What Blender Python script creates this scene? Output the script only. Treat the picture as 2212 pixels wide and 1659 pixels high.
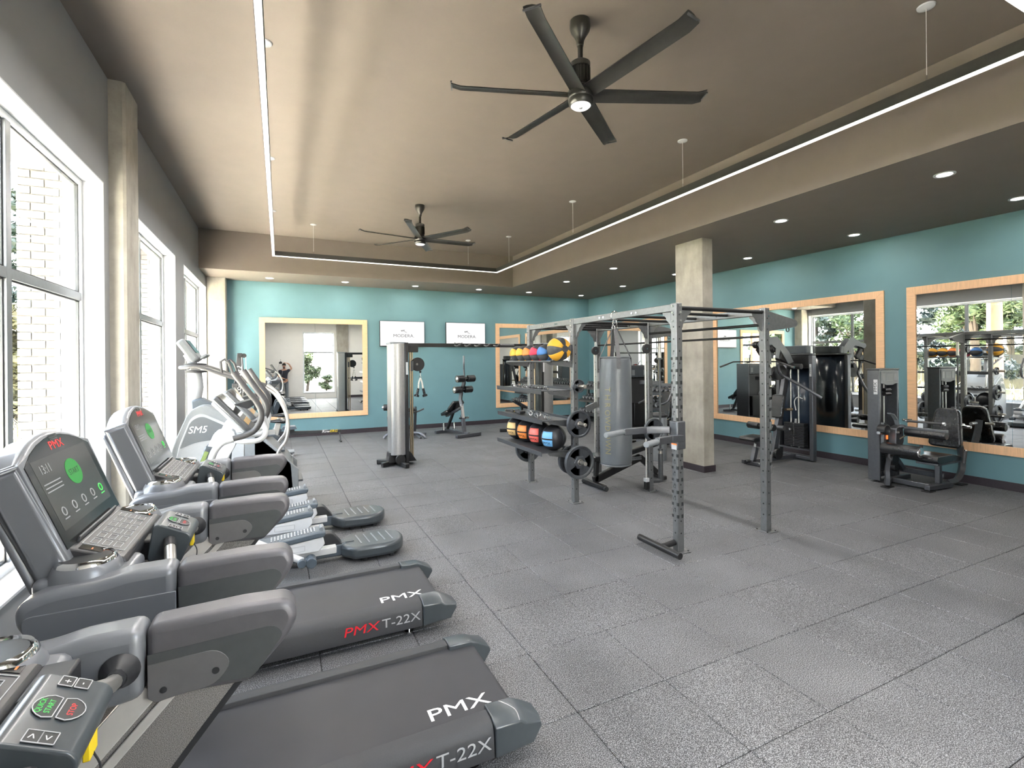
import bpy, bmesh, math, random
from mathutils import Vector, Matrix

random.seed(7)
for _o in list(bpy.data.objects):
    bpy.data.objects.remove(_o, do_unlink=True)
S = bpy.context.scene
COL = S.collection
PI = math.pi

# ------------------------------------------------------------------ camera
CAM_H = 1.85
YAW, ROLL, FPX, HY = 0.442332, -0.00933377, 1057.6, 779.12
_r0 = Vector((math.cos(YAW), -math.sin(YAW), 0)); _w = Vector((math.sin(YAW), math.cos(YAW), 0)); _u0 = Vector((0, 0, 1))
_r = _r0 * math.cos(ROLL) + _u0 * math.sin(ROLL)
_u = _u0 * math.cos(ROLL) - _r0 * math.sin(ROLL)
cam_d = bpy.data.cameras.new('camera')
cam_d.sensor_fit = 'HORIZONTAL'; cam_d.sensor_width = 36.0
cam_d.lens = 36.0 * FPX / 2212.0
cam_d.shift_y = -(829.5 - HY) / 2212.0
cam_d.clip_start = 0.05; cam_d.clip_end = 300
cam = bpy.data.objects.new('camera', cam_d); COL.objects.link(cam)
cam.matrix_world = Matrix(((_r.x, _u.x, -_w.x, 0), (_r.y, _u.y, -_w.y, 0), (_r.z, _u.z, -_w.z, CAM_H), (0, 0, 0, 1)))
S.camera = cam

# ------------------------------------------------------------------ world, sun, exposure
wd = bpy.data.worlds.new('sky'); S.world = wd; wd.use_nodes = True
_nt = wd.node_tree; _nt.nodes.clear()
_sky = _nt.nodes.new('ShaderNodeTexSky'); _sky.sky_type = 'NISHITA'; _sky.sun_disc = False
_sky.sun_elevation = math.radians(50); _sky.sun_rotation = math.radians(200); _sky.air_density = 1.0; _sky.dust_density = 2.0
_mix = _nt.nodes.new('ShaderNodeMixRGB'); _mix.blend_type = 'MIX'; _mix.inputs['Fac'].default_value = 0.55
_mix.inputs['Color2'].default_value = (9.0, 9.6, 10.4, 1)
_bg = _nt.nodes.new('ShaderNodeBackground'); _bg.inputs['Strength'].default_value = 0.75
_out = _nt.nodes.new('ShaderNodeOutputWorld')
_nt.links.new(_sky.outputs[0], _mix.inputs['Color1']); _nt.links.new(_mix.outputs[0], _bg.inputs['Color']); _nt.links.new(_bg.outputs[0], _out.inputs['Surface'])

sun_d = bpy.data.lights.new('sun', 'SUN'); sun_d.energy = 160.0; sun_d.angle = math.radians(0.6); sun_d.color = (1.0, 0.94, 0.84)
sun = bpy.data.objects.new('sun', sun_d); COL.objects.link(sun)
sun.location = (-6, -6, 12)
SUN_TO = Vector((-0.05, 0.58, 0.81)).normalized()
sun.rotation_euler = SUN_TO.to_track_quat('Z', 'Y').to_euler()

vs = S.view_settings
vs.view_transform = 'Standard'; vs.look = 'None'; vs.gamma = 1.0; vs.use_curve_mapping = False
vs.exposure = 2.05
S.display_settings.display_device = 'sRGB'
LAMP = 0.52           # one factor for all the room's lamps
cy = S.cycles
cy.max_bounces = 10; cy.diffuse_bounces = 5; cy.glossy_bounces = 4; cy.transmission_bounces = 6; cy.transparent_max_bounces = 12
cy.sample_clamp_indirect = 6.0; cy.caustics_reflective = False; cy.caustics_refractive = False
cy.use_denoising = True

# ------------------------------------------------------------------ materials (all procedural)
M = {}
def lin(h):
    h = h.lstrip('#'); o = []
    for i in (0, 2, 4):
        c = int(h[i:i+2], 16) / 255.0
        o.append(c / 12.92 if c <= 0.04045 else ((c + 0.055) / 1.055) ** 2.4)
    return tuple(o)
def mat(name, col, rough=0.5, metal=0.0, var=0.08, scale=30.0, bump=0.0, bscale=None, coat=0.0, spec=0.5, emit=None, estr=0.0, stretch=None):
    if isinstance(col, str): col = lin(col)
    m = bpy.data.materials.new(name); m.use_nodes = True
    nt = m.node_tree; b = nt.nodes['Principled BSDF']
    tc = nt.nodes.new('ShaderNodeTexCoord'); no = nt.nodes.new('ShaderNodeTexNoise')
    no.inputs['Scale'].default_value = scale; no.inputs['Detail'].default_value = 3.0
    src = tc.outputs['Object']
    if stretch:
        mp = nt.nodes.new('ShaderNodeMapping'); mp.inputs['Scale'].default_value = stretch
        nt.links.new(src, mp.inputs['Vector']); src = mp.outputs['Vector']
    nt.links.new(src, no.inputs['Vector'])
    rp = nt.nodes.new('ShaderNodeValToRGB')
    rp.color_ramp.elements[0].position = 0.3; rp.color_ramp.elements[1].position = 0.7
    rp.color_ramp.elements[0].color = tuple(c * (1 - var) for c in col) + (1,)
    rp.color_ramp.elements[1].color = tuple(min(1, c * (1 + var)) for c in col) + (1,)
    nt.links.new(no.outputs['Fac'], rp.inputs['Fac']); nt.links.new(rp.outputs['Color'], b.inputs['Base Color'])
    b.inputs['Roughness'].default_value = rough; b.inputs['Metallic'].default_value = metal
    b.inputs['Coat Weight'].default_value = coat; b.inputs['Specular IOR Level'].default_value = spec
    if bump:
        n2 = nt.nodes.new('ShaderNodeTexNoise'); n2.inputs['Scale'].default_value = bscale or scale * 4
        nt.links.new(src, n2.inputs['Vector'])
        bp = nt.nodes.new('ShaderNodeBump'); bp.inputs['Strength'].default_value = bump; bp.inputs['Distance'].default_value = 0.01
        nt.links.new(n2.outputs['Fac'], bp.inputs['Height']); nt.links.new(bp.outputs['Normal'], b.inputs['Normal'])
    if emit:
        b.inputs['Emission Color'].default_value = tuple(emit) + (1,); b.inputs['Emission Strength'].default_value = estr
    M[name] = m
    return m
def speckle(name, base, fleck, scale=260, amount=0.62, rough=0.85, big=0.25, bump=0.25, bigscale=1.6):
    m = bpy.data.materials.new(name); m.use_nodes = True; nt = m.node_tree; b = nt.nodes['Principled BSDF']
    tc = nt.nodes.new('ShaderNodeTexCoord'); geo = nt.nodes.new('ShaderNodeNewGeometry')
    n1 = nt.nodes.new('ShaderNodeTexNoise'); n1.inputs['Scale'].default_value = scale; n1.inputs['Detail'].default_value = 2.5; n1.inputs['Roughness'].default_value = 0.75
    n2 = nt.nodes.new('ShaderNodeTexNoise'); n2.inputs['Scale'].default_value = bigscale; n2.inputs['Detail'].default_value = 4
    nt.links.new(geo.outputs['Position'], n1.inputs['Vector']); nt.links.new(geo.outputs['Position'], n2.inputs['Vector'])
    r1 = nt.nodes.new('ShaderNodeValToRGB'); e = r1.color_ramp.elements
    e[0].position = amount - 0.13; e[1].position = amount + 0.04
    e[0].color = tuple(base) + (1,); e[1].color = tuple(fleck) + (1,)
    nt.links.new(n1.outputs['Fac'], r1.inputs['Fac'])
    r2 = nt.nodes.new('ShaderNodeValToRGB'); f = r2.color_ramp.elements
    f[0].position = 0.3; f[1].position = 0.7; f[0].color = (1 - big,) * 3 + (1,); f[1].color = (1, 1, 1, 1)
    nt.links.new(n2.outputs['Fac'], r2.inputs['Fac'])
    mx = nt.nodes.new('ShaderNodeMixRGB'); mx.blend_type = 'MULTIPLY'; mx.inputs['Fac'].default_value = 1
    nt.links.new(r1.outputs['Color'], mx.inputs['Color1']); nt.links.new(r2.outputs['Color'], mx.inputs['Color2'])
    nt.links.new(mx.outputs['Color'], b.inputs['Base Color']); b.inputs['Roughness'].default_value = rough
    bp = nt.nodes.new('ShaderNodeBump'); bp.inputs['Strength'].default_value = bump; bp.inputs['Distance'].default_value = 0.004
    nt.links.new(n1.outputs['Fac'], bp.inputs['Height']); nt.links.new(bp.outputs['Normal'], b.inputs['Normal'])
    M[name] = m; return m
def concrete(name, col, dark):
    m = bpy.data.materials.new(name); m.use_nodes = True; nt = m.node_tree; b = nt.nodes['Principled BSDF']
    tc = nt.nodes.new('ShaderNodeTexCoord')
    n1 = nt.nodes.new('ShaderNodeTexNoise'); n1.inputs['Scale'].default_value = 2.2; n1.inputs['Detail'].default_value = 8; n1.inputs['Roughness'].default_value = 0.65
    mp = nt.nodes.new('ShaderNodeMapping'); mp.inputs['Scale'].default_value = (10, 10, 2.2)
    n2 = nt.nodes.new('ShaderNodeTexNoise'); n2.inputs['Scale'].default_value = 1.0; n2.inputs['Detail'].default_value = 5
    vo = nt.nodes.new('ShaderNodeTexVoronoi'); vo.inputs['Scale'].default_value = 16
    nt.links.new(tc.outputs['Object'], n1.inputs['Vector']); nt.links.new(tc.outputs['Object'], mp.inputs['Vector']); nt.links.new(mp.outputs['Vector'], n2.inputs['Vector'])
    nt.links.new(tc.outputs['Object'], vo.inputs['Vector'])
    mx = nt.nodes.new('ShaderNodeMixRGB'); mx.inputs['Fac'].default_value = 0.28
    nt.links.new(n1.outputs['Fac'], mx.inputs['Color1']); nt.links.new(n2.outputs['Fac'], mx.inputs['Color2'])
    r = nt.nodes.new('ShaderNodeValToRGB'); e = r.color_ramp.elements
    e[0].position = 0.32; e[1].position = 0.62; e[0].color = tuple(dark) + (1,); e[1].color = tuple(col) + (1,)
    nt.links.new(mx.outputs['Color'], r.inputs['Fac'])
    pits = nt.nodes.new('ShaderNodeValToRGB'); p = pits.color_ramp.elements
    p[0].position = 0.03; p[1].position = 0.07; p[0].color = (0.55, 0.55, 0.55, 1); p[1].color = (1, 1, 1, 1)
    nt.links.new(vo.outputs['Distance'], pits.inputs['Fac'])
    m2 = nt.nodes.new('ShaderNodeMixRGB'); m2.blend_type = 'MULTIPLY'; m2.inputs['Fac'].default_value = 1
    nt.links.new(r.outputs['Color'], m2.inputs['Color1']); nt.links.new(pits.outputs['Color'], m2.inputs['Color2'])
    nt.links.new(m2.outputs['Color'], b.inputs['Base Color']); b.inputs['Roughness'].default_value = 0.8
    bp = nt.nodes.new('ShaderNodeBump'); bp.inputs['Strength'].default_value = 0.2; bp.inputs['Distance'].default_value = 0.01
    nt.links.new(n1.outputs['Fac'], bp.inputs['Height']); nt.links.new(bp.outputs['Normal'], b.inputs['Normal'])
    M[name] = m; return m
def emitter(name, col, strength):
    m = bpy.data.materials.new(name); m.use_nodes = True; nt = m.node_tree
    b = nt.nodes['Principled BSDF']; b.inputs['Base Color'].default_value = ((0.8, 0.8, 0.8, 1) if strength > 0.45 else tuple(c * 0.12 for c in col) + (1,))
    b.inputs['Emission Color'].default_value = tuple(col) + (1,); b.inputs['Emission Strength'].default_value = strength
    M[name] = m; return m
def glass(name, tint=(0.97, 0.985, 0.98)):
    m = bpy.data.materials.new(name); m.use_nodes = True; nt = m.node_tree; nt.nodes.clear()
    o = nt.nodes.new('ShaderNodeOutputMaterial'); t = nt.nodes.new('ShaderNodeBsdfTransparent'); g = nt.nodes.new('ShaderNodeBsdfGlossy')
    fr = nt.nodes.new('ShaderNodeFresnel'); fr.inputs['IOR'].default_value = 1.45; mx = nt.nodes.new('ShaderNodeMixShader')
    t.inputs['Color'].default_value = tuple(tint) + (1,); g.inputs['Roughness'].default_value = 0.0; g.inputs['Color'].default_value = (0.9, 0.93, 0.95, 1)
    ge = nt.nodes.new('ShaderNodeNewGeometry'); inv = nt.nodes.new('ShaderNodeMath'); inv.operation = 'SUBTRACT'; inv.inputs[0].default_value = 0.7
    mu = nt.nodes.new('ShaderNodeMath'); mu.operation = 'MULTIPLY'; mu.use_clamp = True      # only the outer faces reflect
    nt.links.new(ge.outputs['Backfacing'], inv.inputs[1]); nt.links.new(inv.outputs[0], mu.inputs[0]); nt.links.new(fr.outputs[0], mu.inputs[1])
    nt.links.new(mu.outputs[0], mx.inputs[0]); nt.links.new(t.outputs[0], mx.inputs[1]); nt.links.new(g.outputs[0], mx.inputs[2]); nt.links.new(mx.outputs[0], o.inputs['Surface'])
    M[name] = m; return m
def mirror_mat(name):
    m = bpy.data.materials.new(name); m.use_nodes = True; b = m.node_tree.nodes['Principled BSDF']
    b.inputs['Base Color'].default_value = (0.86, 0.88, 0.865, 1); b.inputs['Metallic'].default_value = 1; b.inputs['Roughness'].default_value = 0.0
    M[name] = m; return m

mat('teal', (0.128, 0.252, 0.285), 0.62, var=0.03, scale=3, bump=0.03, bscale=260)
mat('taupe', (0.158, 0.134, 0.112), 0.62, var=0.03, scale=4, bump=0.03, bscale=240)
mat('light_wall', (0.27, 0.278, 0.283), 0.7, var=0.02, scale=4, bump=0.03, bscale=240)
mat('pale_wall', (0.80, 0.785, 0.745), 0.7, var=0.02, scale=4, bump=0.03, bscale=240)
mat('white_paint', (0.62, 0.63, 0.65), 0.55, var=0.02, scale=8)
mat('baseboard', (0.035, 0.027, 0.033), 0.45, var=0.1)
mat('aluminium', (0.20, 0.21, 0.22), 0.38, metal=0.7, var=0.05)
mat('aluminium_pale', (0.62, 0.64, 0.66), 0.4, metal=0.3, var=0.04)
mat('gasket', (0.02, 0.022, 0.024), 0.5)
speckle('rubber_floor', (0.026, 0.027, 0.030), (0.40, 0.405, 0.42), scale=200, amount=0.595, rough=0.60, big=0.28)
mat('floor_joint', (0.03, 0.03, 0.03), 0.9)
concrete('concrete', (0.44, 0.415, 0.36), (0.26, 0.242, 0.20))
mat('maple', (0.80, 0.50, 0.29), 0.45, var=0.10, scale=6, stretch=(1, 1, 12))
mat('maple_h', (0.80, 0.50, 0.29), 0.45, var=0.10, scale=6, stretch=(14, 14, 1))
mirror_mat('mirror'); glass('glass')
mat('black_metal', (0.018, 0.018, 0.019), 0.38, metal=0.4, var=0.1, coat=0.15)
mat('satin_black', (0.022, 0.021, 0.019), 0.36, metal=0.2, var=0.1)
mat('black_plastic', (0.022, 0.023, 0.026), 0.42, var=0.1)
mat('dark_slate', (0.045, 0.055, 0.066), 0.38, var=0.08)
mat('steel_grey', (0.10, 0.105, 0.112), 0.36, metal=0.55, var=0.08)
mat('rig_grey', (0.25, 0.255, 0.262), 0.38, metal=0.85, var=0.08)
mat('machine_grey', (0.14, 0.145, 0.16), 0.38, metal=0.8, var=0.06)
mat('tower_silver', (0.42, 0.42, 0.42), 0.34, metal=0.8, var=0.05)
mat('shell_grey', (0.165, 0.175, 0.195), 0.38, metal=0.25, var=0.03, scale=6, coat=0.2)
mat('arm_top', (0.115, 0.113, 0.124), 0.42, metal=0.35, var=0.05, bump=0.08, bscale=600)
mat('arm_panel', (0.075, 0.082, 0.086), 0.45, metal=0.35, var=0.05)
mat('arm_plate', (0.15, 0.15, 0.155), 0.42, metal=0.4, var=0.04)
speckle('upright_finish', (0.085, 0.08, 0.078), (0.30, 0.29, 0.28), scale=520, amount=0.56, rough=0.6, big=0.1, bump=0.1)
mat('silver', (0.62, 0.61, 0.59), 0.36, metal=0.95, var=0.03)
mat('trim_silver', (0.74, 0.72, 0.69), 0.32, metal=0.55, var=0.03)
mat('chrome', (0.85, 0.86, 0.87), 0.08, metal=1.0, var=0.01)
mat('worn_steel', (0.62, 0.59, 0.54), 0.28, metal=0.95, var=0.06)
mat('gold_steel', (0.55, 0.44, 0.30), 0.28, metal=0.95, var=0.06)
mat('belt', (0.030, 0.031, 0.037), 0.55, var=0.08, scale=5, bump=0.12, bscale=900)
mat('rail_fabric', (0.038, 0.040, 0.045), 0.6, var=0.12, scale=300, bump=0.2, bscale=900)
mat('cap_plastic', (0.050, 0.060, 0.068), 0.3, var=0.05, coat=0.2)
mat('screen_glass', (0.012, 0.013, 0.014), 0.12, var=0.05, spec=0.3)
mat('white_print', (0.85, 0.85, 0.86), 0.5, var=0.02)
mat('grey_print', (0.42, 0.43, 0.45), 0.5, var=0.03)
mat('red_print', (0.72, 0.015, 0.03), 0.45, var=0.03)
mat('yellow_print', (0.85, 0.62, 0.02), 0.45, var=0.03)
mat('lime_print', (0.70, 0.80, 0.02), 0.45, var=0.03)
mat('white_gloss', (0.58, 0.59, 0.61), 0.25, var=0.02, coat=0.4)
mat('off_white', (0.36, 0.375, 0.39), 0.35, var=0.03)
mat('pale_grey', (0.20, 0.215, 0.23), 0.4, var=0.04)
mat('mid_blue_grey', (0.070, 0.090, 0.112), 0.42, var=0.06)
mat('grip_rubber', (0.055, 0.054, 0.056), 0.5, var=0.1, bump=0.1, bscale=500)
mat('vinyl', (0.014, 0.015, 0.017), 0.27, var=0.08, bump=0.08, bscale=300, coat=0.1)
mat('bag_vinyl', (0.095, 0.105, 0.115), 0.36, var=0.06, scale=8, bump=0.25, bscale=14)
mat('strap', (0.10, 0.10, 0.105), 0.7, var=0.1)
mat('ball_black', (0.022, 0.022, 0.026), 0.32, var=0.08, bump=0.06, bscale=200)
mat('ball_charcoal', (0.06, 0.062, 0.068), 0.55, var=0.08, bump=0.1, bscale=300)
mat('amber', (0.86, 0.44, 0.04), 0.5, var=0.04); mat('orange', (0.85, 0.25, 0.05), 0.5, var=0.04)
mat('crimson', (0.60, 0.03, 0.08), 0.5, var=0.04); mat('coral', (0.82, 0.13, 0.10), 0.45, var=0.04)
mat('blue', (0.06, 0.20, 0.52), 0.5, var=0.04); mat('sky_blue', (0.16, 0.42, 0.72), 0.45, var=0.04)
mat('tan', (0.80, 0.52, 0.22), 0.45, var=0.04)
mat('plate_iron', (0.12, 0.13, 0.145), 0.42, metal=0.75, var=0.1, bump=0.1, bscale=200)
mat('hex_head', (0.42, 0.42, 0.43), 0.42, metal=0.3, var=0.1)
mat('weight_stack', (0.028, 0.029, 0.032), 0.45, metal=0.3, var=0.1)
mat('shroud', (0.035, 0.05, 0.075), 0.22, var=0.05, coat=0.3)
mat('tv_black', (0.01, 0.01, 0.01), 0.3); emitter('tv_screen', (1.0, 1.0, 1.0), 0.235)
mat('label_green', (0.16, 0.22, 0.07), 0.5)
mat('ink', (0.01, 0.01, 0.012), 0.6)
emitter('lens', (1.0, 0.96, 0.90), 0.46); emitter('downlight_lens', (1.0, 0.96, 0.90), 4.0); emitter('fan_lens', (1.0, 0.98, 0.95), 0.30)
emitter('led_green', (0.05, 0.8, 0.1), 0.3); emitter('led_red', (0.9, 0.03, 0.03), 0.35); emitter('glow_orange', (1.0, 0.22, 0.05), 0.35)  # orange glow is built into the colour of the printed warning labels
emitter('start_green', (0.03, 0.50, 0.07), 0.13)
emitter('led_grey', (0.6, 0.62, 0.62), 0.12)
mat('brick', (0.075, 0.074, 0.078), 0.8, var=0.12, scale=9, bump=0.2, bscale=60)
mat('white_brick', (0.13, 0.128, 0.125), 0.85, var=0.06, scale=9)
mat('mortar', (0.11, 0.103, 0.09), 0.9, var=0.08)
mat('soffit_paint', (0.30, 0.31, 0.32), 0.7)
mat('paving', (0.62, 0.59, 0.55), 0.9, var=0.10, scale=1.5)
mat('lawn', (0.10, 0.10, 0.05), 0.9, var=0.3, scale=3)
mat('leaf_deep', (0.0048, 0.0132, 0.0048), 0.55, var=0.4, scale=1.3)
mat('leaf_bright', (0.0180, 0.0330, 0.0060), 0.55, var=0.4, scale=1.5)
mat('leaf_blue', (0.0072, 0.0156, 0.0144), 0.55, var=0.35, scale=1.3)
mat('leaf_gold', (0.0330, 0.0312, 0.0072), 0.6, var=0.35, scale=1.5)
mat('bark', (0.03, 0.021, 0.015), 0.9, var=0.3, scale=12, stretch=(6, 6, 0.7), bump=0.4, bscale=20)
mat('pole_wood', (0.11, 0.055, 0.025), 0.8, var=0.28, scale=9, stretch=(5, 5, 0.5), bump=0.3, bscale=18)
mat('fence_wood', (0.08, 0.07, 0.06), 0.85, var=0.2, scale=8, stretch=(5, 5, 0.6))
mat('roof_white', (0.62, 0.63, 0.63), 0.7); mat('siding', (0.14, 0.145, 0.135), 0.8)
mat('skin', (0.55, 0.30, 0.20), 0.5, var=0.05); mat('navy_cloth', (0.018, 0.02, 0.032), 0.85, var=0.1)
mat('denim', (0.16, 0.18, 0.20), 0.85, var=0.12, scale=20); mat('hair', (0.02, 0.014, 0.01), 0.6)
mat('cable_white', (0.75, 0.75, 0.75), 0.5); mat('rope', (0.70, 0.68, 0.62), 0.8, var=0.1)

# ------------------------------------------------------------------ object helpers
def tag(o, label=None, cat=None, group=None, kind=None):
    if label: o['label'] = label
    if cat: o['category'] = cat
    if group: o['group'] = group
    if kind: o['kind'] = kind
    return o
def thing(name, label, cat, loc=(0, 0, 0), group=None, kind=None):
    o = bpy.data.objects.new(name, None); COL.objects.link(o)
    o.empty_display_size = 0.1; o.location = loc
    return tag(o, label, cat, group, kind)
def top(o):
    while o.parent is not None: o = o.parent
    return o
def copy_tree(o, parent=None):
    c = o.copy(); COL.objects.link(c); c.parent = parent
    for k in ('label', 'category', 'group'):
        if k in c and parent is None: del c[k]
    for ch in list(o.children): copy_tree(ch, c)
    return c

def V(*a): return Vector(a)
def frame_of(d, up=None):
    d = d.normalized()
    up = Vector(up) if up is not None else (Vector((0, 0, 1)) if abs(d.z) < 0.95 else Vector((1, 0, 0)))
    x = d.cross(up)
    if x.length < 1e-5: x = d.cross(Vector((0, 1, 0)))
    x.normalize(); y = x.cross(d).normalized()
    return x, y, d
def rounded(poly, r, n=4):
    out = []; N = len(poly)
    for i in range(N):
        p0, p1, p2 = Vector(poly[i - 1]), Vector(poly[i]), Vector(poly[(i + 1) % N])
        rr = r[i] if isinstance(r, (list, tuple)) else r
        a = (p0 - p1); b = (p2 - p1)
        if rr <= 0 or a.length < 1e-6 or b.length < 1e-6: out.append(tuple(p1)); continue
        t = min(rr, a.length * 0.48, b.length * 0.48)
        s = p1 + a.normalized() * t; e = p1 + b.normalized() * t
        for k in range(n + 1):
            u = k / n; q = s * (1 - u) ** 2 + p1 * 2 * u * (1 - u) + e * u ** 2
            out.append(tuple(q))
    return out
def catmull(pts, sub=6):
    P = [Vector(p) for p in pts]; out = []
    for i in range(len(P) - 1):
        p0 = P[i - 1] if i > 0 else P[i] * 2 - P[i + 1]
        p1, p2 = P[i], P[i + 1]
        p3 = P[i + 2] if i + 2 < len(P) else P[i + 1] * 2 - P[i]
        for k in range(sub):
            t = k / sub
            out.append(0.5 * ((2 * p1) + (p2 - p0) * t + (2 * p0 - 5 * p1 + 4 * p2 - p3) * t * t + (3 * p1 - p0 - 3 * p2 + p3) * t ** 3))
    out.append(P[-1]); return out

class MB:
    def __init__(self): self.v = []; self.f = []
    def add(self, vs, fs):
        o = len(self.v); self.v += [Vector(p) for p in vs]; self.f += [tuple(i + o for i in f) for f in fs]; return self
    def box(self, p0, p1):
        x0, y0, z0 = [min(a, b) for a, b in zip(p0, p1)]; x1, y1, z1 = [max(a, b) for a, b in zip(p0, p1)]
        return self.add([(x0, y0, z0), (x1, y0, z0), (x1, y1, z0), (x0, y1, z0), (x0, y0, z1), (x1, y0, z1), (x1, y1, z1), (x0, y1, z1)],
                        [(0, 3, 2, 1), (4, 5, 6, 7), (0, 1, 5, 4), (1, 2, 6, 5), (2, 3, 7, 6), (3, 0, 4, 7)])
    def beam(self, p, q, w, h, up=None):
        p, q = Vector(p), Vector(q); x, y, d = frame_of(q - p, up)
        vs = []
        for c in (p, q):
            for sx, sy in ((-1, -1), (1, -1), (1, 1), (-1, 1)): vs.append(c + x * (sx * w / 2) + y * (sy * h / 2))
        return self.add(vs, [(3, 2, 1, 0), (4, 5, 6, 7), (0, 1, 5, 4), (1, 2, 6, 5), (2, 3, 7, 6), (3, 0, 4, 7)])
    def cyl(self, p, q, r, r2=None, n=16):
        return self.rings([(p, r), (q, r if r2 is None else r2)], n)
    def rings(self, pr, n=12, cap=True, sy=1.0, up=None):
        P = [Vector(p) for p, _ in pr]; N = len(P); vs = []; x = None
        for i in range(N):
            d = (P[min(i + 1, N - 1)] - P[max(i - 1, 0)])
            if d.length < 1e-9: d = Vector((0, 0, 1))
            d.normalize()
            if x is None: x, y, _ = frame_of(d, up)
            else:
                x = x - d * x.dot(d)
                if x.length < 1e-6: x, y, _ = frame_of(d, up)
                x.normalize(); y = x.cross(d).normalized()
            for k in range(n):
                a = 2 * PI * k / n; vs.append(P[i] + x * (math.cos(a) * pr[i][1]) + y * (math.sin(a) * pr[i][1] * sy))
        fs = []
        for i in range(N - 1):
            for k in range(n):
                k2 = (k + 1) % n; fs.append((i * n + k, i * n + k2, (i + 1) * n + k2, (i + 1) * n + k))
        if cap:
            fs.append(tuple(range(n - 1, -1, -1))); fs.append(tuple((N - 1) * n + k for k in range(n)))
        return self.add(vs, fs)
    def tube(self, pts, r, n=10, sub=6, smooth=True):
        P = catmull(pts, sub) if smooth and len(pts) > 2 else [Vector(p) for p in pts]
        return self.rings([(p, r) for p in P], n)
    def lathe(self, prof, o, d=(0, 0, 1), n=24):
        o = Vector(o); x, y, d = frame_of(Vector(d)); vs = []; fs = []; L = len(prof)
        for r, h in prof:
            for k in range(n):
                a = 2 * PI * k / n; vs.append(o + d * h + x * (math.cos(a) * r) + y * (math.sin(a) * r))
        for i in range(L - 1):
            for k in range(n):
                k2 = (k + 1) % n; fs.append((i * n + k, i * n + k2, (i + 1) * n + k2, (i + 1) * n + k))
        if prof[0][0] > 1e-6: fs.append(tuple(range(n - 1, -1, -1)))
        if prof[-1][0] > 1e-6: fs.append(tuple((L - 1) * n + k for k in range(n)))
        return self.add(vs, fs)
    def ring(self, o, d, R, r, n=28, m=8, a0=0.0, a1=2 * PI):
        o = Vector(o); x, y, d = frame_of(Vector(d)); closed = abs(a1 - a0 - 2 * PI) < 1e-6
        cnt = n if closed else n + 1; vs = []; fs = []
        for i in range(cnt):
            a = a0 + (a1 - a0) * i / n; c = x * math.cos(a) + y * math.sin(a)
            for k in range(m):
                b = 2 * PI * k / m; vs.append(o + c * (R + r * math.cos(b)) + d * (r * math.sin(b)))
        for i in range(n if closed else cnt - 1):
            j = (i + 1) % cnt
            for k in range(m):
                k2 = (k + 1) % m; fs.append((i * m + k, j * m + k, j * m + k2, i * m + k2))
        return self.add(vs, fs)
    def prism(self, poly, plane, a, b):
        n = len(poly)
        def pt(p, t):
            if plane == 'xz': return (p[0], t, p[1])
            if plane == 'yz': return (t, p[0], p[1])
            return (p[0], p[1], t)
        vs = [pt(p, a) for p in poly] + [pt(p, b) for p in poly]
        fs = [tuple(range(n - 1, -1, -1)), tuple(range(n, 2 * n))] + [(i, (i + 1) % n, n + (i + 1) % n, n + i) for i in range(n)]
        return self.add(vs, fs)
    def slab(self, poly, o, ex, ey, t0, t1):
        o, ex, ey = Vector(o), Vector(ex).normalized(), Vector(ey).normalized(); ez = ex.cross(ey)
        n = len(poly); vs = [o + ex * p[0] + ey * p[1] + ez * t for t in (t0, t1) for p in poly]
        fs = [tuple(range(n - 1, -1, -1)), tuple(range(n, 2 * n))] + [(i, (i + 1) % n, n + (i + 1) % n, n + i) for i in range(n)]
        return self.add(vs, fs)
    def frame_slab(self, x0, y0, x1, y1, w, o, ex, ey, t0, t1):
        for a in ((x0, y0, x1, y0 + w), (x0, y1 - w, x1, y1), (x0, y0 + w, x0 + w, y1 - w), (x1 - w, y0 + w, x1, y1 - w)):
            self.slab([(a[0], a[1]), (a[2], a[1]), (a[2], a[3]), (a[0], a[3])], o, ex, ey, t0, t1)
        return self
    def ball(self, c, r, n=16, m=10, s=(1, 1, 1)):
        c = Vector(c); vs = [c + Vector((0, 0, -r * s[2]))]; fs = []
        for i in range(1, m):
            t = PI * i / m
            for k in range(n):
                a = 2 * PI * k / n; vs.append(c + Vector((math.sin(t) * math.cos(a) * r * s[0], math.sin(t) * math.sin(a) * r * s[1], -math.cos(t) * r * s[2])))
        vs.append(c + Vector((0, 0, r * s[2]))); L = len(vs) - 1
        for k in range(n):
            k2 = (k + 1) % n; fs.append((0, 1 + k2, 1 + k)); fs.append((L, 1 + (m - 2) * n + k, 1 + (m - 2) * n + k2))
        for i in range(m - 2):
            for k in range(n):
                k2 = (k + 1) % n; fs.append((1 + i * n + k, 1 + i * n + k2, 1 + (i + 1) * n + k2, 1 + (i + 1) * n + k))
        return self.add(vs, fs)
    def mesh(self, name, m, off=(0, 0, 0), smooth=True, ang=40):
        off = Vector(off); me = bpy.data.meshes.new(name)
        me.from_pydata([tuple(p - off) for p in self.v], [], self.f); me.validate(); me.update()
        bm = bmesh.new(); bm.from_mesh(me); bmesh.ops.recalc_face_normals(bm, faces=bm.faces[:]); bm.to_mesh(me); bm.free()
        if smooth:
            me.shade_smooth()
            me.set_sharp_from_angle(angle=math.radians(ang))
        for mm in (m if isinstance(m, (list, tuple)) else [m]): me.materials.append(M[mm] if isinstance(mm, str) else mm)
        return me
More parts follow.
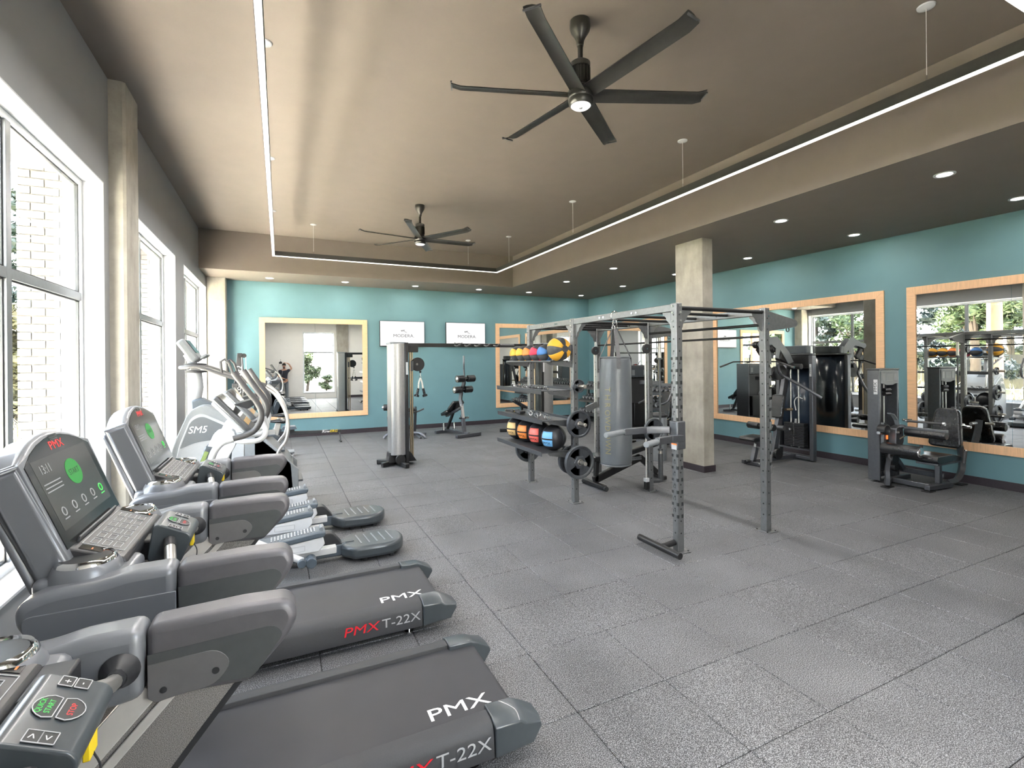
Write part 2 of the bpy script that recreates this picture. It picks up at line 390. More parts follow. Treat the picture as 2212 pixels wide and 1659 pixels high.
    def build(self, name, m, parent=None, bevel=0.0, seg=2, smooth=True, ang=40, label=None, kind=None):
        if parent is None:
            lo = [min(p[i] for p in self.v) for i in range(3)]; hi = [max(p[i] for p in self.v) for i in range(3)]
            off = Vector(((lo[0] + hi[0]) / 2, (lo[1] + hi[1]) / 2, lo[2]))
        else: off = Vector(top(parent).location)
        o = bpy.data.objects.new(name, self.mesh(name, m, off, smooth, ang)); COL.objects.link(o)
        if parent is None: o.location = off
        else: o.parent = parent
        if bevel:
            b = o.modifiers.new('edge', 'BEVEL'); b.width = bevel; b.segments = seg; b.limit_method = 'ANGLE'; b.angle_limit = math.radians(40)
        if label: o['label'] = label
        if kind: o['kind'] = kind
        return o

_tc = {}
def text_mesh(s, ext, shear):
    k = (s, ext, shear)
    if k not in _tc:
        c = bpy.data.curves.new('lettering', 'FONT'); c.body = s; c.size = 1.0; c.extrude = ext; c.align_x = 'CENTER'; c.align_y = 'CENTER'; c.shear = shear
        c.resolution_u = 3
        o = bpy.data.objects.new('lettering', c); COL.objects.link(o)
        dg = bpy.context.evaluated_depsgraph_get(); dg.update()
        me = bpy.data.meshes.new_from_object(o.evaluated_get(dg))
        bpy.data.objects.remove(o); bpy.data.curves.remove(c)
        _tc[k] = me
    return _tc[k]
def lettering(s, parent, c, ex, ey, size, m, wide=1.0, name='lettering', shear=0.0, ext=0.004):
    """raised flat print: centre c, reading direction ex, up direction ey"""
    ex, ey = Vector(ex).normalized(), Vector(ey).normalized(); ez = ex.cross(ey)
    me = text_mesh(s, ext, shear).copy(); me.name = name
    off = Vector(top(parent).location) if parent is not None else Vector((0, 0, 0))
    c = Vector(c) - off
    Mx = Matrix(((ex.x * size * wide, ey.x * size, ez.x * size, c.x), (ex.y * size * wide, ey.y * size, ez.y * size, c.y), (ex.z * size * wide, ey.z * size, ez.z * size, c.z), (0, 0, 0, 1)))
    me.transform(Mx); me.materials.clear(); me.materials.append(M[m])
    o = bpy.data.objects.new(name, me); COL.objects.link(o); o.parent = parent
    return o
def area_light(name, loc, to, sx, sy, energy, col, parent=None, shape='RECTANGLE', spread=None):
    d = bpy.data.lights.new(name, 'AREA'); d.shape = shape; d.size = sx; d.size_y = sy; d.energy = energy * LAMP; d.color = col
    if spread: d.spread = spread
    o = bpy.data.objects.new(name, d); COL.objects.link(o)
    off = Vector(top(parent).location) if parent is not None else Vector((0, 0, 0))
    o.location = Vector(loc) - off; o.parent = parent
    o.rotation_euler = (-Vector(to)).to_track_quat('Z', 'Y').to_euler()
    return o
ORD = ['first', 'second', 'third', 'fourth', 'fifth', 'sixth', 'seventh', 'eighth', 'ninth', 'tenth', 'eleventh', 'twelfth']
# ================================================================== ROOM
XL, XR, YB, YF = -1.5, 9.07, 13.3, -0.55
ZC, ZS, TX, TY = 4.64, 3.82, 5.66, 11.85
GZ = 0.22   # ground level outside

# ---- floor: rubber tiles on a dark bed
floor = MB().box((XL - 0.2, YF - 0.1, -0.14), (XR + 0.1, YB + 0.1, -0.012)).build('floor', 'floor_joint', smooth=False, kind='structure')
_tm = {}
def tile_mesh(w, d):
    k = (round(w, 3), round(d, 3))
    if k not in _tm:
        c, z0 = 0.0045, -0.0125
        a, b = w / 2, d / 2
        vs = [(-a, -b, z0), (a, -b, z0), (a, b, z0), (-a, b, z0), (-a, -b, -c), (a, -b, -c), (a, b, -c), (-a, b, -c),
              (-a + c, -b + c, 0), (a - c, -b + c, 0), (a - c, b - c, 0), (-a + c, b - c, 0)]
        fs = [(8, 9, 10, 11)] + [(4 + i, 4 + (i + 1) % 4, 8 + (i + 1) % 4, 8 + i) for i in range(4)] + [(i, (i + 1) % 4, 4 + (i + 1) % 4, 4 + i) for i in range(4)]
        _tm[k] = MB().add(vs, fs)
    return _tm[k]
def px(x, y, z):
    P = Vector((x, y, z - CAM_H)); t = P.dot(_w)
    if t < 0.15: return None
    return 1106 + P.dot(_r) / t * FPX, HY - P.dot(_u) / t * FPX, t
xs = [1.40 + 0.594 * k for k in range(-6, 15)]; ys = [2.186 + 0.572 * k for k in range(-6, 21)]
xs = [XL] + [x for x in xs if XL + 0.06 < x < XR - 0.06] + [XR]; ys = [YF] + [y for y in ys if YF + 0.06 < y < YB - 0.06] + [YB]
tiles = []
for i in range(len(xs) - 1):
    for j in range(len(ys) - 1):
        cx_, cy_ = (xs[i] + xs[i + 1]) / 2, (ys[j] + ys[j + 1]) / 2
        best = None
        for ax_ in (0.05, 0.5, 0.95):
            for ay_ in (0.05, 0.5, 0.95):
                p = px(xs[i] + (xs[i + 1] - xs[i]) * ax_, ys[j] + (ys[j + 1] - ys[j]) * ay_, 0)
                if p and -5 < p[0] < 2217 and p[1] < 1664: best = p[2] if best is None else min(best, p[2])
        tiles.append((best if best is not None else 99 + cy_, cx_, cy_, xs[i + 1] - xs[i] - 0.004, ys[j + 1] - ys[j] - 0.004))
tiles.sort()
_tmesh = {}
far = MB(); nt_ = 0
for dep, x, y, w, d in tiles:
    if nt_ < 290 and dep < 90:
        k = (round(w, 3), round(d, 3))
        if k not in _tmesh: _tmesh[k] = tile_mesh(w, d).mesh('tile', 'rubber_floor', smooth=False)
        o = bpy.data.objects.new('tile', _tmesh[k]); COL.objects.link(o); o.parent = floor
        o.location = (x - floor.location.x, y - floor.location.y, random.uniform(-0.0012, 0.0006) - floor.location.z); nt_ += 1
    else:
        tb = tile_mesh(w, d); far.add([p + V(x, y, 0) for p in tb.v], tb.f)
far.build('distant_tiles', 'rubber_floor', floor, smooth=False, kind='stuff')

# ---- left wall with its windows
WZ0, WZ1 = 0.44, 3.58
WINS = [(3.05, 5.85, 4.45), (6.45, 9.36, 7.9), (10.11, 12.95, 11.35)]
wl = MB(); yy = [YF - 0.2]
for a, b, _ in sorted(WINS): yy += [a, b]
yy.append(YB + 0.2)
for i in range(0, len(yy), 2): wl.box((XL - 0.30, yy[i], -0.1), (XL, yy[i + 1], 4.8))
for a, b, _ in WINS:
    wl.box((XL - 0.30, a, -0.1), (XL, b, WZ0)); wl.box((XL - 0.30, a, WZ1), (XL, b, 4.8))
wl.build('wall_left', 'light_wall', smooth=False, kind='structure')
for n, (a, b, mid) in enumerate(WINS):
    t = MB()
    t.box((XL - 0.155, a, WZ1 - 0.016), (XL + 0.002, b, WZ1 - 0.001)); t.box((XL - 0.155, a + 0.001, WZ0), (XL + 0.002, a + 0.016, WZ1 - 0.016))
    t.box((XL - 0.155, b - 0.016, WZ0), (XL + 0.002, b - 0.001, WZ1 - 0.016)); t.box((XL - 0.155, a, WZ0 + 0.001), (XL + 0.03, b, WZ0 + 0.022))
    t.build('trim_%d' % (n + 1), 'white_paint', bevel=0.002, kind='structure')
    w = thing('window_%d' % (n + 1), None, None, (XL - 0.19, (a + b) / 2, WZ0), kind='structure')
    x0, x1 = XL - 0.215, XL - 0.155
    z0, z1 = WZ0 + 0.02, WZ1 - 0.016; y0, y1 = a + 0.014, b - 0.014; fw = 0.055; zt = 2.475
    MB().box((x0, y0, z0), (x1, y0 + fw, z1)).build('jamb', 'aluminium_pale', w, bevel=0.003)
    MB().box((x0, y1 - fw, z0), (x1, y1, z1)).build('jamb', 'aluminium_pale', w, bevel=0.003)
    MB().box((x0, y0 + fw, z0), (x1, y1 - fw, z0 + 0.07)).build('bottom_rail', 'aluminium_pale', w, bevel=0.003)
    MB().box((x0, y0 + fw, z1 - fw), (x1, y1 - fw, z1)).build('top_rail', 'aluminium_pale', w, bevel=0.003)
    MB().box((x0, mid - 0.035, z0 + 0.07), (x1 + 0.004, mid + 0.035, z1 - fw)).build('mullion', 'aluminium', w, bevel=0.003)
    for ya, yb in ((y0 + fw, mid - 0.035), (mid + 0.035, y1 - fw)):
        MB().box((x0, ya, zt - 0.035), (x1 + 0.003, yb, zt + 0.035)).build('transom', 'aluminium', w, bevel=0.003)
        for za, zb in ((z0 + 0.07, zt - 0.035), (zt + 0.035, z1 - fw)):
            MB().box(((x0 + x1) / 2 - 0.004, ya + 0.012, za + 0.012), ((x0 + x1) / 2 + 0.004, yb - 0.012, zb - 0.012)).build('pane', 'glass', w, smooth=False)
            g = MB(); xm = (x0 + x1) / 2
            g.box((xm - 0.014, ya, za), (xm + 0.014, ya + 0.014, zb)); g.box((xm - 0.014, yb - 0.014, za), (xm + 0.014, yb, zb))
            g.box((xm - 0.014, ya + 0.014, za), (xm + 0.014, yb - 0.014, za + 0.014)); g.box((xm - 0.014, ya + 0.014, zb - 0.014), (xm + 0.014, yb - 0.014, zb))
            g.build('gasket', 'gasket', w, smooth=False)

# ---- rear wall behind the photographer, with its window
RX0, RX1, RZ0, RZ1 = 1.06, 2.56, 0.30, 3.40
RW = [(1.06, 2.56)]
wr = MB(); xx = [XL - 0.3] + [v for ab in RW for v in ab] + [XR + 0.3]
for i in range(0, len(xx), 2): wr.box((xx[i], YF - 0.3, -0.1), (xx[i + 1], YF, 4.8))
for a, b in RW: wr.box((a, YF - 0.3, -0.1), (b, YF, RZ0)); wr.box((a, YF - 0.3, RZ1), (b, YF, 4.8))
wr.build('wall_rear', 'pale_wall', smooth=False, kind='structure')
ya, yb = YF - 0.215, YF - 0.155; ym = (ya + yb) / 2
for n, (a, b) in enumerate(RW):
    t = MB(); t.box((a, YF - 0.155, RZ1 - 0.015), (b, YF + 0.002, RZ1 - 0.001)); t.box((a + 0.001, YF - 0.155, RZ0), (a + 0.015, YF + 0.002, RZ1 - 0.015))
    t.box((b - 0.015, YF - 0.155, RZ0), (b - 0.001, YF + 0.002, RZ1 - 0.015)); t.box((a, YF - 0.155, RZ0 + 0.001), (b, YF + 0.03, RZ0 + 0.02))
    t.build('trim_%d' % (n + 4), 'white_paint', bevel=0.002, kind='structure')
    w = thing('window_%d' % (n + 4), None, None, ((a + b) / 2, YF - 0.19, RZ0), kind='structure')
    MB().box((a + 0.014, ya, RZ0 + 0.02), (a + 0.06, yb, RZ1 - 0.015)).build('jamb', 'aluminium_pale', w); MB().box((b - 0.06, ya, RZ0 + 0.02), (b - 0.014, yb, RZ1 - 0.015)).build('jamb', 'aluminium_pale', w)
    MB().box((a + 0.06, ya, RZ0 + 0.02), (b - 0.06, yb, RZ0 + 0.07)).build('bottom_rail', 'aluminium_pale', w); MB().box((a + 0.06, ya, RZ1 - 0.06), (b - 0.06, yb, RZ1 - 0.015)).build('top_rail', 'aluminium_pale', w)
    MB().box((a + 0.06, ya, 2.33), (b - 0.06, yb, 2.40)).build('transom', 'aluminium', w)
    MB().box((a + 0.06, ym - 0.004, RZ0 + 0.07), (b - 0.06, ym + 0.004, 2.33)).build('pane', 'glass', w, smooth=False); MB().box((a + 0.06, ym - 0.004, 2.40), (b - 0.06, ym + 0.004, RZ1 - 0.06)).build('pane', 'glass', w, smooth=False)

# ---- teal walls, ceilings
MB().box((XL - 0.3, YB, -0.1), (XR + 0.3, YB + 0.25, 4.8)).build('wall_back', 'teal', smooth=False, kind='structure')
MB().box((XR, YF - 0.3, -0.1), (XR + 0.25, YB, 4.8)).build('wall_right', 'teal', smooth=False, kind='structure')
c = MB(); c.box((XL - 0.3, YF - 0.3, ZC), (TX, TY, ZC + 0.2)); c.box((TX, YF - 0.3, ZS), (XR + 0.25, YB + 0.25, ZC + 0.2)); c.box((XL - 0.3, TY, ZS), (TX, YB + 0.25, ZC + 0.2))
c.build('ceiling', 'taupe', smooth=False, kind='structure')
# baseboards
MB().box((-1.13, YB - 0.014, 0), (XR - 0.014, YB, 0.115)).build('baseboard_back', 'baseboard', bevel=0.003, kind='structure')
MB().box((XR - 0.014, YF, 0), (XR, YB, 0.115)).build('baseboard_right', 'baseboard', bevel=0.003, kind='structure')
MB().box((3.27, YF, 0), (XR - 0.014, YF + 0.014, 0.115)).build('baseboard_rear', 'baseboard', bevel=0.003, kind='structure')
# concrete columns
def column(x0, y0, x1, y1, z1, ch=0.02):
    p = [(x0, y0), (x1, y0), (x1, y1), (x0, y1)]; q = []
    for i in range(4):
        a, b, d = Vector(p[i - 1]), Vector(p[i]), Vector(p[(i + 1) % 4])
        q.append(tuple(b + (a - b).normalized() * ch)); q.append(tuple(b + (d - b).normalized() * ch))
    return MB().prism(q, 'xy', 0.0, z1)
column(XL - 0.05, 6.0, -1.365, 6.50, ZC, 0.022).build('concrete_column', 'concrete', smooth=False, kind='structure')
column(XL, 12.98, -1.12, YB, ZS, 0.012).build('concrete_column', 'concrete', smooth=False, kind='structure')
column(2.68, YF, 3.26, YF + 0.12, ZC, 0.012).build('concrete_column', 'concrete', smooth=False, kind='structure')
column(6.21, 5.86, 6.445, 6.46, ZS, 0.008).build('concrete_pillar', 'concrete', smooth=False, kind='structure')
t = MB(); t.box((6.196, 5.846, 0), (6.459, 5.86, 0.105)); t.box((6.196, 6.46, 0), (6.459, 6.474, 0.105)); t.box((6.196, 5.86, 0), (6.21, 6.46, 0.105)); t.box((6.445, 5.86, 0), (6.459, 6.46, 0.105))
t.build('baseboard_pillar', 'baseboard', bevel=0.003, kind='structure')

# ---- mirrors in maple frames
def wall_mirror(label, wall, a0, a1, z0, z1, seams):
    fw, dep = 0.125, 0.03
    if wall == 'back':
        o, ex = V(0, YB, 0), V(1, 0, 0); root = thing('wall_mirror', label, 'mirror', ((a0 + a1) / 2, YB - 0.02, z0))
    else:
        o, ex = V(XR, 0, 0), V(0, -1, 0); root = thing('wall_mirror', label, 'mirror', (XR - 0.02, (a0 + a1) / 2, z0)); a0, a1 = -a1, -a0
    ez = V(0, 0, 1)
    def q(u, v): return (u, v)
    for nm, poly, mt in (('top_rail', [(a0, z1), (a1, z1), (a1 - fw, z1 - fw), (a0 + fw, z1 - fw)], 'maple_h'), ('bottom_rail', [(a0, z0), (a1, z0), (a1 - fw, z0 + fw), (a0 + fw, z0 + fw)], 'maple_h'),
                         ('side_rail', [(a0, z0), (a0 + fw, z0 + fw), (a0 + fw, z1 - fw), (a0, z1)], 'maple'), ('side_rail', [(a1, z0), (a1 - fw, z0 + fw), (a1 - fw, z1 - fw), (a1, z1)], 'maple')):
        MB().slab(poly, o, ex, ez, 0.0, dep).build(nm, mt, root, bevel=0.003)
    ss = [a0 + fw] + ([-s for s in seams] if wall != 'back' else list(seams)) + [a1 - fw]; ss.sort()
    for i in range(len(ss) - 1):
        MB().slab([(ss[i] + 0.0015, z0 + fw), (ss[i + 1] - 0.0015, z0 + fw), (ss[i + 1] - 0.0015, z1 - fw), (ss[i] + 0.0015, z1 - fw)], o, ex, ez, 0.002, 0.012).build('mirror_pane', 'mirror', root, smooth=False)
    return root
wall_mirror('maple framed mirror on the teal end wall, beside the two screens, reflecting the photographer', 'back', -0.45, 2.08, 0.46, 2.955, [0.80])
wall_mirror('maple framed mirror on the teal end wall, partly hidden by the shelves of balls', 'back', 5.76, 8.46, 0.46, 2.955, [7.11])
wall_mirror('maple framed mirror on the teal side wall behind the pulldown tower and the pillar', 'right', 4.69, 8.25, 0.475, 2.955, [5.93])
wall_mirror('large maple framed mirror cut by the picture edge, behind the leg curl machine', 'right', 0.80, 4.365, 0.475, 2.955, [3.13])
wall_mirror('maple framed mirror on the side wall beyond the pillar, above the dumbbell rack', 'right', 8.75, 12.27, 0.475, 2.955, [10.5])

# ---- two screens
def television(x0, x1, label):
    t = thing('wall_television', label, 'television', ((x0 + x1) / 2, YB - 0.06, 2.26), 'screens on the end wall')
    z0, z1 = 2.262, 2.945
    MB().box((x0, YB - 0.10, z0), (x1, YB - 0.045, z1)).build('housing', 'tv_black', t, bevel=0.004)
    MB().box((x0 + 0.012, YB - 0.103, z0 + 0.018), (x1 - 0.012, YB - 0.0995, z1 - 0.012)).build('screen', 'tv_screen', t, smooth=False)
    MB().box(((x0 + x1) / 2 - 0.2, YB - 0.045, 2.45), ((x0 + x1) / 2 + 0.2, YB, 2.75)).build('bracket', 'black_metal', t)
    cx_ = (x0 + x1) / 2 + 0.02; yy_ = YB - 0.107
    lettering('MODERA.', t, (cx_ + 0.01, yy_, 2.545), (1, 0, 0), (0, 0, 1), 0.118, 'ink', 1.12, 'lettering', ext=0.002)
    lettering('BY MILL CREEK', t, (cx_, yy_, 2.465), (1, 0, 0), (0, 0, 1), 0.040, 'grey_print', 1.15, 'lettering', ext=0.002)
    MB().tube([(cx_ - 0.07, yy_, 2.675), (cx_ - 0.05, yy_, 2.70), (cx_ - 0.045, yy_, 2.665), (cx_ - 0.015, yy_, 2.705), (cx_ - 0.01, yy_, 2.67), (cx_ + 0.02, yy_, 2.71), (cx_ + 0.03, yy_, 2.668), (cx_ + 0.06, yy_, 2.648), (cx_ + 0.10, yy_, 2.64)], 0.0055, 6).build('emblem', 'ink', t)
television(2.39, 3.60, 'white lit screen on the end wall, above the cable tower')
television(4.21, 5.40, 'white lit screen on the end wall, nearer the framed mirror behind the rig')

# ---- pendant line of light around the coffer
pl = thing('linear_pendant_light', 'black square-cornered linear pendant with a glowing underside, hung below the raised ceiling', 'light', (2.29, 5.9, 3.94))
LX0, LX1, LY0, LY1, LZ = -0.10, 4.67, 1.33, 10.65, 3.94
for nm, a, b in (('bar', (LX0, LY0), (LX0, LY1)), ('bar', (LX1, LY0), (LX1, LY1)), ('bar', (LX0, LY0), (LX1, LY0)), ('bar', (LX0, LY1), (LX1, LY1))):
    hw = 0.026
    x0, x1 = min(a[0], b[0]) - hw, max(a[0], b[0]) + hw; y0, y1 = min(a[1], b[1]) - hw, max(a[1], b[1]) + hw
    if a[1] == b[1]: x0 += 0.053; x1 -= 0.053
    e = 0.005
    o = MB().box((x0, y0, LZ + 0.012), (x1, y1, LZ + 0.10)).build('bar', 'satin_black', pl, smooth=False)
    MB().box((x0 + e * (a[0] == b[0]), y0 + e * (a[1] == b[1]), LZ), (x1 - e * (a[0] == b[0]), y1 - e * (a[1] == b[1]), LZ + 0.012)).build('lens', 'lens', o, smooth=False)
    L = max(x1 - x0, y1 - y0)
    area_light('lamp_glow', ((x0 + x1) / 2, (y0 + y1) / 2, LZ - 0.004), (0, 0, -1), 0.042 if a[0] == b[0] else L, L if a[0] == b[0] else 0.042, 9.0 * L, (1.0, 0.965, 0.93), pl)
for x, y in [(LX1, 2.1), (LX1, 4.71), (LX1, 7.31), (LX1, 9.97), (LX0, 2.1), (LX0, 4.76), (LX0, 7.42), (LX0, 9.97), (0.63, LY1), (3.95, LY1)]:
    MB().cyl((x, y, LZ + 0.09), (x, y, ZC - 0.02), 0.0022, n=6).build('suspension_wire', 'cable_white', pl)
    MB().lathe([(0.0, 0.0), (0.03, 0.002), (0.058, 0.012), (0.062, 0.022)], (x, y, ZC - 0.023), n=18).build('canopy', 'white_gloss', pl)
    MB().cyl((x, y, LZ + 0.095), (x, y, LZ + 0.15), 0.006, n=8).build('wire_gripper', 'chrome', pl)

# ---- recessed downlights
rowA = [(6.5, 2.77), (6.5, 4.68), (6.5, 6.62), (6.5, 8.58), (6.5, 10.49)]
rowB = [(8.35, 2.81), (8.34, 4.74), (8.30, 6.69), (8.30, 8.62), (8.31, 10.57)]
rowC = [(-0.20, 12.66), (1.46, 12.6), (3.2, 12.6), (4.96, 12.56), (6.5, 12.54), (8.3, 12.57)]
def downlight(x, y, label):
    t = thing('recessed_downlight', label, 'light', (x, y, ZS - 0.012), 'recessed downlights in the lowered ceiling')
    MB().lathe([(0.068, 0.012), (0.070, 0.004), (0.092, 0.0), (0.096, 0.004), (0.096, 0.012)], (x, y, ZS - 0.012), n=28).build('trim_ring', 'white_gloss', t)
    MB().lathe([(0.0, 0.0), (0.068, 0.0), (0.068, 0.006)], (x, y, ZS - 0.008), n=28).build('diffuser', 'downlight_lens', t)
    area_light('lamp_glow', (x, y, ZS - 0.014), (0, 0, -1), 0.13, 0.13, 5.0, (1.0, 0.95, 0.88), t, shape='DISK')
for i, (x, y) in enumerate(rowA): downlight(x, y, 'round recessed downlight in the row nearer the coffer, %s from the camera end' % ORD[i])
for i, (x, y) in enumerate(rowB): downlight(x, y, 'round recessed downlight in the row along the mirrored side wall, %s from the camera end' % ORD[i])
for i, (x, y) in enumerate(rowC): downlight(x, y, 'round recessed downlight in the row along the end wall, %s from the window side' % ORD[i])

# ---- two ceiling fans
def ceiling_fan(cx_, cy_, rot, label):
    t = thing('ceiling_fan', label, 'fan', (cx_, cy_, ZC - 0.7), 'six-bladed black ceiling fans')
    P = lambda z: (cx_, cy_, z)
    MB().lathe([(0.085, ZC), (0.086, ZC - 0.05), (0.075, ZC - 0.085), (0.045, ZC - 0.13), (0.032, ZC - 0.16), (0.028, ZC - 0.20)][::-1], (cx_, cy_, 0), n=24).build('canopy', 'satin_black', t)
    MB().cyl(P(4.28), P(ZC - 0.19), 0.021, n=14).build('downrod', 'satin_black', t)
    MB().lathe([(0.0, 4.10), (0.072, 4.10), (0.072, 4.25), (0.082, 4.255), (0.082, 4.295), (0.07, 4.305), (0.0, 4.305)], (cx_, cy_, 0), n=24).build('motor_housing', 'satin_black', t)
    fins = MB()
    for k in range(18):
        a = 2 * PI * k / 18; c_, s_ = math.cos(a), math.sin(a)
        fins.beam((cx_ + 0.074 * c_, cy_ + 0.074 * s_, 4.12), (cx_ + 0.074 * c_, cy_ + 0.074 * s_, 4.25), 0.008, 0.016, up=(c_, s_, 0))
    fins.build('cooling_fins', 'satin_black', t)
    MB().lathe([(0.0, 3.945), (0.082, 3.945), (0.098, 3.96), (0.103, 3.99), (0.098, 4.0), (0.105, 4.01), (0.105, 4.06), (0.092, 4.085), (0.075, 4.10), (0, 4.10)], (cx_, cy_, 0), n=28).build('hub', 'satin_black', t)
    MB().lathe([(0.0, 3.928), (0.04, 3.929), (0.07, 3.934), (0.083, 3.946), (0.0, 3.9465)], (cx_, cy_, 0), n=28).build('light_lens', 'fan_lens', t)
    MB().lathe([(0.0, 3.9255), (0.014, 3.926), (0.016, 3.932), (0, 3.932)], (cx_, cy_, 0), n=14).build('sensor', 'white_gloss', t)
    area_light('lamp_glow', (cx_, cy_, 3.92), (0, 0, -1), 0.15, 0.15, 10.0, (1, 0.97, 0.92), t, shape='DISK')
    for k in range(6):
        a = math.radians(rot + 60 * k); er = V(math.cos(a), math.sin(a), 0); et = V(-math.sin(a), math.cos(a), 0)
        bl = MB(); rows = []; N = 14
        for i in range(N):
            s = i / (N - 1); r = 0.085 + s * (1.06 - 0.085)
            wd_ = 0.140 - 0.014 * s
            tip = max(0.0, (s - 0.92) / 0.08)
            pit = math.radians(-16)
            row = []
            for jx, u in enumerate((-0.5, -0.3, 0.0, 0.3, 0.5)):
                cam_ = 0.014 * (1 - (2 * u) ** 2)
                h = u * wd_ * math.sin(pit) + cam_ + 0.02 * tip * tip + 0.02 * s
                row.append(V(cx_, cy_, 4.03 + h) + er * r + et * (u * wd_ * math.cos(pit)))
            rows.append(row)
        th = V(0, 0, 0.006); vs = []; fs = []
        for row in rows: vs += row
        n0 = len(vs)
        for row in rows: vs += [p + th for p in row]
        for i in range(N - 1):
            for j in range(4):
                q = (i * 5 + j, i * 5 + j + 1, (i + 1) * 5 + j + 1, (i + 1) * 5 + j)
                fs.append(q[::-1]); fs.append(tuple(n0 + v for v in q))
            for j in (0, 4): fs.append((i * 5 + j, (i + 1) * 5 + j, n0 + (i + 1) * 5 + j, n0 + i * 5 + j))
        for i in (0, N - 1):
            for j in range(4): fs.append((i * 5 + j, i * 5 + j + 1, n0 + i * 5 + j + 1, n0 + i * 5 + j))
        b_ = bl.add(vs, fs).build('blade', 'satin_black', t, ang=50)
        tipm = MB(); e_ = V(cx_, cy_, 4.03 + 0.038)
        tipm.beam(e_ + er * 1.058 + et * 0.062, e_ + er * 1.058 - et * 0.062, 0.012, 0.012); tipm.build('blade_tip', 'steel_grey', b_)
ceiling_fan(2.26, 3.40, 40, 'large black ceiling fan with six blades and round white light, nearest the camera')
ceiling_fan(2.28, 8.60, 5, 'smaller looking black ceiling fan further back, over the cable machine')
# ================================================================== OUTSIDE THE WINDOWS
MB().box((-60, -40, GZ - 0.3), (-6.0, 60, GZ)).build('ground', 'lawn', smooth=False, kind='structure')
MB().box((-6.0, -12, GZ - 0.3), (XL - 0.3, 24, GZ + 0.02)).build('terrace', 'paving', smooth=False, kind='structure')  # paving widened away from the wall to bounce sunlight onto the ceiling
MB().box((XL - 0.3, -12, GZ - 0.3), (14, YF - 0.3, GZ - 0.05)).build('courtyard', 'paving', smooth=False, kind='structure')
# brick piers that stand out between the windows, every brick a piece
_bm = None
def brick_pier(y0, y1, x0, label_n, each=True):
    global _bm
    core = MB().box((x0 + 0.012, y0 + 0.012, 0.0), (XL - 0.302, y1 - 0.012, 5.2)).build('brick_pier', 'mortar', smooth=False, kind='structure')
    L, H, D = 0.195, 0.064, 0.012; joint = MB(); cnt = 0
    for r in range(int(5.0 / 0.075)):
        z = 0.21 + r * 0.075
        w = (XL - 0.302) - x0; segs = []
        x = x0 - (0.1 if r % 2 else 0.0)
        while x < XL - 0.31:
            a, b = max(x, x0), min(x + L, XL - 0.305)
            if b - a > 0.03: segs.append((a, b))
            x += L + 0.011
        for a, b in segs:
            if each and z < 3.7:
                m = MB().box((a, y0, z), (b, y0 + 0.03, z + H)); m.build('brick', 'brick', core, smooth=False); cnt += 1
            else: joint.box((a, y0, z), (b, y0 + 0.03, z + H))
        y = y0 + 0.031 - (0.1 if r % 2 else 0.0)
        while y < y1 - 0.02:
            a, b = max(y, y0 + 0.031), min(y + L, y1)
            if b - a > 0.03: joint.box((x0, a, z), (x0 + 0.03, b, z + H))
            y += L + 0.011
    if joint.v: joint.build('outer_bricks', 'brick', core, smooth=False, kind='stuff')
for i, (a, b) in enumerate(((5.98, 6.36), (9.5, 9.98), (13.1, 13.7), (2.55, 2.95))):
    brick_pier(a, b, -2.17, i, each=(i < 2))
# projecting head over each window
for a, b, _ in WINS:
    MB().box((-2.15, a - 0.05, 3.66), (XL - 0.302, b + 0.05, 3.92)).build('trim_head', 'soffit_paint', bevel=0.004, kind='structure')

def leafy(seed, blobs, n, size, droop=0.0, flat=0.6):
    """a crown of many small leaves: every leaf a bent quad"""
    rnd = random.Random(seed); vs = []; fs = []
    tot = sum(b[3] * b[4] * b[5] for b in blobs)
    for (x, y, z, rx, ry, rz) in blobs:
        for _ in range(max(8, int(n * rx * ry * rz / tot))):
            u, v, w_ = rnd.gauss(0, 1), rnd.gauss(0, 1), rnd.gauss(0, 1); l = math.sqrt(u * u + v * v + w_ * w_) or 1
            rr = rnd.uniform(0.45, 1.0) ** 0.6
            c = V(x + rx * u / l * rr, y + ry * v / l * rr, z + rz * w_ / l * rr)
            d = V(rnd.uniform(-1, 1), rnd.uniform(-1, 1), rnd.uniform(-1, 1) * flat - droop).normalized()
            e = d.cross(V(rnd.uniform(-1, 1), rnd.uniform(-1, 1), rnd.uniform(-1, 1))).normalized()
            s = size * rnd.uniform(0.6, 1.3); nrm = d.cross(e) * s * 0.15
            k = len(vs); vs += [c - d * s, c + e * s * 0.38 + nrm, c + d * s, c - e * s * 0.38 + nrm]; fs.append((k, k + 1, k + 2, k + 3))
    return vs, fs
def conifer(x, y, h, r, label, m, seed, n=5200):
    rnd = random.Random(seed); t = thing('conifer_tree', label, 'tree', (x, y, GZ), 'trees beyond the windows')
    MB().rings([((x, y, GZ), 0.2), ((x, y, GZ + h * 0.5), 0.12), ((x, y, GZ + h), 0.02)], 10).build('trunk', 'bark', t)
    blobs = []
    for k in range(34):
        s = rnd.uniform(0.10, 0.97); rad = r * (1 - s) * rnd.uniform(0.45, 0.85) + 0.1; a = rnd.uniform(0, 2 * PI)
        blobs.append((x + rad * math.cos(a), y + rad * math.sin(a), GZ + h * s, 0.25 + 0.34 * r * (1 - s), 0.25 + 0.34 * r * (1 - s), 0.16 + 0.14 * r * (1 - s)))
    vs, fs = leafy(seed, blobs, n, 0.13, droop=0.5)
    core = MB().add(vs, fs)
    for b in blobs: core.ball(b[:3], 1.0, 8, 6, (b[3] * 0.72, b[4] * 0.72, b[5] * 0.72))
    core.build('foliage', m, t, smooth=False, kind='stuff')
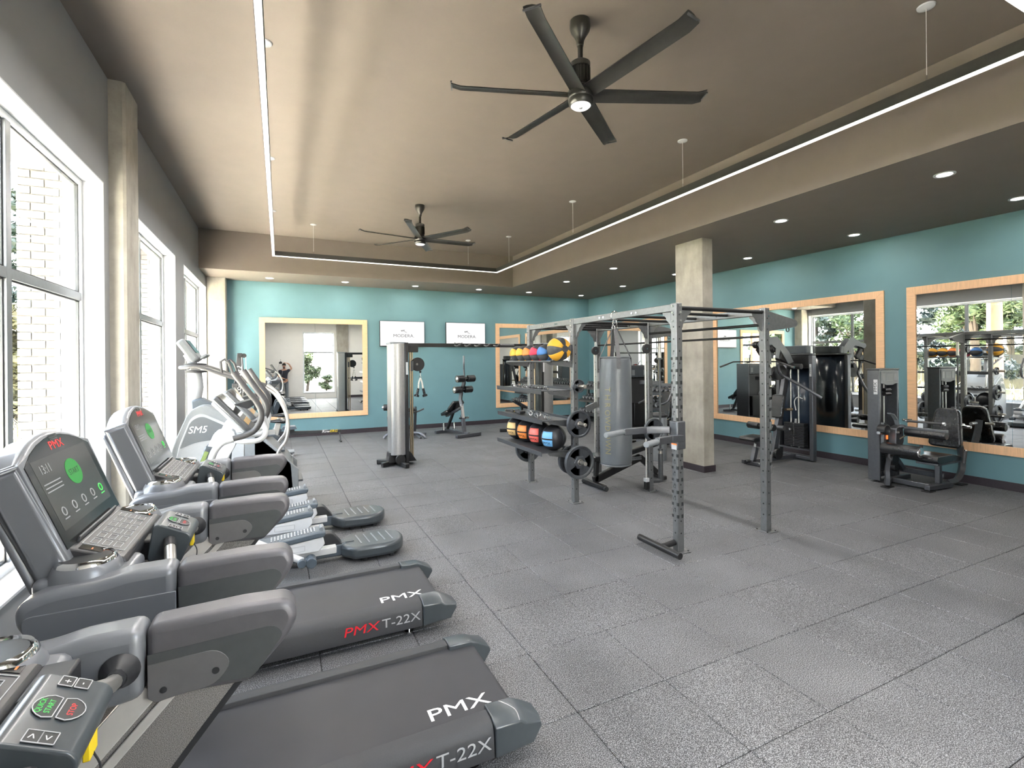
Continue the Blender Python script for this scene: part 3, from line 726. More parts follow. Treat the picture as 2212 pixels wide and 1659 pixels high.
def broadleaf(x, y, h, r, label, m, seed, n=5200, nm='broadleaf_tree', z0=0.35, sz=0.12):
    rnd = random.Random(seed); t = thing(nm, label, 'tree' if nm.endswith('tree') else 'shrub', (x, y, GZ), 'trees beyond the windows' if nm.endswith('tree') else 'shrubs outside')
    tr = MB().rings([((x, y, GZ), 0.12 * r), ((x + 0.1, y, GZ + h * 0.35), 0.09 * r), ((x, y + 0.1, GZ + h * 0.75), 0.04 * r)], 9)
    for k in range(5):
        a = rnd.uniform(0, 6.28); tr.rings([((x, y, GZ + h * 0.35), 0.05 * r), ((x + r * 0.6 * math.cos(a), y + r * 0.6 * math.sin(a), GZ + h * 0.72), 0.015 * r)], 6)
    tr.build('trunk', 'bark', t)
    blobs = []
    for k in range(22):
        a, q = rnd.uniform(0, 6.28), rnd.uniform(0, 0.75) * r; s = rnd.uniform(z0, 0.95)
        blobs.append((x + q * math.cos(a), y + q * math.sin(a), GZ + h * s, r * rnd.uniform(0.25, 0.45), r * rnd.uniform(0.25, 0.45), r * rnd.uniform(0.2, 0.38)))
    vs, fs = leafy(seed, blobs, n, sz); core = MB().add(vs, fs)
    for b in blobs: core.ball(b[:3], 1.0, 8, 6, (b[3] * 0.66, b[4] * 0.66, b[5] * 0.66))
    core.build('foliage', m, t, smooth=False, kind='stuff')
conifer(-7.2, 21.6, 11.0, 2.2, 'tall dark conifer seen through the nearest window beside the brick pier', 'leaf_deep', 11, 9000)
conifer(-11.4, 12.0, 9.5, 2.6, 'blue-green spruce reflected in the large side mirror', 'leaf_blue', 12, 8000)
conifer(-11.0, 18.8, 10.5, 2.6, 'dark conifer reflected behind the pulldown tower', 'leaf_deep', 13, 7000)
conifer(-13.0, 27.0, 12.0, 3.0, 'dark conifer furthest along the garden beyond the windows', 'leaf_deep', 14, 6000)
broadleaf(-6.0, 16.6, 3.2, 1.3, 'low yellow-green tree seen at the foot of the tall conifer through the nearest window', 'leaf_gold', 21, 6000, z0=0.15)
broadleaf(-8.2, 10.2, 6.0, 1.7, 'bright green tree reflected in the large side mirror next to the wooden pole', 'leaf_bright', 22, 8000)
broadleaf(-9.2, 5.8, 6.2, 1.9, 'green tree reflected at the edge of the large side mirror', 'leaf_bright', 23, 6000)
broadleaf(-9.2, 15.6, 5.4, 1.7, 'bright green tree reflected in the mirror behind the pulldown tower', 'leaf_bright', 24, 6000)
broadleaf(-9.5, 0.5, 6.0, 2.2, 'green tree outside the rearmost side window', 'leaf_bright', 25, 3500)
for k in range(7):
    conifer(-20.5 - 0.9 * (k % 2), -1.0 + 7.2 * k, 13.5 + 1.3 * (k % 3), 3.2, 'tall dark conifer in the row behind the garden house, %s from the camera end' % ORD[k], 'leaf_deep' if k % 3 else 'leaf_blue', 40 + k, 3600)
t = MB().rings([((-4.9, 8.4, GZ), 0.23), ((-4.9, 8.4, 6.5), 0.19), ((-4.9, 8.4, 10.0), 0.17)], 18).build('wooden_pole', 'pole_wood')
tag(t, 'thick orange-brown wooden pole outside, reflected in the large side mirror', 'pole')
# fence and neighbouring house
f = thing('garden_fence', 'grey-brown board fence across the garden outside', 'fence', (-14.5, 11, GZ))
for k in range(60):
    y = -6 + k * 0.62; MB().box((-14.53, y, GZ), (-14.50, y + 0.60, GZ + 1.7)).build('plank', 'fence_wood', f, smooth=False)
h = thing('neighbour_house', 'low pale house with a white roof beyond the garden trees', 'house', (-15.9, 4.8, GZ))
MB().box((-16.6, 2.0, GZ), (-15.2, 7.6, GZ + 2.2)).build('wall', 'siding', h, smooth=False)
MB().prism([(-16.9, GZ + 2.2), (-14.9, GZ + 2.2), (-15.9, GZ + 3.0)], 'xz', 1.7, 7.9).build('roof', 'roof_white', h, smooth=False)
MB().box((-15.2, 4, GZ + 0.8), (-15.16, 5.6, GZ + 1.8)).build('window', 'tv_black', h, smooth=False)
# tufts of tall grass in the bed by the terrace
rnd = random.Random(5); vs = []; fs = []
for k in range(2600):
    x, y = rnd.uniform(-4.3, -3.2), rnd.uniform(2, 18); a = rnd.uniform(0, 6.28); hh = rnd.uniform(0.35, 0.85); ln = rnd.uniform(0.1, 0.35)
    if abs(y - 8.4) < 0.8: continue
    d = V(math.cos(a), math.sin(a), 0); e = V(-d.y, d.x, 0) * 0.012; b = V(x, y, GZ); n0 = len(vs)
    vs += [b - e, b + e, b + d * ln * 0.35 + V(0, 0, hh * 0.7) + e * 0.7, b + d * ln * 0.35 + V(0, 0, hh * 0.7) - e * 0.7, b + d * ln + V(0, 0, hh)]
    fs += [(n0, n0 + 1, n0 + 2, n0 + 3), (n0 + 3, n0 + 2, n0 + 4)]
o = MB().add(vs, fs).build('ornamental_grass', 'leaf_gold', smooth=False); tag(o, 'dry golden ornamental grass along the terrace edge', 'grass', kind='stuff')
# courtyard walls and planting behind the rear windows
def block_wall(name, x0, x1, y, h):
    o = MB().box((x0, y - 0.2, GZ - 0.05), (x1, y - 0.012, h)).build(name, 'mortar', smooth=False, kind='structure')
    b = MB(); r = 0; z = GZ
    while z < h - 0.08:
        x = x0 - (0.2 if r % 2 else 0.0)
        while x < x1:
            a, c_ = max(x, x0), min(x + 0.39, x1)
            if c_ - a > 0.05: b.add([(a, y, z), (c_, y, z), (c_, y, z + 0.09), (a, y, z + 0.09), (a, y - 0.012, z), (c_, y - 0.012, z), (c_, y - 0.012, z + 0.09), (a, y - 0.012, z + 0.09)], [(0, 1, 2, 3), (0, 4, 5, 1), (3, 2, 6, 7), (0, 3, 7, 4), (1, 5, 6, 2)])
            x += 0.40
        z += 0.10; r += 1
    b.build('wall_bricks', 'white_brick', o, smooth=False, kind='stuff'); return o
block_wall('courtyard_wall', 1.9, 10.5, -4.4, 4.2)
block_wall('courtyard_wall', -3.0, 1.9, -6.6, 4.2)
broadleaf(1.35, -3.1, 2.4, 0.75, 'leafy green shrub in the courtyard, reflected in the end wall mirror', 'leaf_bright', 31, 2600, nm='courtyard_shrub', z0=0.2, sz=0.09)
broadleaf(2.3, -2.5, 0.9, 0.45, 'low green shrub by the courtyard wall, reflected in the end wall mirror', 'leaf_bright', 32, 900, nm='courtyard_shrub', z0=0.2, sz=0.07)
# ================================================================== TREADMILLS
def treadmill(yc, label):
    t = thing('treadmill', label, 'treadmill', (0.0, yc, 0.0), 'treadmills along the windows')
    Y = lambda s: yc + s
    # deck
    MB().box((-1.0, Y(-0.37), 0.06), (0.95, Y(0.37), 0.165)).build('deck_frame', 'dark_slate', t, bevel=0.006)
    b = MB(); loop = rounded([(-0.95, 0.192), (1.02, 0.192), (1.02, 0.10), (-0.95, 0.10)], 0.044, 5)
    b.prism(loop, 'xz', Y(-0.285), Y(0.285)); belt = b.build('running_belt', 'belt', t, ang=50)
    lettering('PMX', belt, (0.76, Y(-0.195), 0.1925), (1, 0.0, 0), (0, 1, 0), 0.115, 'white_print', 1.35, 'logo', ext=0.004)
    for s in (-1, 1):
        prof = [(0.285, 0.188), (0.29, 0.213), (0.345, 0.212), (0.375, 0.20), (0.392, 0.17), (0.398, 0.06), (0.37, 0.055), (0.30, 0.055)]
        MB().prism([(yc + s * p[0], p[1]) for p in prof], 'yz', -0.9, 0.86).build('side_rail', 'rail_fabric', t, bevel=0.003)
        cap = [(0.862, 0.218), (0.99, 0.214), (1.035, 0.195), (1.112, 0.150), (1.118, 0.128), (1.075, 0.062), (0.862, 0.052)]
        c = MB(); n = len(cap)
        inner, mid, outer = 0.262, 0.35, 0.405
        vs = []
        for yy_, sh in ((inner, 0.0), (mid, 0.0), (outer, 0.022)):
            for (x, z) in cap:
                vs.append((x - (sh * 0.9 if x > 1.0 else 0), Y(s * yy_), z - (sh if z > 0.15 else -sh * 0.4)))
        fs = [tuple(range(n)), tuple(range(3 * n - 1, 2 * n - 1, -1))]
        for k in range(2):
            for i in range(n): fs.append((k * n + i, k * n + (i + 1) % n, (k + 1) * n + (i + 1) % n, (k + 1) * n + i))
        c.add(vs, fs).build('end_cap', 'cap_plastic', t, bevel=0.006, seg=3)
        if s < 0:
            yy_ = Y(-0.3985)
            r = t
            lettering('PMX', r, (0.455, yy_, 0.130), (1, 0, 0.0), (0, 0, 1), 0.082, 'red_print', 1.35, 'logo', shear=0.15, ext=0.004)
            lettering('T-22X', r, (0.715, yy_, 0.132), (1, 0, 0.0), (0, 0, 1), 0.083, 'grey_print', 1.18, 'logo', ext=0.004)
        for x in (-0.75, 0.78):
            f = MB().cyl((x, Y(s * 0.33), 0.0), (x, Y(s * 0.33), 0.018), 0.03, n=14); f.cyl((x, Y(s * 0.33), 0.015), (x, Y(s * 0.33), 0.07), 0.011, n=10); f.build('levelling_foot', 'chrome', t)
    hood = rounded([(-1.12, 0.05), (-1.14, 0.20), (-1.02, 0.335), (-0.72, 0.34), (-0.52, 0.225), (-0.50, 0.17), (-0.52, 0.05)], 0.05, 4)
    MB().prism(hood, 'xz', Y(-0.355), Y(0.355)).build('motor_hood', 'mid_blue_grey', t, bevel=0.03, seg=3)
    for s in (-1, 1):
        o = t
        a, b_ = sorted((Y(s * 0.365), Y(s * 0.432)))
        up = [(-0.335, 1.02), (-0.085, 0.985), (-0.245, 0.775), (-0.72, 0.20), (-1.04, 0.20), (-1.04, 0.32), (-0.47, 0.86)]
        u = MB().prism(rounded(up, 0.03, 3), 'xz', a, b_).build('upright', 'upright_finish', t, bevel=0.006)
        yi = Y(s * 0.362)
        for k, (off, w_, m_) in enumerate(((0.0, 0.062, 'trim_silver'), (0.075, 0.024, 'trim_silver'))):
            p0, p1 = V(-0.318 + off, yi, 1.0), V(-1.0 + off * 1.1, yi, 0.27)
            MB().beam(p0, p1, 0.012, w_).build('upright_trim', m_, u, bevel=0.003)
        MB().beam(V(-0.09, Y(s * 0.40), 0.985), V(-0.72, Y(s * 0.40), 0.205), 0.072, 0.016).build('upright_edge', 'black_plastic', u)
        # rear half of the arm
        ai, ao = (Y(s * 0.345), Y(s * 0.448)); a, b_ = sorted((ai, ao))
        arm = rounded([(-0.322, 1.165), (-0.10, 1.172), (0.02, 1.166), (0.045, 1.115), (0.018, 1.062), (-0.085, 0.955), (-0.27, 0.968), (-0.300, 0.962), (-0.322, 0.985)], [0.0, 0.02, 0.05, 0.04, 0.04, 0.02, 0.01, 0.02, 0.01], 5)
        h = MB().prism(arm, 'xz', a, b_).build('handrail', 'arm_top', t, bevel=0.026, seg=4)
        pan = rounded([(-0.318, 1.095), (-0.02, 1.105), (0.005, 1.075), (-0.075, 0.972), (-0.316, 0.99)], [0, 0.03, 0.02, 0.02, 0], 4)
        plate = rounded([(-0.317, 1.070), (-0.16, 1.074), (-0.125, 1.03), (-0.165, 0.978), (-0.270, 0.973), (-0.300, 0.968), (-0.317, 0.985)], [0, 0.04, 0.04, 0.03, 0.01, 0.01, 0], 4)
        for side, yy_ in ((-1, a), (1, b_)):
            e = 0.0018 * side
            y0, y1 = sorted((yy_, yy_ + e)); MB().prism(pan, 'xz', y0, y1).build('side_panel', 'arm_panel', h, bevel=0.0008, seg=1)
            y0, y1 = sorted((yy_ + e, yy_ + 2.4 * e))
            inner = (side == -1 and s == 1) or (side == 1 and s == -1)
            if inner:
                MB().prism(plate, 'xz', y0, y1).build('bolt_plate', 'arm_plate', h, bevel=0.0008, seg=1)
                for (x, z, r) in ((-0.283, 0.998, 0.008), (-0.165, 1.016, 0.009)):
                    MB().cyl((x, yy_ + 2 * e, z), (x, yy_ + 3.4 * e, z), r, n=14).build('bolt', 'gasket', h)
        # front half, flowing into the console
        fr = rounded([(-0.3235, 1.168), (-0.46, 1.166), (-0.52, 1.152), (-0.66, 1.146), (-0.735, 1.115), (-0.742, 1.06), (-0.70, 0.985), (-0.60, 0.955), (-0.3235, 0.985)], [0, 0.04, 0.03, 0.06, 0.05, 0.05, 0.05, 0.05, 0], 5)
        fi, fo = sorted((Y(s * 0.335), Y(s * 0.448)))
        f2 = MB().prism(fr, 'xz', fi, fo).build('handrail_front', 'shell_grey', t, bevel=0.03, seg=4)
        y0, y1 = sorted((Y(s * 0.447), Y(s * 0.4515))); MB().prism(rounded([(-0.3235, 1.085), (-0.72, 1.082), (-0.71, 1.0), (-0.60, 0.972), (-0.3235, 1.0)], [0, 0.03, 0.05, 0.05, 0], 4), 'xz', y0, y1).build('side_panel', 'shell_grey', f2, bevel=0.003)
        # cup holder in its shoulder
        sh = rounded([(-0.735, Y(s * 0.14)), (-0.46, Y(s * 0.16)), (-0.46, Y(s * 0.36)), (-0.735, Y(s * 0.36))], 0.05, 4)
        if s < 0: sh = sh[::-1]
        MB().prism(sh, 'xy', 1.0, 1.150).build('console_shoulder', 'shell_grey', t, bevel=0.022, seg=3)
        cc = (-0.60, Y(s * 0.30), 1.182)
        cup = MB().lathe([(0.060, -0.075), (0.066, -0.005), (0.068, 0.012), (0.074, 0.018), (0.082, 0.010), (0.086, -0.010)], cc, n=30).build('cup_holder', 'chrome', t)
        MB().lathe([(0.105, -0.055), (0.096, -0.02), (0.088, -0.004), (0.080, 0.004), (0.0, 0.004)], cc, n=30).build('cup_collar', 'shell_grey', t)
        MB().lathe([(0.0, 0.006), (0.0665, 0.006), (0.0665, 0.012)], cc, n=24).build('cup_liner', 'gasket', cup)
        # curved grip from arm to the control pod
        boss = MB().lathe([(0.040, 0.0), (0.044, 0.012), (0.028, 0.034), (0.024, 0.05)], (-0.372, Y(s * 0.345), 1.075), (0, -s, 0), n=22).build('grip_boss', 'black_plastic', t)
        pts = [(-0.372, Y(s * 0.335), 1.075), (-0.372, Y(s * 0.26), 1.085), (-0.385, Y(s * 0.18), 1.12), (-0.40, Y(s * 0.105), 1.155)]
        g = MB().tube(pts, 0.0195, 12, 6).build('grip', 'silver', t)
        P = catmull(pts, 6)
        MB().rings([(p, 0.0215) for p in P[:6]], 12).build('grip_collar', 'black_plastic', g)
        MB().rings([(p, 0.0215) for p in P[-4:]], 12).build('grip_collar', 'black_plastic', g)
    # console base, control panel
    MB().box((-0.74, Y(-0.17), 1.0), (-0.50, Y(0.17), 1.14)).build('console_base', 'black_plastic', t, bevel=0.02, seg=3)
    o, ex, ey = V(-0.662, yc, 1.222), V(0, 1, 0), V(-0.95, 0, 0.33)
    cp = MB().prism([(-0.70, 1.245), (-0.655, 1.226), (-0.50, 1.165), (-0.49, 1.14), (-0.50, 1.11), (-0.72, 1.13)], 'xz', Y(-0.275), Y(0.275)).build('control_panel', 'black_plastic', t, bevel=0.008)
    n_ = V(0.366, 0, 0.931); ex_ = V(0, 1, 0); ey_ = V(-0.931, 0, 0.366)
    ctr = V(-0.578, yc, 1.196) + n_ * 0.0005
    kp = MB(); 
    for (cx_, cy2, w_, h_) in [(-0.17 + 0.068 * i, 0.035 - 0.035 * j, 0.052, 0.024) for i in range(6) for j in range(3)]:
        kp.frame_slab(cx_ - w_ / 2, cy2 - h_ / 2, cx_ + w_ / 2, cy2 + h_ / 2, 0.0022, ctr, ex_, ey_, 0.0, 0.0012)
    kp.frame_slab(-0.215, -0.065, 0.215, 0.065, 0.0022, ctr, ex_, ey_, 0.0, 0.0012)
    kp.build('key_outlines', 'grey_print', cp, smooth=False, kind='stuff')
    for yy_ in (-0.245, 0.245):
        MB().slab([(yy_ - 0.02, -0.06), (yy_ + 0.02, -0.06), (yy_ + 0.02, 0.06), (yy_ - 0.02, 0.06)], ctr, ex_, ey_, 0, 0.001).build('instruction_strip', 'screen_glass', cp, smooth=False)
        for k in range(3): MB().slab([(yy_ - 0.010, -0.05 + 0.036 * k), (yy_ + 0.004, -0.05 + 0.036 * k), (yy_ + 0.004, -0.046 + 0.036 * k), (yy_ - 0.010, -0.046 + 0.036 * k)], ctr, ex_, ey_, 0.001, 0.0016).build('warning_line', 'glow_orange', cp, smooth=False)
    MB().slab([(-0.21, 0.075), (0.21, 0.075), (0.21, 0.083), (-0.21, 0.083)], ctr, ex_, ey_, 0, 0.02).build('book_ledge', 'steel_grey', cp, bevel=0.002)
    MB().box((-0.50, Y(0.13), 1.10), (-0.43, Y(0.275), 1.16)).build('accessory_tray', 'black_plastic', t, bevel=0.006)
    # upright head with the screen
    sax = V(-0.352, 0, 0.936); nax = V(0.936, 0, 0.352); o = V(-0.655, yc, 1.225)
    outl = [(-0.315, -0.13), (0.315, -0.13), (0.318, 0.32)]
    for k in range(9):
        a = k / 8; outl.append((0.318 - 0.636 * a, 0.32 + 0.085 * math.sin(PI * a) ** 0.8))
    outl.append((-0.318, 0.32))
    cs = MB().slab(outl, o, (0, 1, 0), sax, -0.105, 0.0).build('console_head', 'shell_grey', t, bevel=0.022, seg=4)
    MB().slab([(-0.305, -0.12), (0.305, -0.12), (0.305, 0.30), (-0.305, 0.30)], o, (0, 1, 0), sax, -0.135, -0.10).build('console_back', 'shell_grey', cs, bevel=0.02, seg=3)
    bz = [(-0.292, 0.0), (0.292, 0.0), (0.294, 0.305)] + [(0.294 - 0.588 * k / 8, 0.305 + 0.078 * math.sin(PI * k / 8) ** 0.8) for k in range(9)] + [(-0.294, 0.305)]
    bzo = MB().slab(bz, o, (0, 1, 0), sax, -0.004, 0.0025).build('bezel', 'screen_glass', t, bevel=0.001, seg=1)
    scr = MB().slab([(-0.25, 0.055), (0.25, 0.055), (0.25, 0.315), (-0.25, 0.315)], o, (0, 1, 0), sax, 0.0, 0.003).build('screen', 'screen_dim', t, smooth=False)
    Q = lambda a, b: o + V(0, 1, 0) * a + sax * b + nax * 0.0035
    EX, EY = V(0, 1, 0), sax
    gm = MB(); gm.slab([(0.066 * math.cos(2 * PI * k / 28), 0.052 * math.sin(2 * PI * k / 28)) for k in range(28)], Q(0.03, 0.225), EX, EY, 0, 0.0008); gm.build('start_button', 'start_green', scr, smooth=False)
    lettering('START', scr, Q(0.03, 0.225) + nax * 0.001, EX, EY, 0.032, 'ink', 1.0)
    lettering('13:11', scr, Q(-0.17, 0.275), EX, EY, 0.046, 'led_grey', 0.9)
    for k in range(3): MB().slab([(-0.235, -0.002), (-0.10, -0.002), (-0.10, 0.002), (-0.235, 0.002)], Q(0, 0.225 - 0.014 * k), EX, EY, 0, 0.0006).build('caption_line', 'led_grey', scr, smooth=False)
    for k in range(5):
        ic = MB().ring(Q(-0.19 + 0.095 * k, 0.115), nax, 0.015, 0.0022, 16, 5); ic.slab([(-0.02, -0.028), (0.02, -0.028), (0.02, -0.024), (-0.02, -0.024)], Q(-0.19 + 0.095 * k, 0.115), EX, EY, 0, 0.0006)
        ic.build('menu_icon', 'led_grey' if k < 4 else 'led_green', scr, smooth=False)
    lettering('PMX', t, o + sax * 0.345 + nax * 0.003, EX, EY, 0.046, 'led_red', 1.35, 'logo')
    gr = MB()
    for k in range(3): gr.slab([(-0.035, -0.0025), (0.035, -0.0025), (0.035, 0.0025), (-0.035, 0.0025)], o + sax * (0.368 + 0.008 * k) + nax * 0.0035, EX, EY, -0.001, 0.0006)
    gr.build('speaker_slots', 'gasket', bzo, smooth=False)
    # control pod between the grips
    pod = [(-0.475, 1.09), (-0.455, 1.215), (-0.435, 1.222), (-0.335, 1.172), (-0.325, 1.15), (-0.365, 1.06), (-0.44, 1.045)]
    po = MB().prism(rounded(pod, 0.012, 3), 'xz', Y(-0.105), Y(0.105)).build('control_pod', 'cap_plastic', t, bevel=0.014, seg=3)
    MB().box((-0.52, Y(-0.05), 1.07), (-0.45, Y(0.05), 1.15)).build('pod_bracket', 'black_plastic', po, bevel=0.01)
    pn = V(0.447, 0, 0.894); pe = V(0, 1, 0); pu = V(-0.894, 0, 0.447); pc = V(-0.385, yc, 1.197) + pn * 0.0018
    def key(poly, txt, col, c2, sz, nm='key'):
        k_ = MB().slab(poly, pc, pe, pu, -0.002, 0.0012).build(nm, 'gasket', po, smooth=False)
        ol = MB(); n = len(poly)
        for i in range(n):
            a, b = Vector(poly[i] + (0,)), Vector(poly[(i + 1) % n] + (0,))
            ol.beam(pc + pe * a.x + pu * a.y + pn * 0.0013, pc + pe * b.x + pu * b.y + pn * 0.0013, 0.0018, 0.0012, up=tuple(pn))
        ol.build('key_outline', 'grey_print', k_ if False else po, smooth=False)
        for j, s_ in enumerate(txt): lettering(s_, po, pc + pe * c2[0] + pu * (c2[1] + sz * 0.55 * (len(txt) - 1) - j * sz * 1.1) + pn * 0.0014, pe, pu, sz, col, 1.0)
    arcL = [(0.028, 0.003)] + [(0.034 * math.cos(a), 0.006 + 0.036 * math.sin(a)) for a in [0.35 + 2.44 * k / 8 for k in range(9)]] + [(-0.028, 0.003)]
    arcR = [(p[0], -p[1]) for p in arcL][::-1]
    key(arcL, ['QUICK', 'START'], 'led_green', (0.0, 0.0225), 0.0135); key(arcR, ['STOP'], 'led_red', (0.0, -0.0215), 0.0145)
    for s_, tx in ((1, '+'), (-1, '-')):
        key([(0.066, 0.0 + s_ * 0.002 + (0.024 if s_ > 0 else 0)), (0.096, 0.0 + s_ * 0.002 + (0.024 if s_ > 0 else 0)), (0.096, -0.024 + s_ * 0.002 + (0.024 if s_ > 0 else 0)), (0.066, -0.024 + s_ * 0.002 + (0.024 if s_ > 0 else 0))][::-1], [tx], 'white_print', (0.081, 0.012 * s_), 0.022)
    for s_, tx in ((-1, '<'), (1, '>')):
        key([(-0.096, 0.0 + (0.024 if s_ > 0 else 0)), (-0.066, 0.0 + (0.024 if s_ > 0 else 0)), (-0.066, -0.024 + (0.024 if s_ > 0 else 0)), (-0.096, -0.024 + (0.024 if s_ > 0 else 0))][::-1], [tx], 'white_print', (-0.081, 0.012 * s_), 0.022)
    # safety key, cord and red clip
    MB().box((-0.345, Y(-0.022), 1.095), (-0.333, Y(0.022), 1.135)).build('safety_key', 'yellow_print', po, bevel=0.002)
    MB().tube([(-0.335, Y(0), 1.10), (-0.322, Y(-0.005), 1.07), (-0.325, Y(-0.01), 1.03)], 0.002, 6).build('safety_cord', 'black_plastic', po)
    cl = MB(); cl.beam((-0.325, Y(-0.005), 1.035), (-0.322, Y(-0.02), 0.985), 0.016, 0.012); cl.beam((-0.325, Y(-0.015), 1.035), (-0.322, Y(0.006), 0.985), 0.012, 0.010); cl.build('safety_clip', 'red_print', po, bevel=0.002)
    return t
emitter('screen_dim', (0.40, 0.40, 0.36), 0.03)
M['screen_dim'].node_tree.nodes['Principled BSDF'].inputs['Base Color'].default_value = (0.02, 0.02, 0.02, 1)
M['screen_dim'].node_tree.nodes['Principled BSDF'].inputs['Roughness'].default_value = 0.15
M['screen_dim'].node_tree.nodes['Principled BSDF'].inputs['Specular IOR Level'].default_value = 0.2
tm2 = treadmill(2.43, 'grey treadmill in the middle of three, its screen lit with a green START disc')
tm1 = copy_tree(tm2); tm1.location.y = 1.21
tag(tm1, 'grey treadmill closest to the camera, only its arm and control pod in view', 'treadmill', 'treadmills along the windows')
tm3 = copy_tree(tm2); tm3.location.y = 3.66
tag(tm3, 'grey treadmill furthest from the camera, next to the elliptical trainers', 'treadmill', 'treadmills along the windows')

# ================================================================== ELLIPTICAL TRAINERS
def elliptical(yc, label):
    t = thing('elliptical_trainer', label, 'elliptical trainer', (0.0, yc, 0.0), 'elliptical trainers beside the treadmills')
    Y = lambda s: yc + s
    # rear stabiliser cover: flat rounded paddle
    pl_ = [(0.50, Y(-0.085)), (0.60, Y(-0.215)), (0.86, Y(-0.225))]
    for k in range(11):
        a = -PI / 2 + PI * k / 10; pl_.append((0.88 + 0.205 * math.cos(a), Y(0.225 * math.sin(a))))
    pl_ += [(0.60, Y(0.215)), (0.50, Y(0.085))]
    rc = MB().prism(pl_, 'xy', 0.035, 0.150).build('rear_cover', 'cap_plastic', t, bevel=0.032, seg=3)
    for k in range(5):
        x = 0.665 + 0.072 * k
        MB().beam((x - 0.012, Y(0.125), 0.1515), (x + 0.012, Y(-0.125), 0.1515), 0.012, 0.008).build('grip_rib', 'pale_grey', rc, bevel=0.002)
    MB().box((0.50, Y(-0.03), 0.148), (0.62, Y(0.03), 0.158)).build('cover_plate', 'dark_slate', rc, bevel=0.003)
    for x, s in ((0.7, -1), (0.95, -1), (0.7, 1), (0.95, 1)): MB().cyl((x, Y(s * 0.14), 0), (x, Y(s * 0.14), 0.04), 0.025, n=12).build('rubber_foot', 'gasket', t)
    # spine and crank housing
    MB().beam((-1.05, yc, 0.10), (0.55, yc, 0.10), 0.13, 0.11).build('base_beam', 'mid_blue_grey', t, bevel=0.012)
    MB().prism(rounded([(0.30, 0.10), (0.32, 0.27), (0.42, 0.27), (0.53, 0.13), (0.55, 0.06), (0.32, 0.05)], 0.03, 3), 'xz', Y(-0.06), Y(0.06)).build('pivot_cover', 'black_plastic', t, bevel=0.01)
    MB().prism(rounded([(-1.18, 0.06), (-1.2, 0.42), (-1.02, 0.78), (-0.66, 0.80), (-0.46, 0.52), (-0.42, 0.06)], 0.1, 5), 'xz', Y(-0.12), Y(0.12)).build('drive_housing', 'mid_blue_grey', t, bevel=0.03, seg=3)
    MB().box((-1.12, Y(-0.3), 0.0), (-1.02, Y(0.3), 0.06)).build('front_foot', 'dark_slate', t, bevel=0.01)
    for s in (-1, 1):
        dz = 0.02 if s < 0 else 0.07; dx = -0.02 if s < 0 else -0.09
        # pedal beam: white channel with a dark foot tray
        MB().beam((-0.62, Y(s * 0.24), 0.155 + dz), (0.46 + dx, Y(s * 0.24), 0.165 + dz), 0.075, 0.062).build('pedal_beam', 'white_gloss', t, bevel=0.008)
        side = [(-0.16 + dx, 0.19 + dz), (-0.14 + dx, 0.255 + dz), (0.345 + dx, 0.315 + dz), (0.36 + dx, 0.25 + dz), (0.31 + dx, 0.19 + dz)]
        pd = MB().prism(side, 'xz', Y(s * 0.24 - 0.085), Y(s * 0.24 + 0.085)).build('pedal_cradle', 'white_gloss', t, bevel=0.008)
        y0 = Y(s * 0.24 - 0.0875)
        MB().frame_slab(0.03 + dx, 0.215 + dz, 0.20 + dx, 0.262 + dz, 0.004, (0, y0, 0), (1, 0, 0), (0, 0, 1), 0, 0.002).build('cradle_emboss', 'off_white', pd, bevel=0.001)
        tray = [(-0.20 + dx, 0.262 + dz), (-0.22 + dx, 0.345 + dz), (-0.10 + dx, 0.315 + dz), (0.30 + dx, 0.362 + dz), (0.37 + dx, 0.355 + dz), (0.355 + dx, 0.312 + dz)]
        tr = MB().prism(tray, 'xz', Y(s * 0.24 - 0.095), Y(s * 0.24 + 0.095)).build('foot_tray', 'mid_blue_grey', t, bevel=0.012)
        gm = MB()
        for k in range(14):
            x = -0.06 + 0.026 * k + dx
            for q in (-0.04, 0.0, 0.04): gm.beam((x, Y(s * 0.24 + q - 0.014), 0.322 + dz + 0.116 * (x - dx + 0.1)), (x, Y(s * 0.24 + q + 0.014), 0.322 + dz + 0.116 * (x - dx + 0.1)), 0.010, 0.006)
        gm.build('tread_studs', 'grey_print', tr, smooth=False, kind='stuff')
        MB().cyl((0.335 + dx, Y(s * 0.24 - 0.05), 0.372 + dz), (0.335 + dx, Y(s * 0.24 + 0.05), 0.372 + dz), 0.016, n=12).build('heel_stop', 'pale_grey', pd)
        # white link arm with roller
        MB().cyl((-0.55, Y(s * 0.37), 0.60), (0.155, Y(s * 0.37), 0.165 + dz * 0.3), 0.029, n=14).build('link_arm', 'white_gloss', t)
        MB().cyl((0.15, Y(s * 0.33), 0.165), (0.15, Y(s * 0.43), 0.165), 0.034, n=18).cyl((0.225, Y(s * 0.31), 0.155), (0.225, Y(s * 0.42), 0.155), 0.043, n=20).build('roller', 'mid_blue_grey', t, bevel=0.004)
        MB().beam((0.14, Y(s * 0.37), 0.165), (0.225, Y(s * 0.37), 0.155), 0.05, 0.05).build('roller_yoke', 'mid_blue_grey', t, bevel=0.008)
        # moving handle: dark grip above, white lower arm
        yo = Y(s * 0.30); dzh = 0.0 if s < 0 else 0.01; dxh = 0 if s < 0 else 0.035
        gp = [(-0.345 + dxh, yo, 1.775 + dzh), (-0.25 + dxh, yo, 1.63), (-0.165 + dxh, yo, 1.50), (-0.145 + dxh, yo, 1.40), (-0.19 + dxh, yo, 1.30), (-0.27 + dxh, yo, 1.255), (-0.35 + dxh, yo, 1.235)]
        MB().tube(gp, 0.024, 12, 6).build('moving_grip', 'grip_rubber', t)
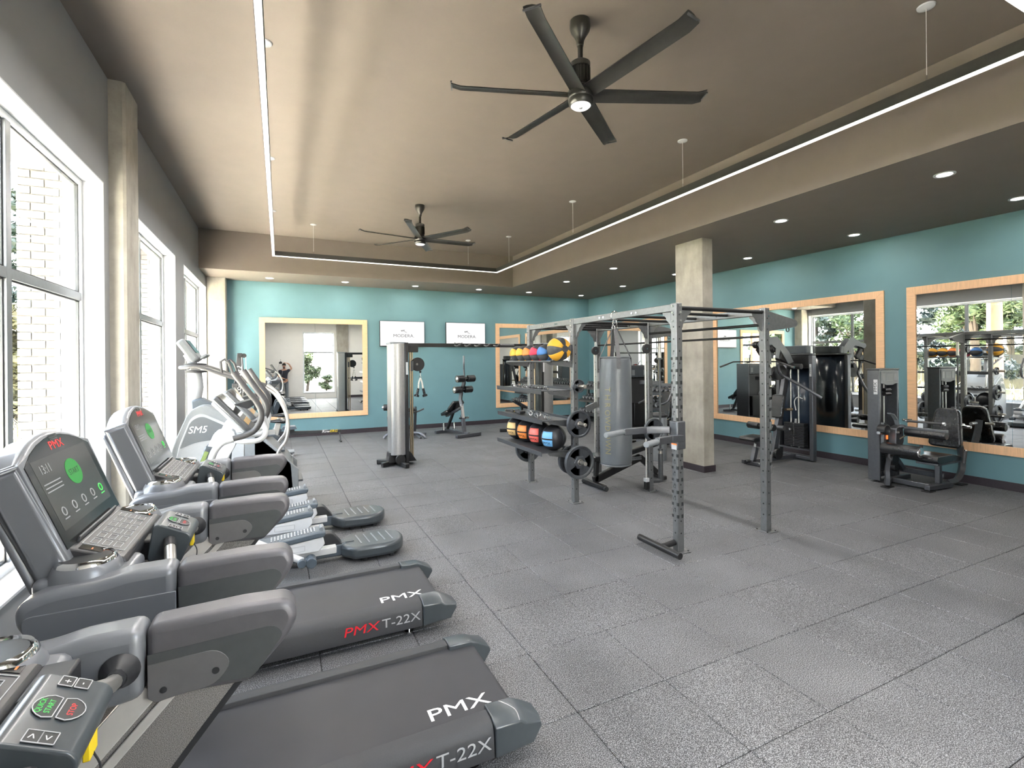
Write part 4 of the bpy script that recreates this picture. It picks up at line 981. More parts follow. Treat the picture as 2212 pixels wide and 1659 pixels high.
        wp = [(-0.35 + dxh, yo, 1.235), (-0.44 + dxh, yo, 1.20), (-0.50, Y(s * 0.29), 1.10), (-0.53, Y(s * 0.29), 0.9), (-0.545, Y(s * 0.33), 0.62)]
        MB().tube(wp, 0.027, 12, 5).build('moving_arm', 'white_gloss', t)
        MB().rings([((-0.50, Y(s * 0.29), 1.08), 0.04), ((-0.53, Y(s * 0.30), 0.90), 0.05), ((-0.55, Y(s * 0.31), 0.70), 0.055), ((-0.56, Y(s * 0.32), 0.60), 0.045)], 14).build('arm_sleeve', 'mid_blue_grey', t)
        MB().tube([(-0.40, Y(s * 0.12), 1.21), (-0.28, Y(s * 0.19), 1.19), (-0.16, Y(s * 0.21), 1.20), (-0.115, Y(s * 0.21), 1.26), (-0.14, Y(s * 0.20), 1.35)], 0.022, 12, 6).build('fixed_handle', 'white_gloss', t)
    # mast and console
    MB().prism(rounded([(-0.74, 0.70), (-0.60, 1.05), (-0.50, 1.28), (-0.36, 1.28), (-0.34, 1.16), (-0.46, 0.95), (-0.54, 0.70)], 0.04, 3), 'xz', Y(-0.07), Y(0.07)).build('mast', 'white_gloss', t, bevel=0.02, seg=3)
    mk = MB().prism([(-0.66, 0.93), (-0.57, 1.16), (-0.50, 1.14), (-0.595, 0.90)], 'xz', Y(-0.082), Y(0.082)).build('mast_cover', 'dark_slate', t, bevel=0.01)
    MB().slab([(0, 0), (0.03, 0), (0.03, 0.18), (0, 0.18)], (-0.64, Y(-0.0825), 0.95), (0.9, 0, -0.35), (0.36, 0, 0.93), 0, 0.002).build('label_strip', 'label_green', mk, smooth=False)
    ax = V(0.66, 0, -0.75).normalized(); nz = V(0.75, 0, 0.66).normalized()   # down the face; out of the face
    o = V(-0.475, yc, 1.585)
    cs = MB()
    cs.slab([(-0.225, 0.0), (0.225, 0.0), (0.225, 0.40), (-0.225, 0.40)], o, (0, -1, 0), ax, -0.045, 0.0)
    chs = cs.build('console', 'steel_grey', t, bevel=0.012, seg=3)
    MB().slab([(-0.21, -0.0), (0.21, -0.0), (0.21, 0.35), (-0.21, 0.35)], o + ax * 0.02, (0, -1, 0), ax, -0.075, -0.04).build('console_back', 'off_white', chs, bevel=0.012)
    MB().slab([(-0.19, 0.02), (0.19, 0.02), (0.19, 0.25), (-0.19, 0.25)], o, (0, -1, 0), ax, -0.002, 0.003).build('console_screen', 'screen_glass', chs, smooth=False)
    for q in (-0.13, -0.045, 0.045, 0.13): MB().slab([(q - 0.03, 0.29), (q + 0.03, 0.29), (q + 0.03, 0.345), (q - 0.03, 0.345)], o, (0, -1, 0), ax, -0.002, 0.005).build('key', 'tan', chs, bevel=0.002)
    tr = MB(); tr.prism(rounded([(-0.36, 1.50), (-0.20, 1.545), (-0.17, 1.535), (-0.19, 1.50), (-0.25, 1.46)], 0.012, 3), 'xz', Y(-0.16), Y(0.16)); tr.build('reading_rack', 'black_plastic', t, bevel=0.006)
    return t
el1 = elliptical(4.88, 'white and slate elliptical trainer right beside the last treadmill')
el2 = copy_tree(el1); el2.location.y = 5.82
tag(el2, 'white and slate elliptical trainer beside the stair climber', 'elliptical trainer', 'elliptical trainers beside the treadmills')

# ================================================================== STAIR CLIMBER
def stair_climber():
    yc = 7.15; t = thing('stair_climber', 'tall pale grey stair climber lettered SM5 with arching silver handrails', 'stair climber', (-0.5, yc, 0))
    Y = lambda s: yc + s
    hull = rounded([(-1.16, 0.02), (-1.17, 0.80), (-0.97, 1.30), (-0.82, 1.37), (-0.60, 1.24), (-0.30, 1.05), (0.12, 0.60), (0.16, 0.02)], [0.04, 0.2, 0.15, 0.1, 0.05, 0.1, 0.06, 0.03], 6)
    hb = MB().prism(hull, 'xz', Y(-0.36), Y(0.36)).build('body', 'pale_grey', t, bevel=0.012, seg=2, smooth=False)
    for s in (-1, 1):
        y0, y1 = sorted((Y(s * 0.36), Y(s * 0.372)))
        sp = rounded([(-1.10, 0.05), (-1.105, 0.80), (-0.95, 1.215), (-0.84, 1.27), (-0.62, 1.15), (-0.40, 1.0), (-0.42, 0.05)], [0.05, 0.2, 0.15, 0.1, 0.05, 0.05, 0.05], 6)
        MB().prism(sp, 'xz', y0, y1).build('side_panel', 'off_white', hb, bevel=0.005)
        y0, y1 = sorted((Y(s * 0.372), Y(s * 0.376)))
        dk = rounded([(-1.06, 0.86), (-0.95, 1.18), (-0.84, 1.235), (-0.62, 1.11), (-0.50, 1.01), (-0.62, 0.95), (-0.90, 0.93)], [0.02, 0.12, 0.1, 0.04, 0.02, 0.1, 0.1], 5)
        MB().prism(dk, 'xz', y0, y1).build('badge_panel', 'pale_slate', hb, smooth=False)
        if s < 0: lettering('SM5', hb, (-0.885, Y(-0.3765), 1.07), (1, 0, 0), (0, 0, 1), 0.115, 'white_print', 0.95, 'lettering', shear=0.25, ext=0.004)
        # handrails: dark loop in front, silver sweep behind
        yo = Y(s * 0.37)
        MB().tube([(-1.02, Y(0), 1.80), (-1.08, Y(s * 0.16), 1.805), (-1.0, Y(s * 0.32), 1.81), (-0.86, yo, 1.81), (-0.60, yo, 1.705), (-0.36, yo, 1.62), (-0.17, yo, 1.545)], 0.021, 12, 6).build('handrail', 'grip_rubber', t)
        MB().tube([(-0.17, yo, 1.545), (-0.06, yo, 1.46), (0.04, yo, 1.28), (0.085, yo, 1.08), (0.06, yo, 0.88), (-0.02, yo, 0.76), (-0.07, yo, 0.62)], 0.021, 12, 6).build('rail_sweep', 'silver', t)
        MB().cyl((-0.055, yo, 0.655), (-0.085, yo, 0.58), 0.028, n=12).build('rail_collar', 'pale_grey', t)
        MB().tube([(-0.63, yo, 1.715), (-0.645, yo, 1.87), (-0.60, yo, 1.90), (-0.555, yo, 1.85), (-0.50, yo, 1.67)], 0.015, 10, 5, smooth=False).build('stop_bracket', 'grip_rubber', t)
        MB().prism([(-0.30, 0.05), (-0.30, 1.0), (0.20, 0.5), (0.20, 0.05)], 'xz', *sorted((Y(s * 0.30), Y(s * 0.36)))).build('rear_skirt', 'pale_grey', t, bevel=0.01)
    for k in range(4):
        MB().box((-0.32 + 0.105 * k, Y(-0.27), 0.92 - 0.20 * k), (-0.06 + 0.105 * k, Y(0.27), 0.945 - 0.20 * k)).build('step', 'dark_slate', t, bevel=0.006)
    MB().prism([(-0.98, 1.22), (-0.99, 1.40), (-0.88, 1.43), (-0.62, 1.27), (-0.50, 1.12)], 'xz', Y(-0.10), Y(0.10)).build('mast_boot', 'mid_blue_grey', t, bevel=0.02)
    MB().rings([((-0.955, yc, 1.38), 0.062), ((-0.915, yc, 1.56), 0.056), ((-0.93, yc, 1.74), 0.05), ((-0.985, yc, 1.88), 0.045), ((-1.03, yc, 1.97), 0.05)], 16).build('mast', 'off_white', t)
    MB().lathe([(0.06, 0), (0.12, 0.005), (0.12, 0.028), (0.06, 0.033)], (-0.94, yc, 1.735), n=22).build('rail_hub', 'black_plastic', t)
    MB().lathe([(0.06, 0), (0.12, 0.005), (0.12, 0.02), (0.06, 0.025)], (-0.95, yc, 1.83), n=22).build('rail_hub', 'black_plastic', t)
    ax = V(0.56, 0, -0.83).normalized(); o = V(-1.045, yc, 2.16)
    c = MB().slab([(-0.20, 0), (0.20, 0), (0.20, 0.30), (-0.20, 0.30)], o, (0, -1, 0), ax, -0.10, 0.0).build('console', 'pale_grey', t, bevel=0.03, seg=3)
    MB().slab([(-0.16, 0.03), (0.16, 0.03), (0.16, 0.22), (-0.16, 0.22)], o, (0, -1, 0), ax, -0.002, 0.006).build('console_screen', 'screen_glass', c, bevel=0.002)
    MB().slab([(-0.15, 0.28), (0.15, 0.28), (0.15, 0.31), (-0.15, 0.31)], o, (0, -1, 0), ax, 0.0, 0.085).build('console_tray', 'pale_grey', c, bevel=0.01)
mat('pale_slate', (0.085, 0.098, 0.112), 0.4, var=0.03)
stair_climber()

# ================================================================== EXERCISE BIKES
def bike(x0, yc, label):
    t = thing('exercise_bike', label, 'exercise bike', (x0, yc, 0), 'exercise bikes beyond the stair climber')
    X = lambda s: x0 + s
    Y = lambda s: yc + s
    MB().prism(rounded([(X(-0.62), 0.12), (X(-0.66), 0.48), (X(-0.48), 0.70), (X(-0.22), 0.62), (X(-0.10), 0.34), (X(-0.12), 0.12)], 0.07, 4), 'xz', Y(-0.085), Y(0.085)).build('drive_housing', 'dark_slate', t, bevel=0.025, seg=3)
    MB().beam((X(-0.62), yc, 0.10), (X(0.28), yc, 0.10), 0.09, 0.08).build('base_beam', 'pale_grey', t, bevel=0.01)
    for x in (-0.6, 0.26): MB().beam((X(x), Y(-0.27), 0.045), (X(x), Y(0.27), 0.045), 0.08, 0.07).build('stabiliser', 'pale_grey', t, bevel=0.02)
    MB().beam((X(-0.14), yc, 0.16), (X(0.02), yc, 0.66), 0.09, 0.15).build('seat_tube', 'dark_slate', t, bevel=0.02)
    MB().beam((X(0.005), yc, 0.6), (X(0.06), yc, 0.84), 0.05, 0.085).build('seat_post', 'silver', t, bevel=0.006)
    s = MB(); rows = []
    prof = [(-0.19, 0.03, 0.02), (-0.10, 0.045, 0.035), (0.0, 0.085, 0.045), (0.08, 0.115, 0.05), (0.125, 0.10, 0.045), (0.14, 0.06, 0.03)]
    s.rings([((X(0.06 + p[0]), yc, 0.885), p[1]) for p in prof], 16, sy=0.42, up=(0, 0, 1)); s.build('saddle', 'vinyl', t)
    MB().prism(rounded([(X(-0.60), 0.62), (X(-0.66), 1.16), (X(-0.58), 1.18), (X(-0.46), 0.66)], 0.03, 3), 'xz', Y(-0.05), Y(0.05)).build('mast', 'dark_slate', t, bevel=0.015)
    ax = V(0.5, 0, -0.86).normalized(); o = V(X(-0.67), yc, 1.42)
    c = MB().slab([(-0.19, 0), (0.19, 0), (0.19, 0.30), (-0.19, 0.30)], o, (0, -1, 0), ax, -0.06, 0).build('console', 'steel_grey', t, bevel=0.02)
    MB().slab([(-0.15, 0.03), (0.15, 0.03), (0.15, 0.22), (-0.15, 0.22)], o, (0, -1, 0), ax, -0.002, 0.004).build('console_screen', 'screen_glass', c, smooth=False)
    for s_ in (-1, 1):
        MB().tube([(X(-0.60), Y(s_ * 0.05), 1.12), (X(-0.50), Y(s_ * 0.22), 1.12), (X(-0.36), Y(s_ * 0.25), 1.16), (X(-0.30), Y(s_ * 0.24), 1.28)], 0.018, 10, 5).build('handlebar', 'grip_rubber', t)
        MB().beam((X(-0.36), Y(s_ * 0.10), 0.36), (X(-0.36 + s_ * 0.12), Y(s_ * 0.12), 0.36 - s_ * 0.11), 0.025, 0.035).build('crank', 'silver', t)
        MB().box((X(-0.42 + s_ * 0.12), Y(s_ * 0.18) - 0.05, 0.24 - s_ * 0.11 + 0.1), (X(-0.29 + s_ * 0.12), Y(s_ * 0.18) + 0.05, 0.27 - s_ * 0.11 + 0.1)).build('pedal', 'black_plastic', t, bevel=0.006)
    return t
bike(-0.10, 9.0, 'dark upright exercise bike with black saddle, next to the stair climber')
bike(-0.07, 9.95, 'dark upright exercise bike with black saddle, nearer the end wall')

# low flat step platform beyond the bikes
t = thing('step_platform', 'low flat grey step platform on the floor beyond the bikes', 'step', (0.08, 10.65, 0))
MB().box((-0.30, 10.5, 0.07), (0.24, 10.82, 0.11)).build('deck', 'pale_grey', t, bevel=0.012, seg=3)
MB().box((-0.26, 10.53, 0.0), (-0.16, 10.79, 0.075)).build('riser', 'gasket', t, bevel=0.01); MB().box((0.10, 10.53, 0.0), (0.20, 10.79, 0.075)).build('riser', 'gasket', t, bevel=0.01)

# ---- ski machine standing at the end wall
def ski_machine():
    t = thing('ski_machine', 'tall black ski machine with white and yellow lettering, in the window corner', 'ski machine', (-0.86, 12.7, 0))
    y = 12.75
    MB().prism([(-1.06, 0.12), (-0.64, 0.12), (-0.71, 1.0), (-0.78, 2.08), (-0.88, 2.08), (-0.99, 1.0)], 'xz', y - 0.06, y + 0.06).build('tower', 'black_plastic', t, bevel=0.012)
    MB().box((-1.12, 12.35, 0), (-0.58, 13.1, 0.05)).build('base_plate', 'black_metal', t, bevel=0.01)
    MB().cyl((-0.85, y - 0.06, 0.55), (-0.85, y - 0.20, 0.55), 0.23, n=30).build('flywheel_cage', 'black_plastic', t, bevel=0.02)
    for dx in (-0.03, 0.05):
        MB().cyl((-0.79 + dx, y - 0.06, 2.02), (-0.79 + dx, y - 0.12, 2.02), 0.05, n=18).build('pulley', 'black_metal', t)
        MB().cyl((-0.755 + dx, y - 0.11, 2.0), (-0.735 + dx, y - 0.11, 1.15), 0.006, n=6).build('cord', 'rope', t)
        MB().cyl((-0.735 + dx, y - 0.11, 1.18), (-0.73 + dx, y - 0.12, 1.02), 0.018, n=10).build('handle', 'grip_rubber', t)
    o = lettering('concept2', t, (-0.845, y - 0.0615, 1.48), (0.05, 0, 1), (-1, 0, 0.05), 0.17, 'white_print', 1.0, 'lettering')
    em = MB().ring((-0.845, y - 0.0615, 1.08), (0, 1, 0), 0.040, 0.013, 24, 6, 0.7, 2 * PI - 0.7); em.build('emblem', 'lime_print', t)
    MB().box((-0.98, y - 0.16, 1.30), (-0.86, y - 0.09, 1.40)).build('monitor', 'black_plastic', t, bevel=0.01)
ski_machine()
# ---- rowing machine along the end wall
def rower():
    t = thing('rowing_machine', 'low black rowing machine with long rail lying along the end wall', 'rowing machine', (0.2, 12.05, 0))
    y = 12.05
    MB().prism(rounded([(-0.55, 0.235), (1.28, 0.225), (1.28, 0.285), (0.6, 0.30), (-0.55, 0.345)], 0.01, 2), 'xz', y - 0.03, y + 0.03).build('rail', 'black_plastic', t, bevel=0.006)
    lettering('Row', t, (0.935, y - 0.0312, 0.262), (1, 0, -0.02), (0.02, 0, 1), 0.082, 'white_print', 1.1, 'lettering', shear=0.25)
    lettering('ERG', t, (1.105, y - 0.0312, 0.262), (1, 0, -0.02), (0.02, 0, 1), 0.082, 'yellow_print', 1.1, 'lettering', shear=0.25)
    lettering('CONCEPT 2', t, (0.92, y - 0.0312, 0.295), (1, 0, 0), (0, 0, 1), 0.022, 'white_print', 1.0, 'lettering')
    MB().beam((1.24, y, 0.24), (1.26, y, 0.03), 0.03, 0.03).build('rear_leg', 'steel_grey', t); MB().beam((1.26, y - 0.13, 0.02), (1.26, y + 0.13, 0.02), 0.04, 0.035).build('rear_foot', 'black_plastic', t, bevel=0.008)
    MB().prism(rounded([(0.02, 0.36), (0.04, 0.44), (0.30, 0.43), (0.33, 0.37)], 0.02, 3), 'xz', y - 0.15, y + 0.15).build('seat', 'mid_blue_grey', t, bevel=0.02)
    MB().box((0.08, y - 0.06, 0.31), (0.28, y + 0.06, 0.365)).build('seat_carriage', 'black_plastic', t)
    MB().cyl((-0.85, y - 0.10, 0.42), (-0.85, y + 0.10, 0.42), 0.27, n=32).build('flywheel_cage', 'black_plastic', t, bevel=0.02)
    MB().beam((-1.05, y - 0.28, 0.03), (-1.05, y + 0.28, 0.03), 0.06, 0.05).build('front_foot', 'steel_grey', t, bevel=0.01); MB().beam((-1.05, y, 0.05), (-0.6, y, 0.28), 0.05, 0.07).build('front_leg', 'steel_grey', t)
    MB().beam((-0.70, y, 0.5), (-0.5, y, 0.86), 0.03, 0.05).build('monitor_arm', 'black_plastic', t); MB().box((-0.53, y - 0.09, 0.82), (-0.47, y + 0.09, 0.98)).build('monitor', 'black_plastic', t, bevel=0.01)
    for s in (-1, 1): MB().beam((-0.45, y + s * 0.12, 0.20), (-0.25, y + s * 0.12, 0.50), 0.10, 0.02).build('footrest', 'black_plastic', t, bevel=0.006)
rower()
# ================================================================== THE RIG
RXL, RXR, RY = 3.46, 4.70, (3.59, 5.42, 6.65)
HP = 0.0375; RZ = 2.39
rig = thing('training_rig', 'large black steel training rig with uprights, monkey bars and storage shelves', 'rig', (4.08, 5.12, 0))
def post(x, y, numbers=False, notches=None):
    p = MB().box((x - HP, y - HP, 0.008), (x + HP, y + HP, RZ)).build('upright', 'rig_grey', rig, bevel=0.006)
    fp = MB().prism(rounded([(x - 0.085, y - 0.085), (x + 0.085, y - 0.085), (x + 0.085, y + 0.085), (x - 0.085, y + 0.085)], 0.02, 3), 'xy', 0.0, 0.009).build('foot_plate', 'rig_grey', rig, bevel=0.002)
    b = MB()
    for sx in (-1, 1):
        for sy in (-1, 1): b.cyl((x + sx * 0.062, y + sy * 0.062, 0.008), (x + sx * 0.062, y + sy * 0.062, 0.016), 0.008, n=8)
    b.build('anchor_bolts', 'black_metal', fp, kind='stuff')
    hb = MB(); k = 0; z = 0.18
    while z < 2.3:
        hb.cyl((x - HP - 0.0012, y, z), (x - HP + 0.004, y, z), 0.0085, n=10); hb.cyl((x, y - HP - 0.0012, z), (x, y - HP + 0.004, z), 0.0085, n=10); z += 0.1165
    hb.build('bolt_holes', 'gasket', p, smooth=False, kind='stuff')
    bl = MB()
    for z in (2.22, 2.30, 2.36):
        bl.cyl((x + 0.012, y - HP - 0.008, z), (x + 0.012, y - HP, z), 0.0105, n=8); bl.cyl((x - HP - 0.008, y + 0.01, z), (x - HP, y + 0.01, z), 0.0105, n=8)
    bl.build('bolts', 'chrome', p, kind='stuff')
    if numbers:
        for n in range(1, 15):
            z = 1.86 - (n - 1) * 0.1165
            if 6 < n < 9: continue
            lettering(str(n), p, (x - HP - 0.0006, y + 0.008, z + 0.045), (0, -1, 0), (0, 0, 1), 0.042, 'ink', 1.0, 'number')
            nm_ = MB(); nm_.box((x - HP - 0.001, y - HP - 0.003, z - 0.018), (x - HP + 0.012, y - HP + 0.016, z + 0.012)); nm_.box((x - HP - 0.003, y + HP - 0.020, z - 0.018), (x - HP + 0.010, y + HP + 0.001, z + 0.008)); nm_.box((x + HP - 0.032, y - HP - 0.0012, z - 0.02), (x + HP - 0.008, y - HP + 0.01, z + 0.014)); nm_.build('notch', 'gasket', p, smooth=False, kind='stuff')
    if notches:
        st = MB(); z = notches[0]
        while z < notches[1]:
            st.box((x + HP, y - HP, z), (x + HP + 0.022, y - HP + 0.006, z + 0.088)); st.box((x + HP, y + HP - 0.006, z), (x + HP + 0.022, y + HP, z + 0.088)); z += 0.1165
        st.build('hook_strip', 'rig_grey', p, bevel=0.002, kind='stuff')
        h = MB(); z = notches[0] + 0.102
        while z < notches[1]: h.box((x + 0.016, y - HP - 0.0012, z - 0.018), (x + HP + 0.003, y - HP + 0.004, z + 0.012)); z += 0.1165
        h.build('keyholes', 'gasket', p, smooth=False, kind='stuff')
    return p
pC = post(RXL, RY[0], True); pA = post(RXL, RY[1]); pB = post(RXL, RY[2]); pD = post(RXR, RY[0], notches=(0.62, 1.80)); pE = post(RXR, RY[1]); pF = post(RXR, RY[2], notches=(0.55, 1.75))
for x in (RXL, RXR):
    for a, b in ((RY[0], RY[1]), (RY[1], RY[2])):
        o = MB().box((x - 0.03, a + HP, RZ - 0.078), (x + 0.03, b - HP, RZ - 0.006)).build('top_beam', 'rig_grey', rig, bevel=0.005)
        bl = MB(); L = b - a
        for q in (0.3, 0.34, 0.62, 0.66):
            bl.cyl((x - 0.038, a + L * q, RZ - 0.042), (x - 0.03, a + L * q, RZ - 0.042), 0.0115, n=8)
        bl.build('bolts', 'chrome', o, kind='stuff')
for y in RY: MB().cyl((RXL + HP, y, RZ - 0.045), (RXR - HP, y, RZ - 0.045), 0.021, n=14).build('cross_bar', 'black_metal', rig)
for y in (4.05, 4.52, 4.98, 5.85, 6.25): MB().cyl((RXL + 0.03, y, RZ - 0.042), (RXR - 0.03, y, RZ - 0.042), 0.017, n=12).build('monkey_bar', 'black_metal', rig)
MB().cyl((RXR - 0.005, RY[0] + HP, 2.21), (RXR - 0.005, RY[1] - HP, 2.21), 0.016, n=12).build('pull_up_bar', 'black_metal', rig)
MB().cyl((RXR - 0.005, RY[0] + HP, 2.085), (RXR - 0.005, RY[1] - HP, 2.085), 0.013, n=12).build('pull_up_bar', 'black_metal', rig); MB().cyl((RXR - 0.005, RY[1] + HP, 2.085), (RXR - 0.005, RY[2] - HP, 2.085), 0.013, n=12).build('pull_up_bar', 'black_metal', rig)
# corner gussets and the tapered arms on the far side
def gusset(x, y, dx, dy):
    g = [(0, 0), (0.155, 0), (0.14, -0.03), (0.10, -0.06), (0.09, -0.09), (0.05, -0.12), (0.035, -0.175), (0, -0.19)]
    if dy: MB().prism([(y + dy * (HP + p[0]), RZ - 0.07 + p[1]) for p in g], 'yz', x - 0.004, x + 0.004).build('gusset', 'rig_grey', rig)
    else: MB().prism([(x + dx * (HP + p[0]), RZ - 0.06 + p[1]) for p in g], 'xz', y - 0.004, y + 0.004).build('gusset', 'rig_grey', rig)
for x, dx in ((RXL, 1), (RXR, -1)):
    for i, y in enumerate(RY):
        gusset(x, y, dx, 0)
        if i > 0: gusset(x, y, 0, -1)
        if i < 2: gusset(x, y, 0, 1)
for y in RY[:2]:
    MB().prism(rounded([(RXR + HP, 2.14), (RXR + HP, 2.355), (RXR + 0.48, 2.275), (RXR + 0.52, 2.235), (RXR + 0.48, 2.195)], [0, 0, 0.02, 0.03, 0.02], 4), 'xz', y - 0.03, y + 0.03).build('cantilever_arm', 'rig_grey', rig, bevel=0.004)
    MB().ring((RXR + 0.38, y, 2.165), (0, 1, 0), 0.024, 0.006, 16, 8).build('hanging_eye', 'steel_grey', rig)
# storage shelves on the window side
def shelf(z, x0, x1, lip, name='storage_shelf', ya=5.46, yb=6.86):
    s = MB(); s.box((x0, ya, z - 0.008), (x1, yb, z)); s.prism([(x0, z - 0.045 if lip else z - 0.03), (x0 + 0.006, z - 0.045 if lip else z - 0.03), (x0 + 0.004, z + 0.014), (x0 - 0.006, z + 0.014)], 'xz', ya, yb)
    s.box((x1 - 0.006, ya, z - 0.02), (x1, yb, z + 0.03))
    o = s.build(name, 'steel_grey', rig, bevel=0.002)
    for y in (RY[1] + 0.045, RY[2] + 0.045):
        MB().prism([(x0 + 0.09, z - 0.012), (RXL - HP, z - 0.012), (RXL - HP, z - 0.10), (x0 + 0.12, z - 0.045)], 'xz', y - 0.004, y + 0.004).build('shelf_bracket', 'rig_grey', o)
    return o
shelf(0.67, 2.99, 3.44, True); shelf(1.075, 3.0, 3.44, True); shelf(1.46, 2.99, 3.44, True)
for x in (3.11, 3.35): MB().cyl((x, 5.40, 1.835), (x, 6.75, 1.835), 0.014, n=10).build('ball_rail', 'steel_grey', rig)
for y in (RY[1] + 0.0, RY[2] + 0.0): MB().prism([(3.04, 1.82), (RXL - HP, 1.84), (RXL - HP, 1.755), (3.10, 1.79)], 'xz', y - 0.004, y + 0.004).build('rail_bracket', 'rig_grey', rig)
# pegs on the end upright and beyond
PEGS = [(RXL, RY[1] - HP, 1.515, -1), (RXL, RY[1] - HP, 1.03, -1), (RXL, RY[1] - HP, 0.54, -1), (RXL, RY[2] + HP, 0.50, 1), (RXL, RY[1] + HP, 0.54, 1), (RXR, RY[1] - HP, 0.865, -1)]
for x, y, z, s in PEGS:
    MB().cyl((x, y, z), (x, y + s * 0.215, z), 0.0245, n=16).build('plate_peg', 'worn_steel', rig, bevel=0.003)
    MB().cyl((x, y, z), (x, y + s * 0.018, z), 0.045, n=18).build('peg_flange', 'rig_grey', rig)
# dip handles around the numbered upright
dp = MB().box((RXL - 0.055, RY[0] - 0.055, 0.985), (RXL + 0.055, RY[0] + 0.055, 1.255)).build('dip_sleeve', 'machine_grey', rig, bevel=0.012, seg=3)
for pts, g0, g1 in (([(RXL - 0.05, 3.64, 1.165), (3.22, 3.76, 1.16), (2.98, 3.80, 1.155)], (2.98, 3.80, 1.155), (2.72, 3.73, 1.15)), ([(RXL - 0.03, 3.50, 1.10), (3.26, 3.47, 1.11), (3.02, 3.38, 1.12)], (3.02, 3.38, 1.12), (2.80, 3.27, 1.125))):
    for a, b in zip(pts[:-1], pts[1:]): MB().beam(a, b, 0.045, 0.065).build('dip_bar', 'machine_grey', dp, bevel=0.006)
    MB().rings([(Vector(g0), 0.024), (Vector(g0).lerp(Vector(g1), 0.03), 0.024), (Vector(g0).lerp(Vector(g1), 0.08), 0.026), (Vector(g1), 0.026)], 16).build('dip_grip', 'pale_grey', dp, bevel=0.004)
MB().box((RXL - 0.058, RY[0] - 0.045, 0.985), (RXL - 0.0545, RY[0] + 0.02, 1.03)).build('warning_label', 'white_gloss', dp, smooth=False); MB().box((RXL - 0.0585, RY[0] - 0.045, 1.03), (RXL - 0.0545, RY[0] + 0.02, 1.042)).build('warning_label', 'glow_orange', dp, smooth=False)
MB().cyl((RXL - HP, 3.60, 0.085), (3.27, 3.60, 0.07), 0.028, n=16).build('band_stub', 'black_metal', rig, bevel=0.003); MB().cyl((3.26, 3.92, 0.062), (3.26, 3.36, 0.062), 0.032, n=18).build('band_peg', 'black_metal', rig, bevel=0.004)
# cable columns, pulleys and barbell holder on the far uprights
for y in (RY[1], RY[2]):
    MB().cyl((RXR - 0.075, y - 0.02, 0.12), (RXR - 0.075, y - 0.02, 1.95), 0.013, n=12).build('guide_rod', 'silver', rig)
    MB().box((RXR - 0.10, y - 0.045, 0.03), (RXR - HP, y + 0.01, 0.14)).build('rod_foot', 'black_metal', rig, bevel=0.006); MB().box((RXR - 0.105, y - 0.05, 0.14), (RXR - 0.05, y + 0.005, 0.19)).build('warning_label', 'white_gloss', rig, smooth=False)
    MB().cyl((RXR - 0.075, y - 0.06, 2.0), (RXR - 0.075, y - 0.025, 2.0), 0.068, n=24).build('pulley', 'black_plastic', rig, bevel=0.006); MB().cyl((RXR - 0.075, y - 0.064, 2.0), (RXR - 0.075, y - 0.058, 2.0), 0.012, n=10).build('pulley_bolt', 'chrome', rig)
MB().beam((RXR - 0.05, RY[2] - 0.05, 1.13), (RXR - 0.26, RY[2] - 0.05, 1.06), 0.02, 0.10).build('spotter_hook', 'rig_grey', rig, bevel=0.006); MB().beam((RXR - 0.05, RY[2] - 0.05, 1.0), (RXR + 0.45, RY[2] - 0.25, 0.98), 0.04, 0.05).build('spotter_arm', 'rig_grey', rig, bevel=0.006)
for z in (1.50, 1.24, 0.93): MB().box((RXR - HP - 0.001, RY[2] - HP - 0.0015, z), (RXR + HP - 0.02, RY[2] - HP, z + 0.14)).build('warning_label', 'white_gloss', rig, smooth=False)
MB().tube([(RXR + 0.03, RY[1], 0.13), (RXR + 0.14, RY[1], 0.12), (RXR + 0.21, RY[1] + 0.01, 0.12)], 0.028, 12).build('barbell_holder', 'steel_grey', rig); MB().cyl((RXR + 0.21, RY[1] + 0.01, 0.10), (RXR + 0.21, RY[1] + 0.01, 0.50), 0.034, n=18).build('barbell_sleeve_holder', 'steel_grey', rig)
# barbell stored upright
bb = thing('barbell', 'long steel barbell standing upright in a floor holder behind the punch bag', 'barbell', (RXR + 0.21, RY[1] + 0.01, 0.13))
bx, by = RXR + 0.21, RY[1] + 0.01
MB().cyl((bx, by, 0.14), (bx, by, 0.56), 0.025, n=16).build('sleeve', 'worn_steel', bb); MB().cyl((bx, by, 1.87), (bx, by, 2.28), 0.025, n=16).build('sleeve', 'worn_steel', bb)
MB().cyl((bx, by, 0.55), (bx, by, 1.88), 0.0145, n=14).build('shaft', 'steel_grey', bb)
for z in (0.56, 1.86): MB().cyl((bx, by, z - 0.012), (bx, by, z + 0.012), 0.038, n=18).build('collar', 'steel_grey', bb)

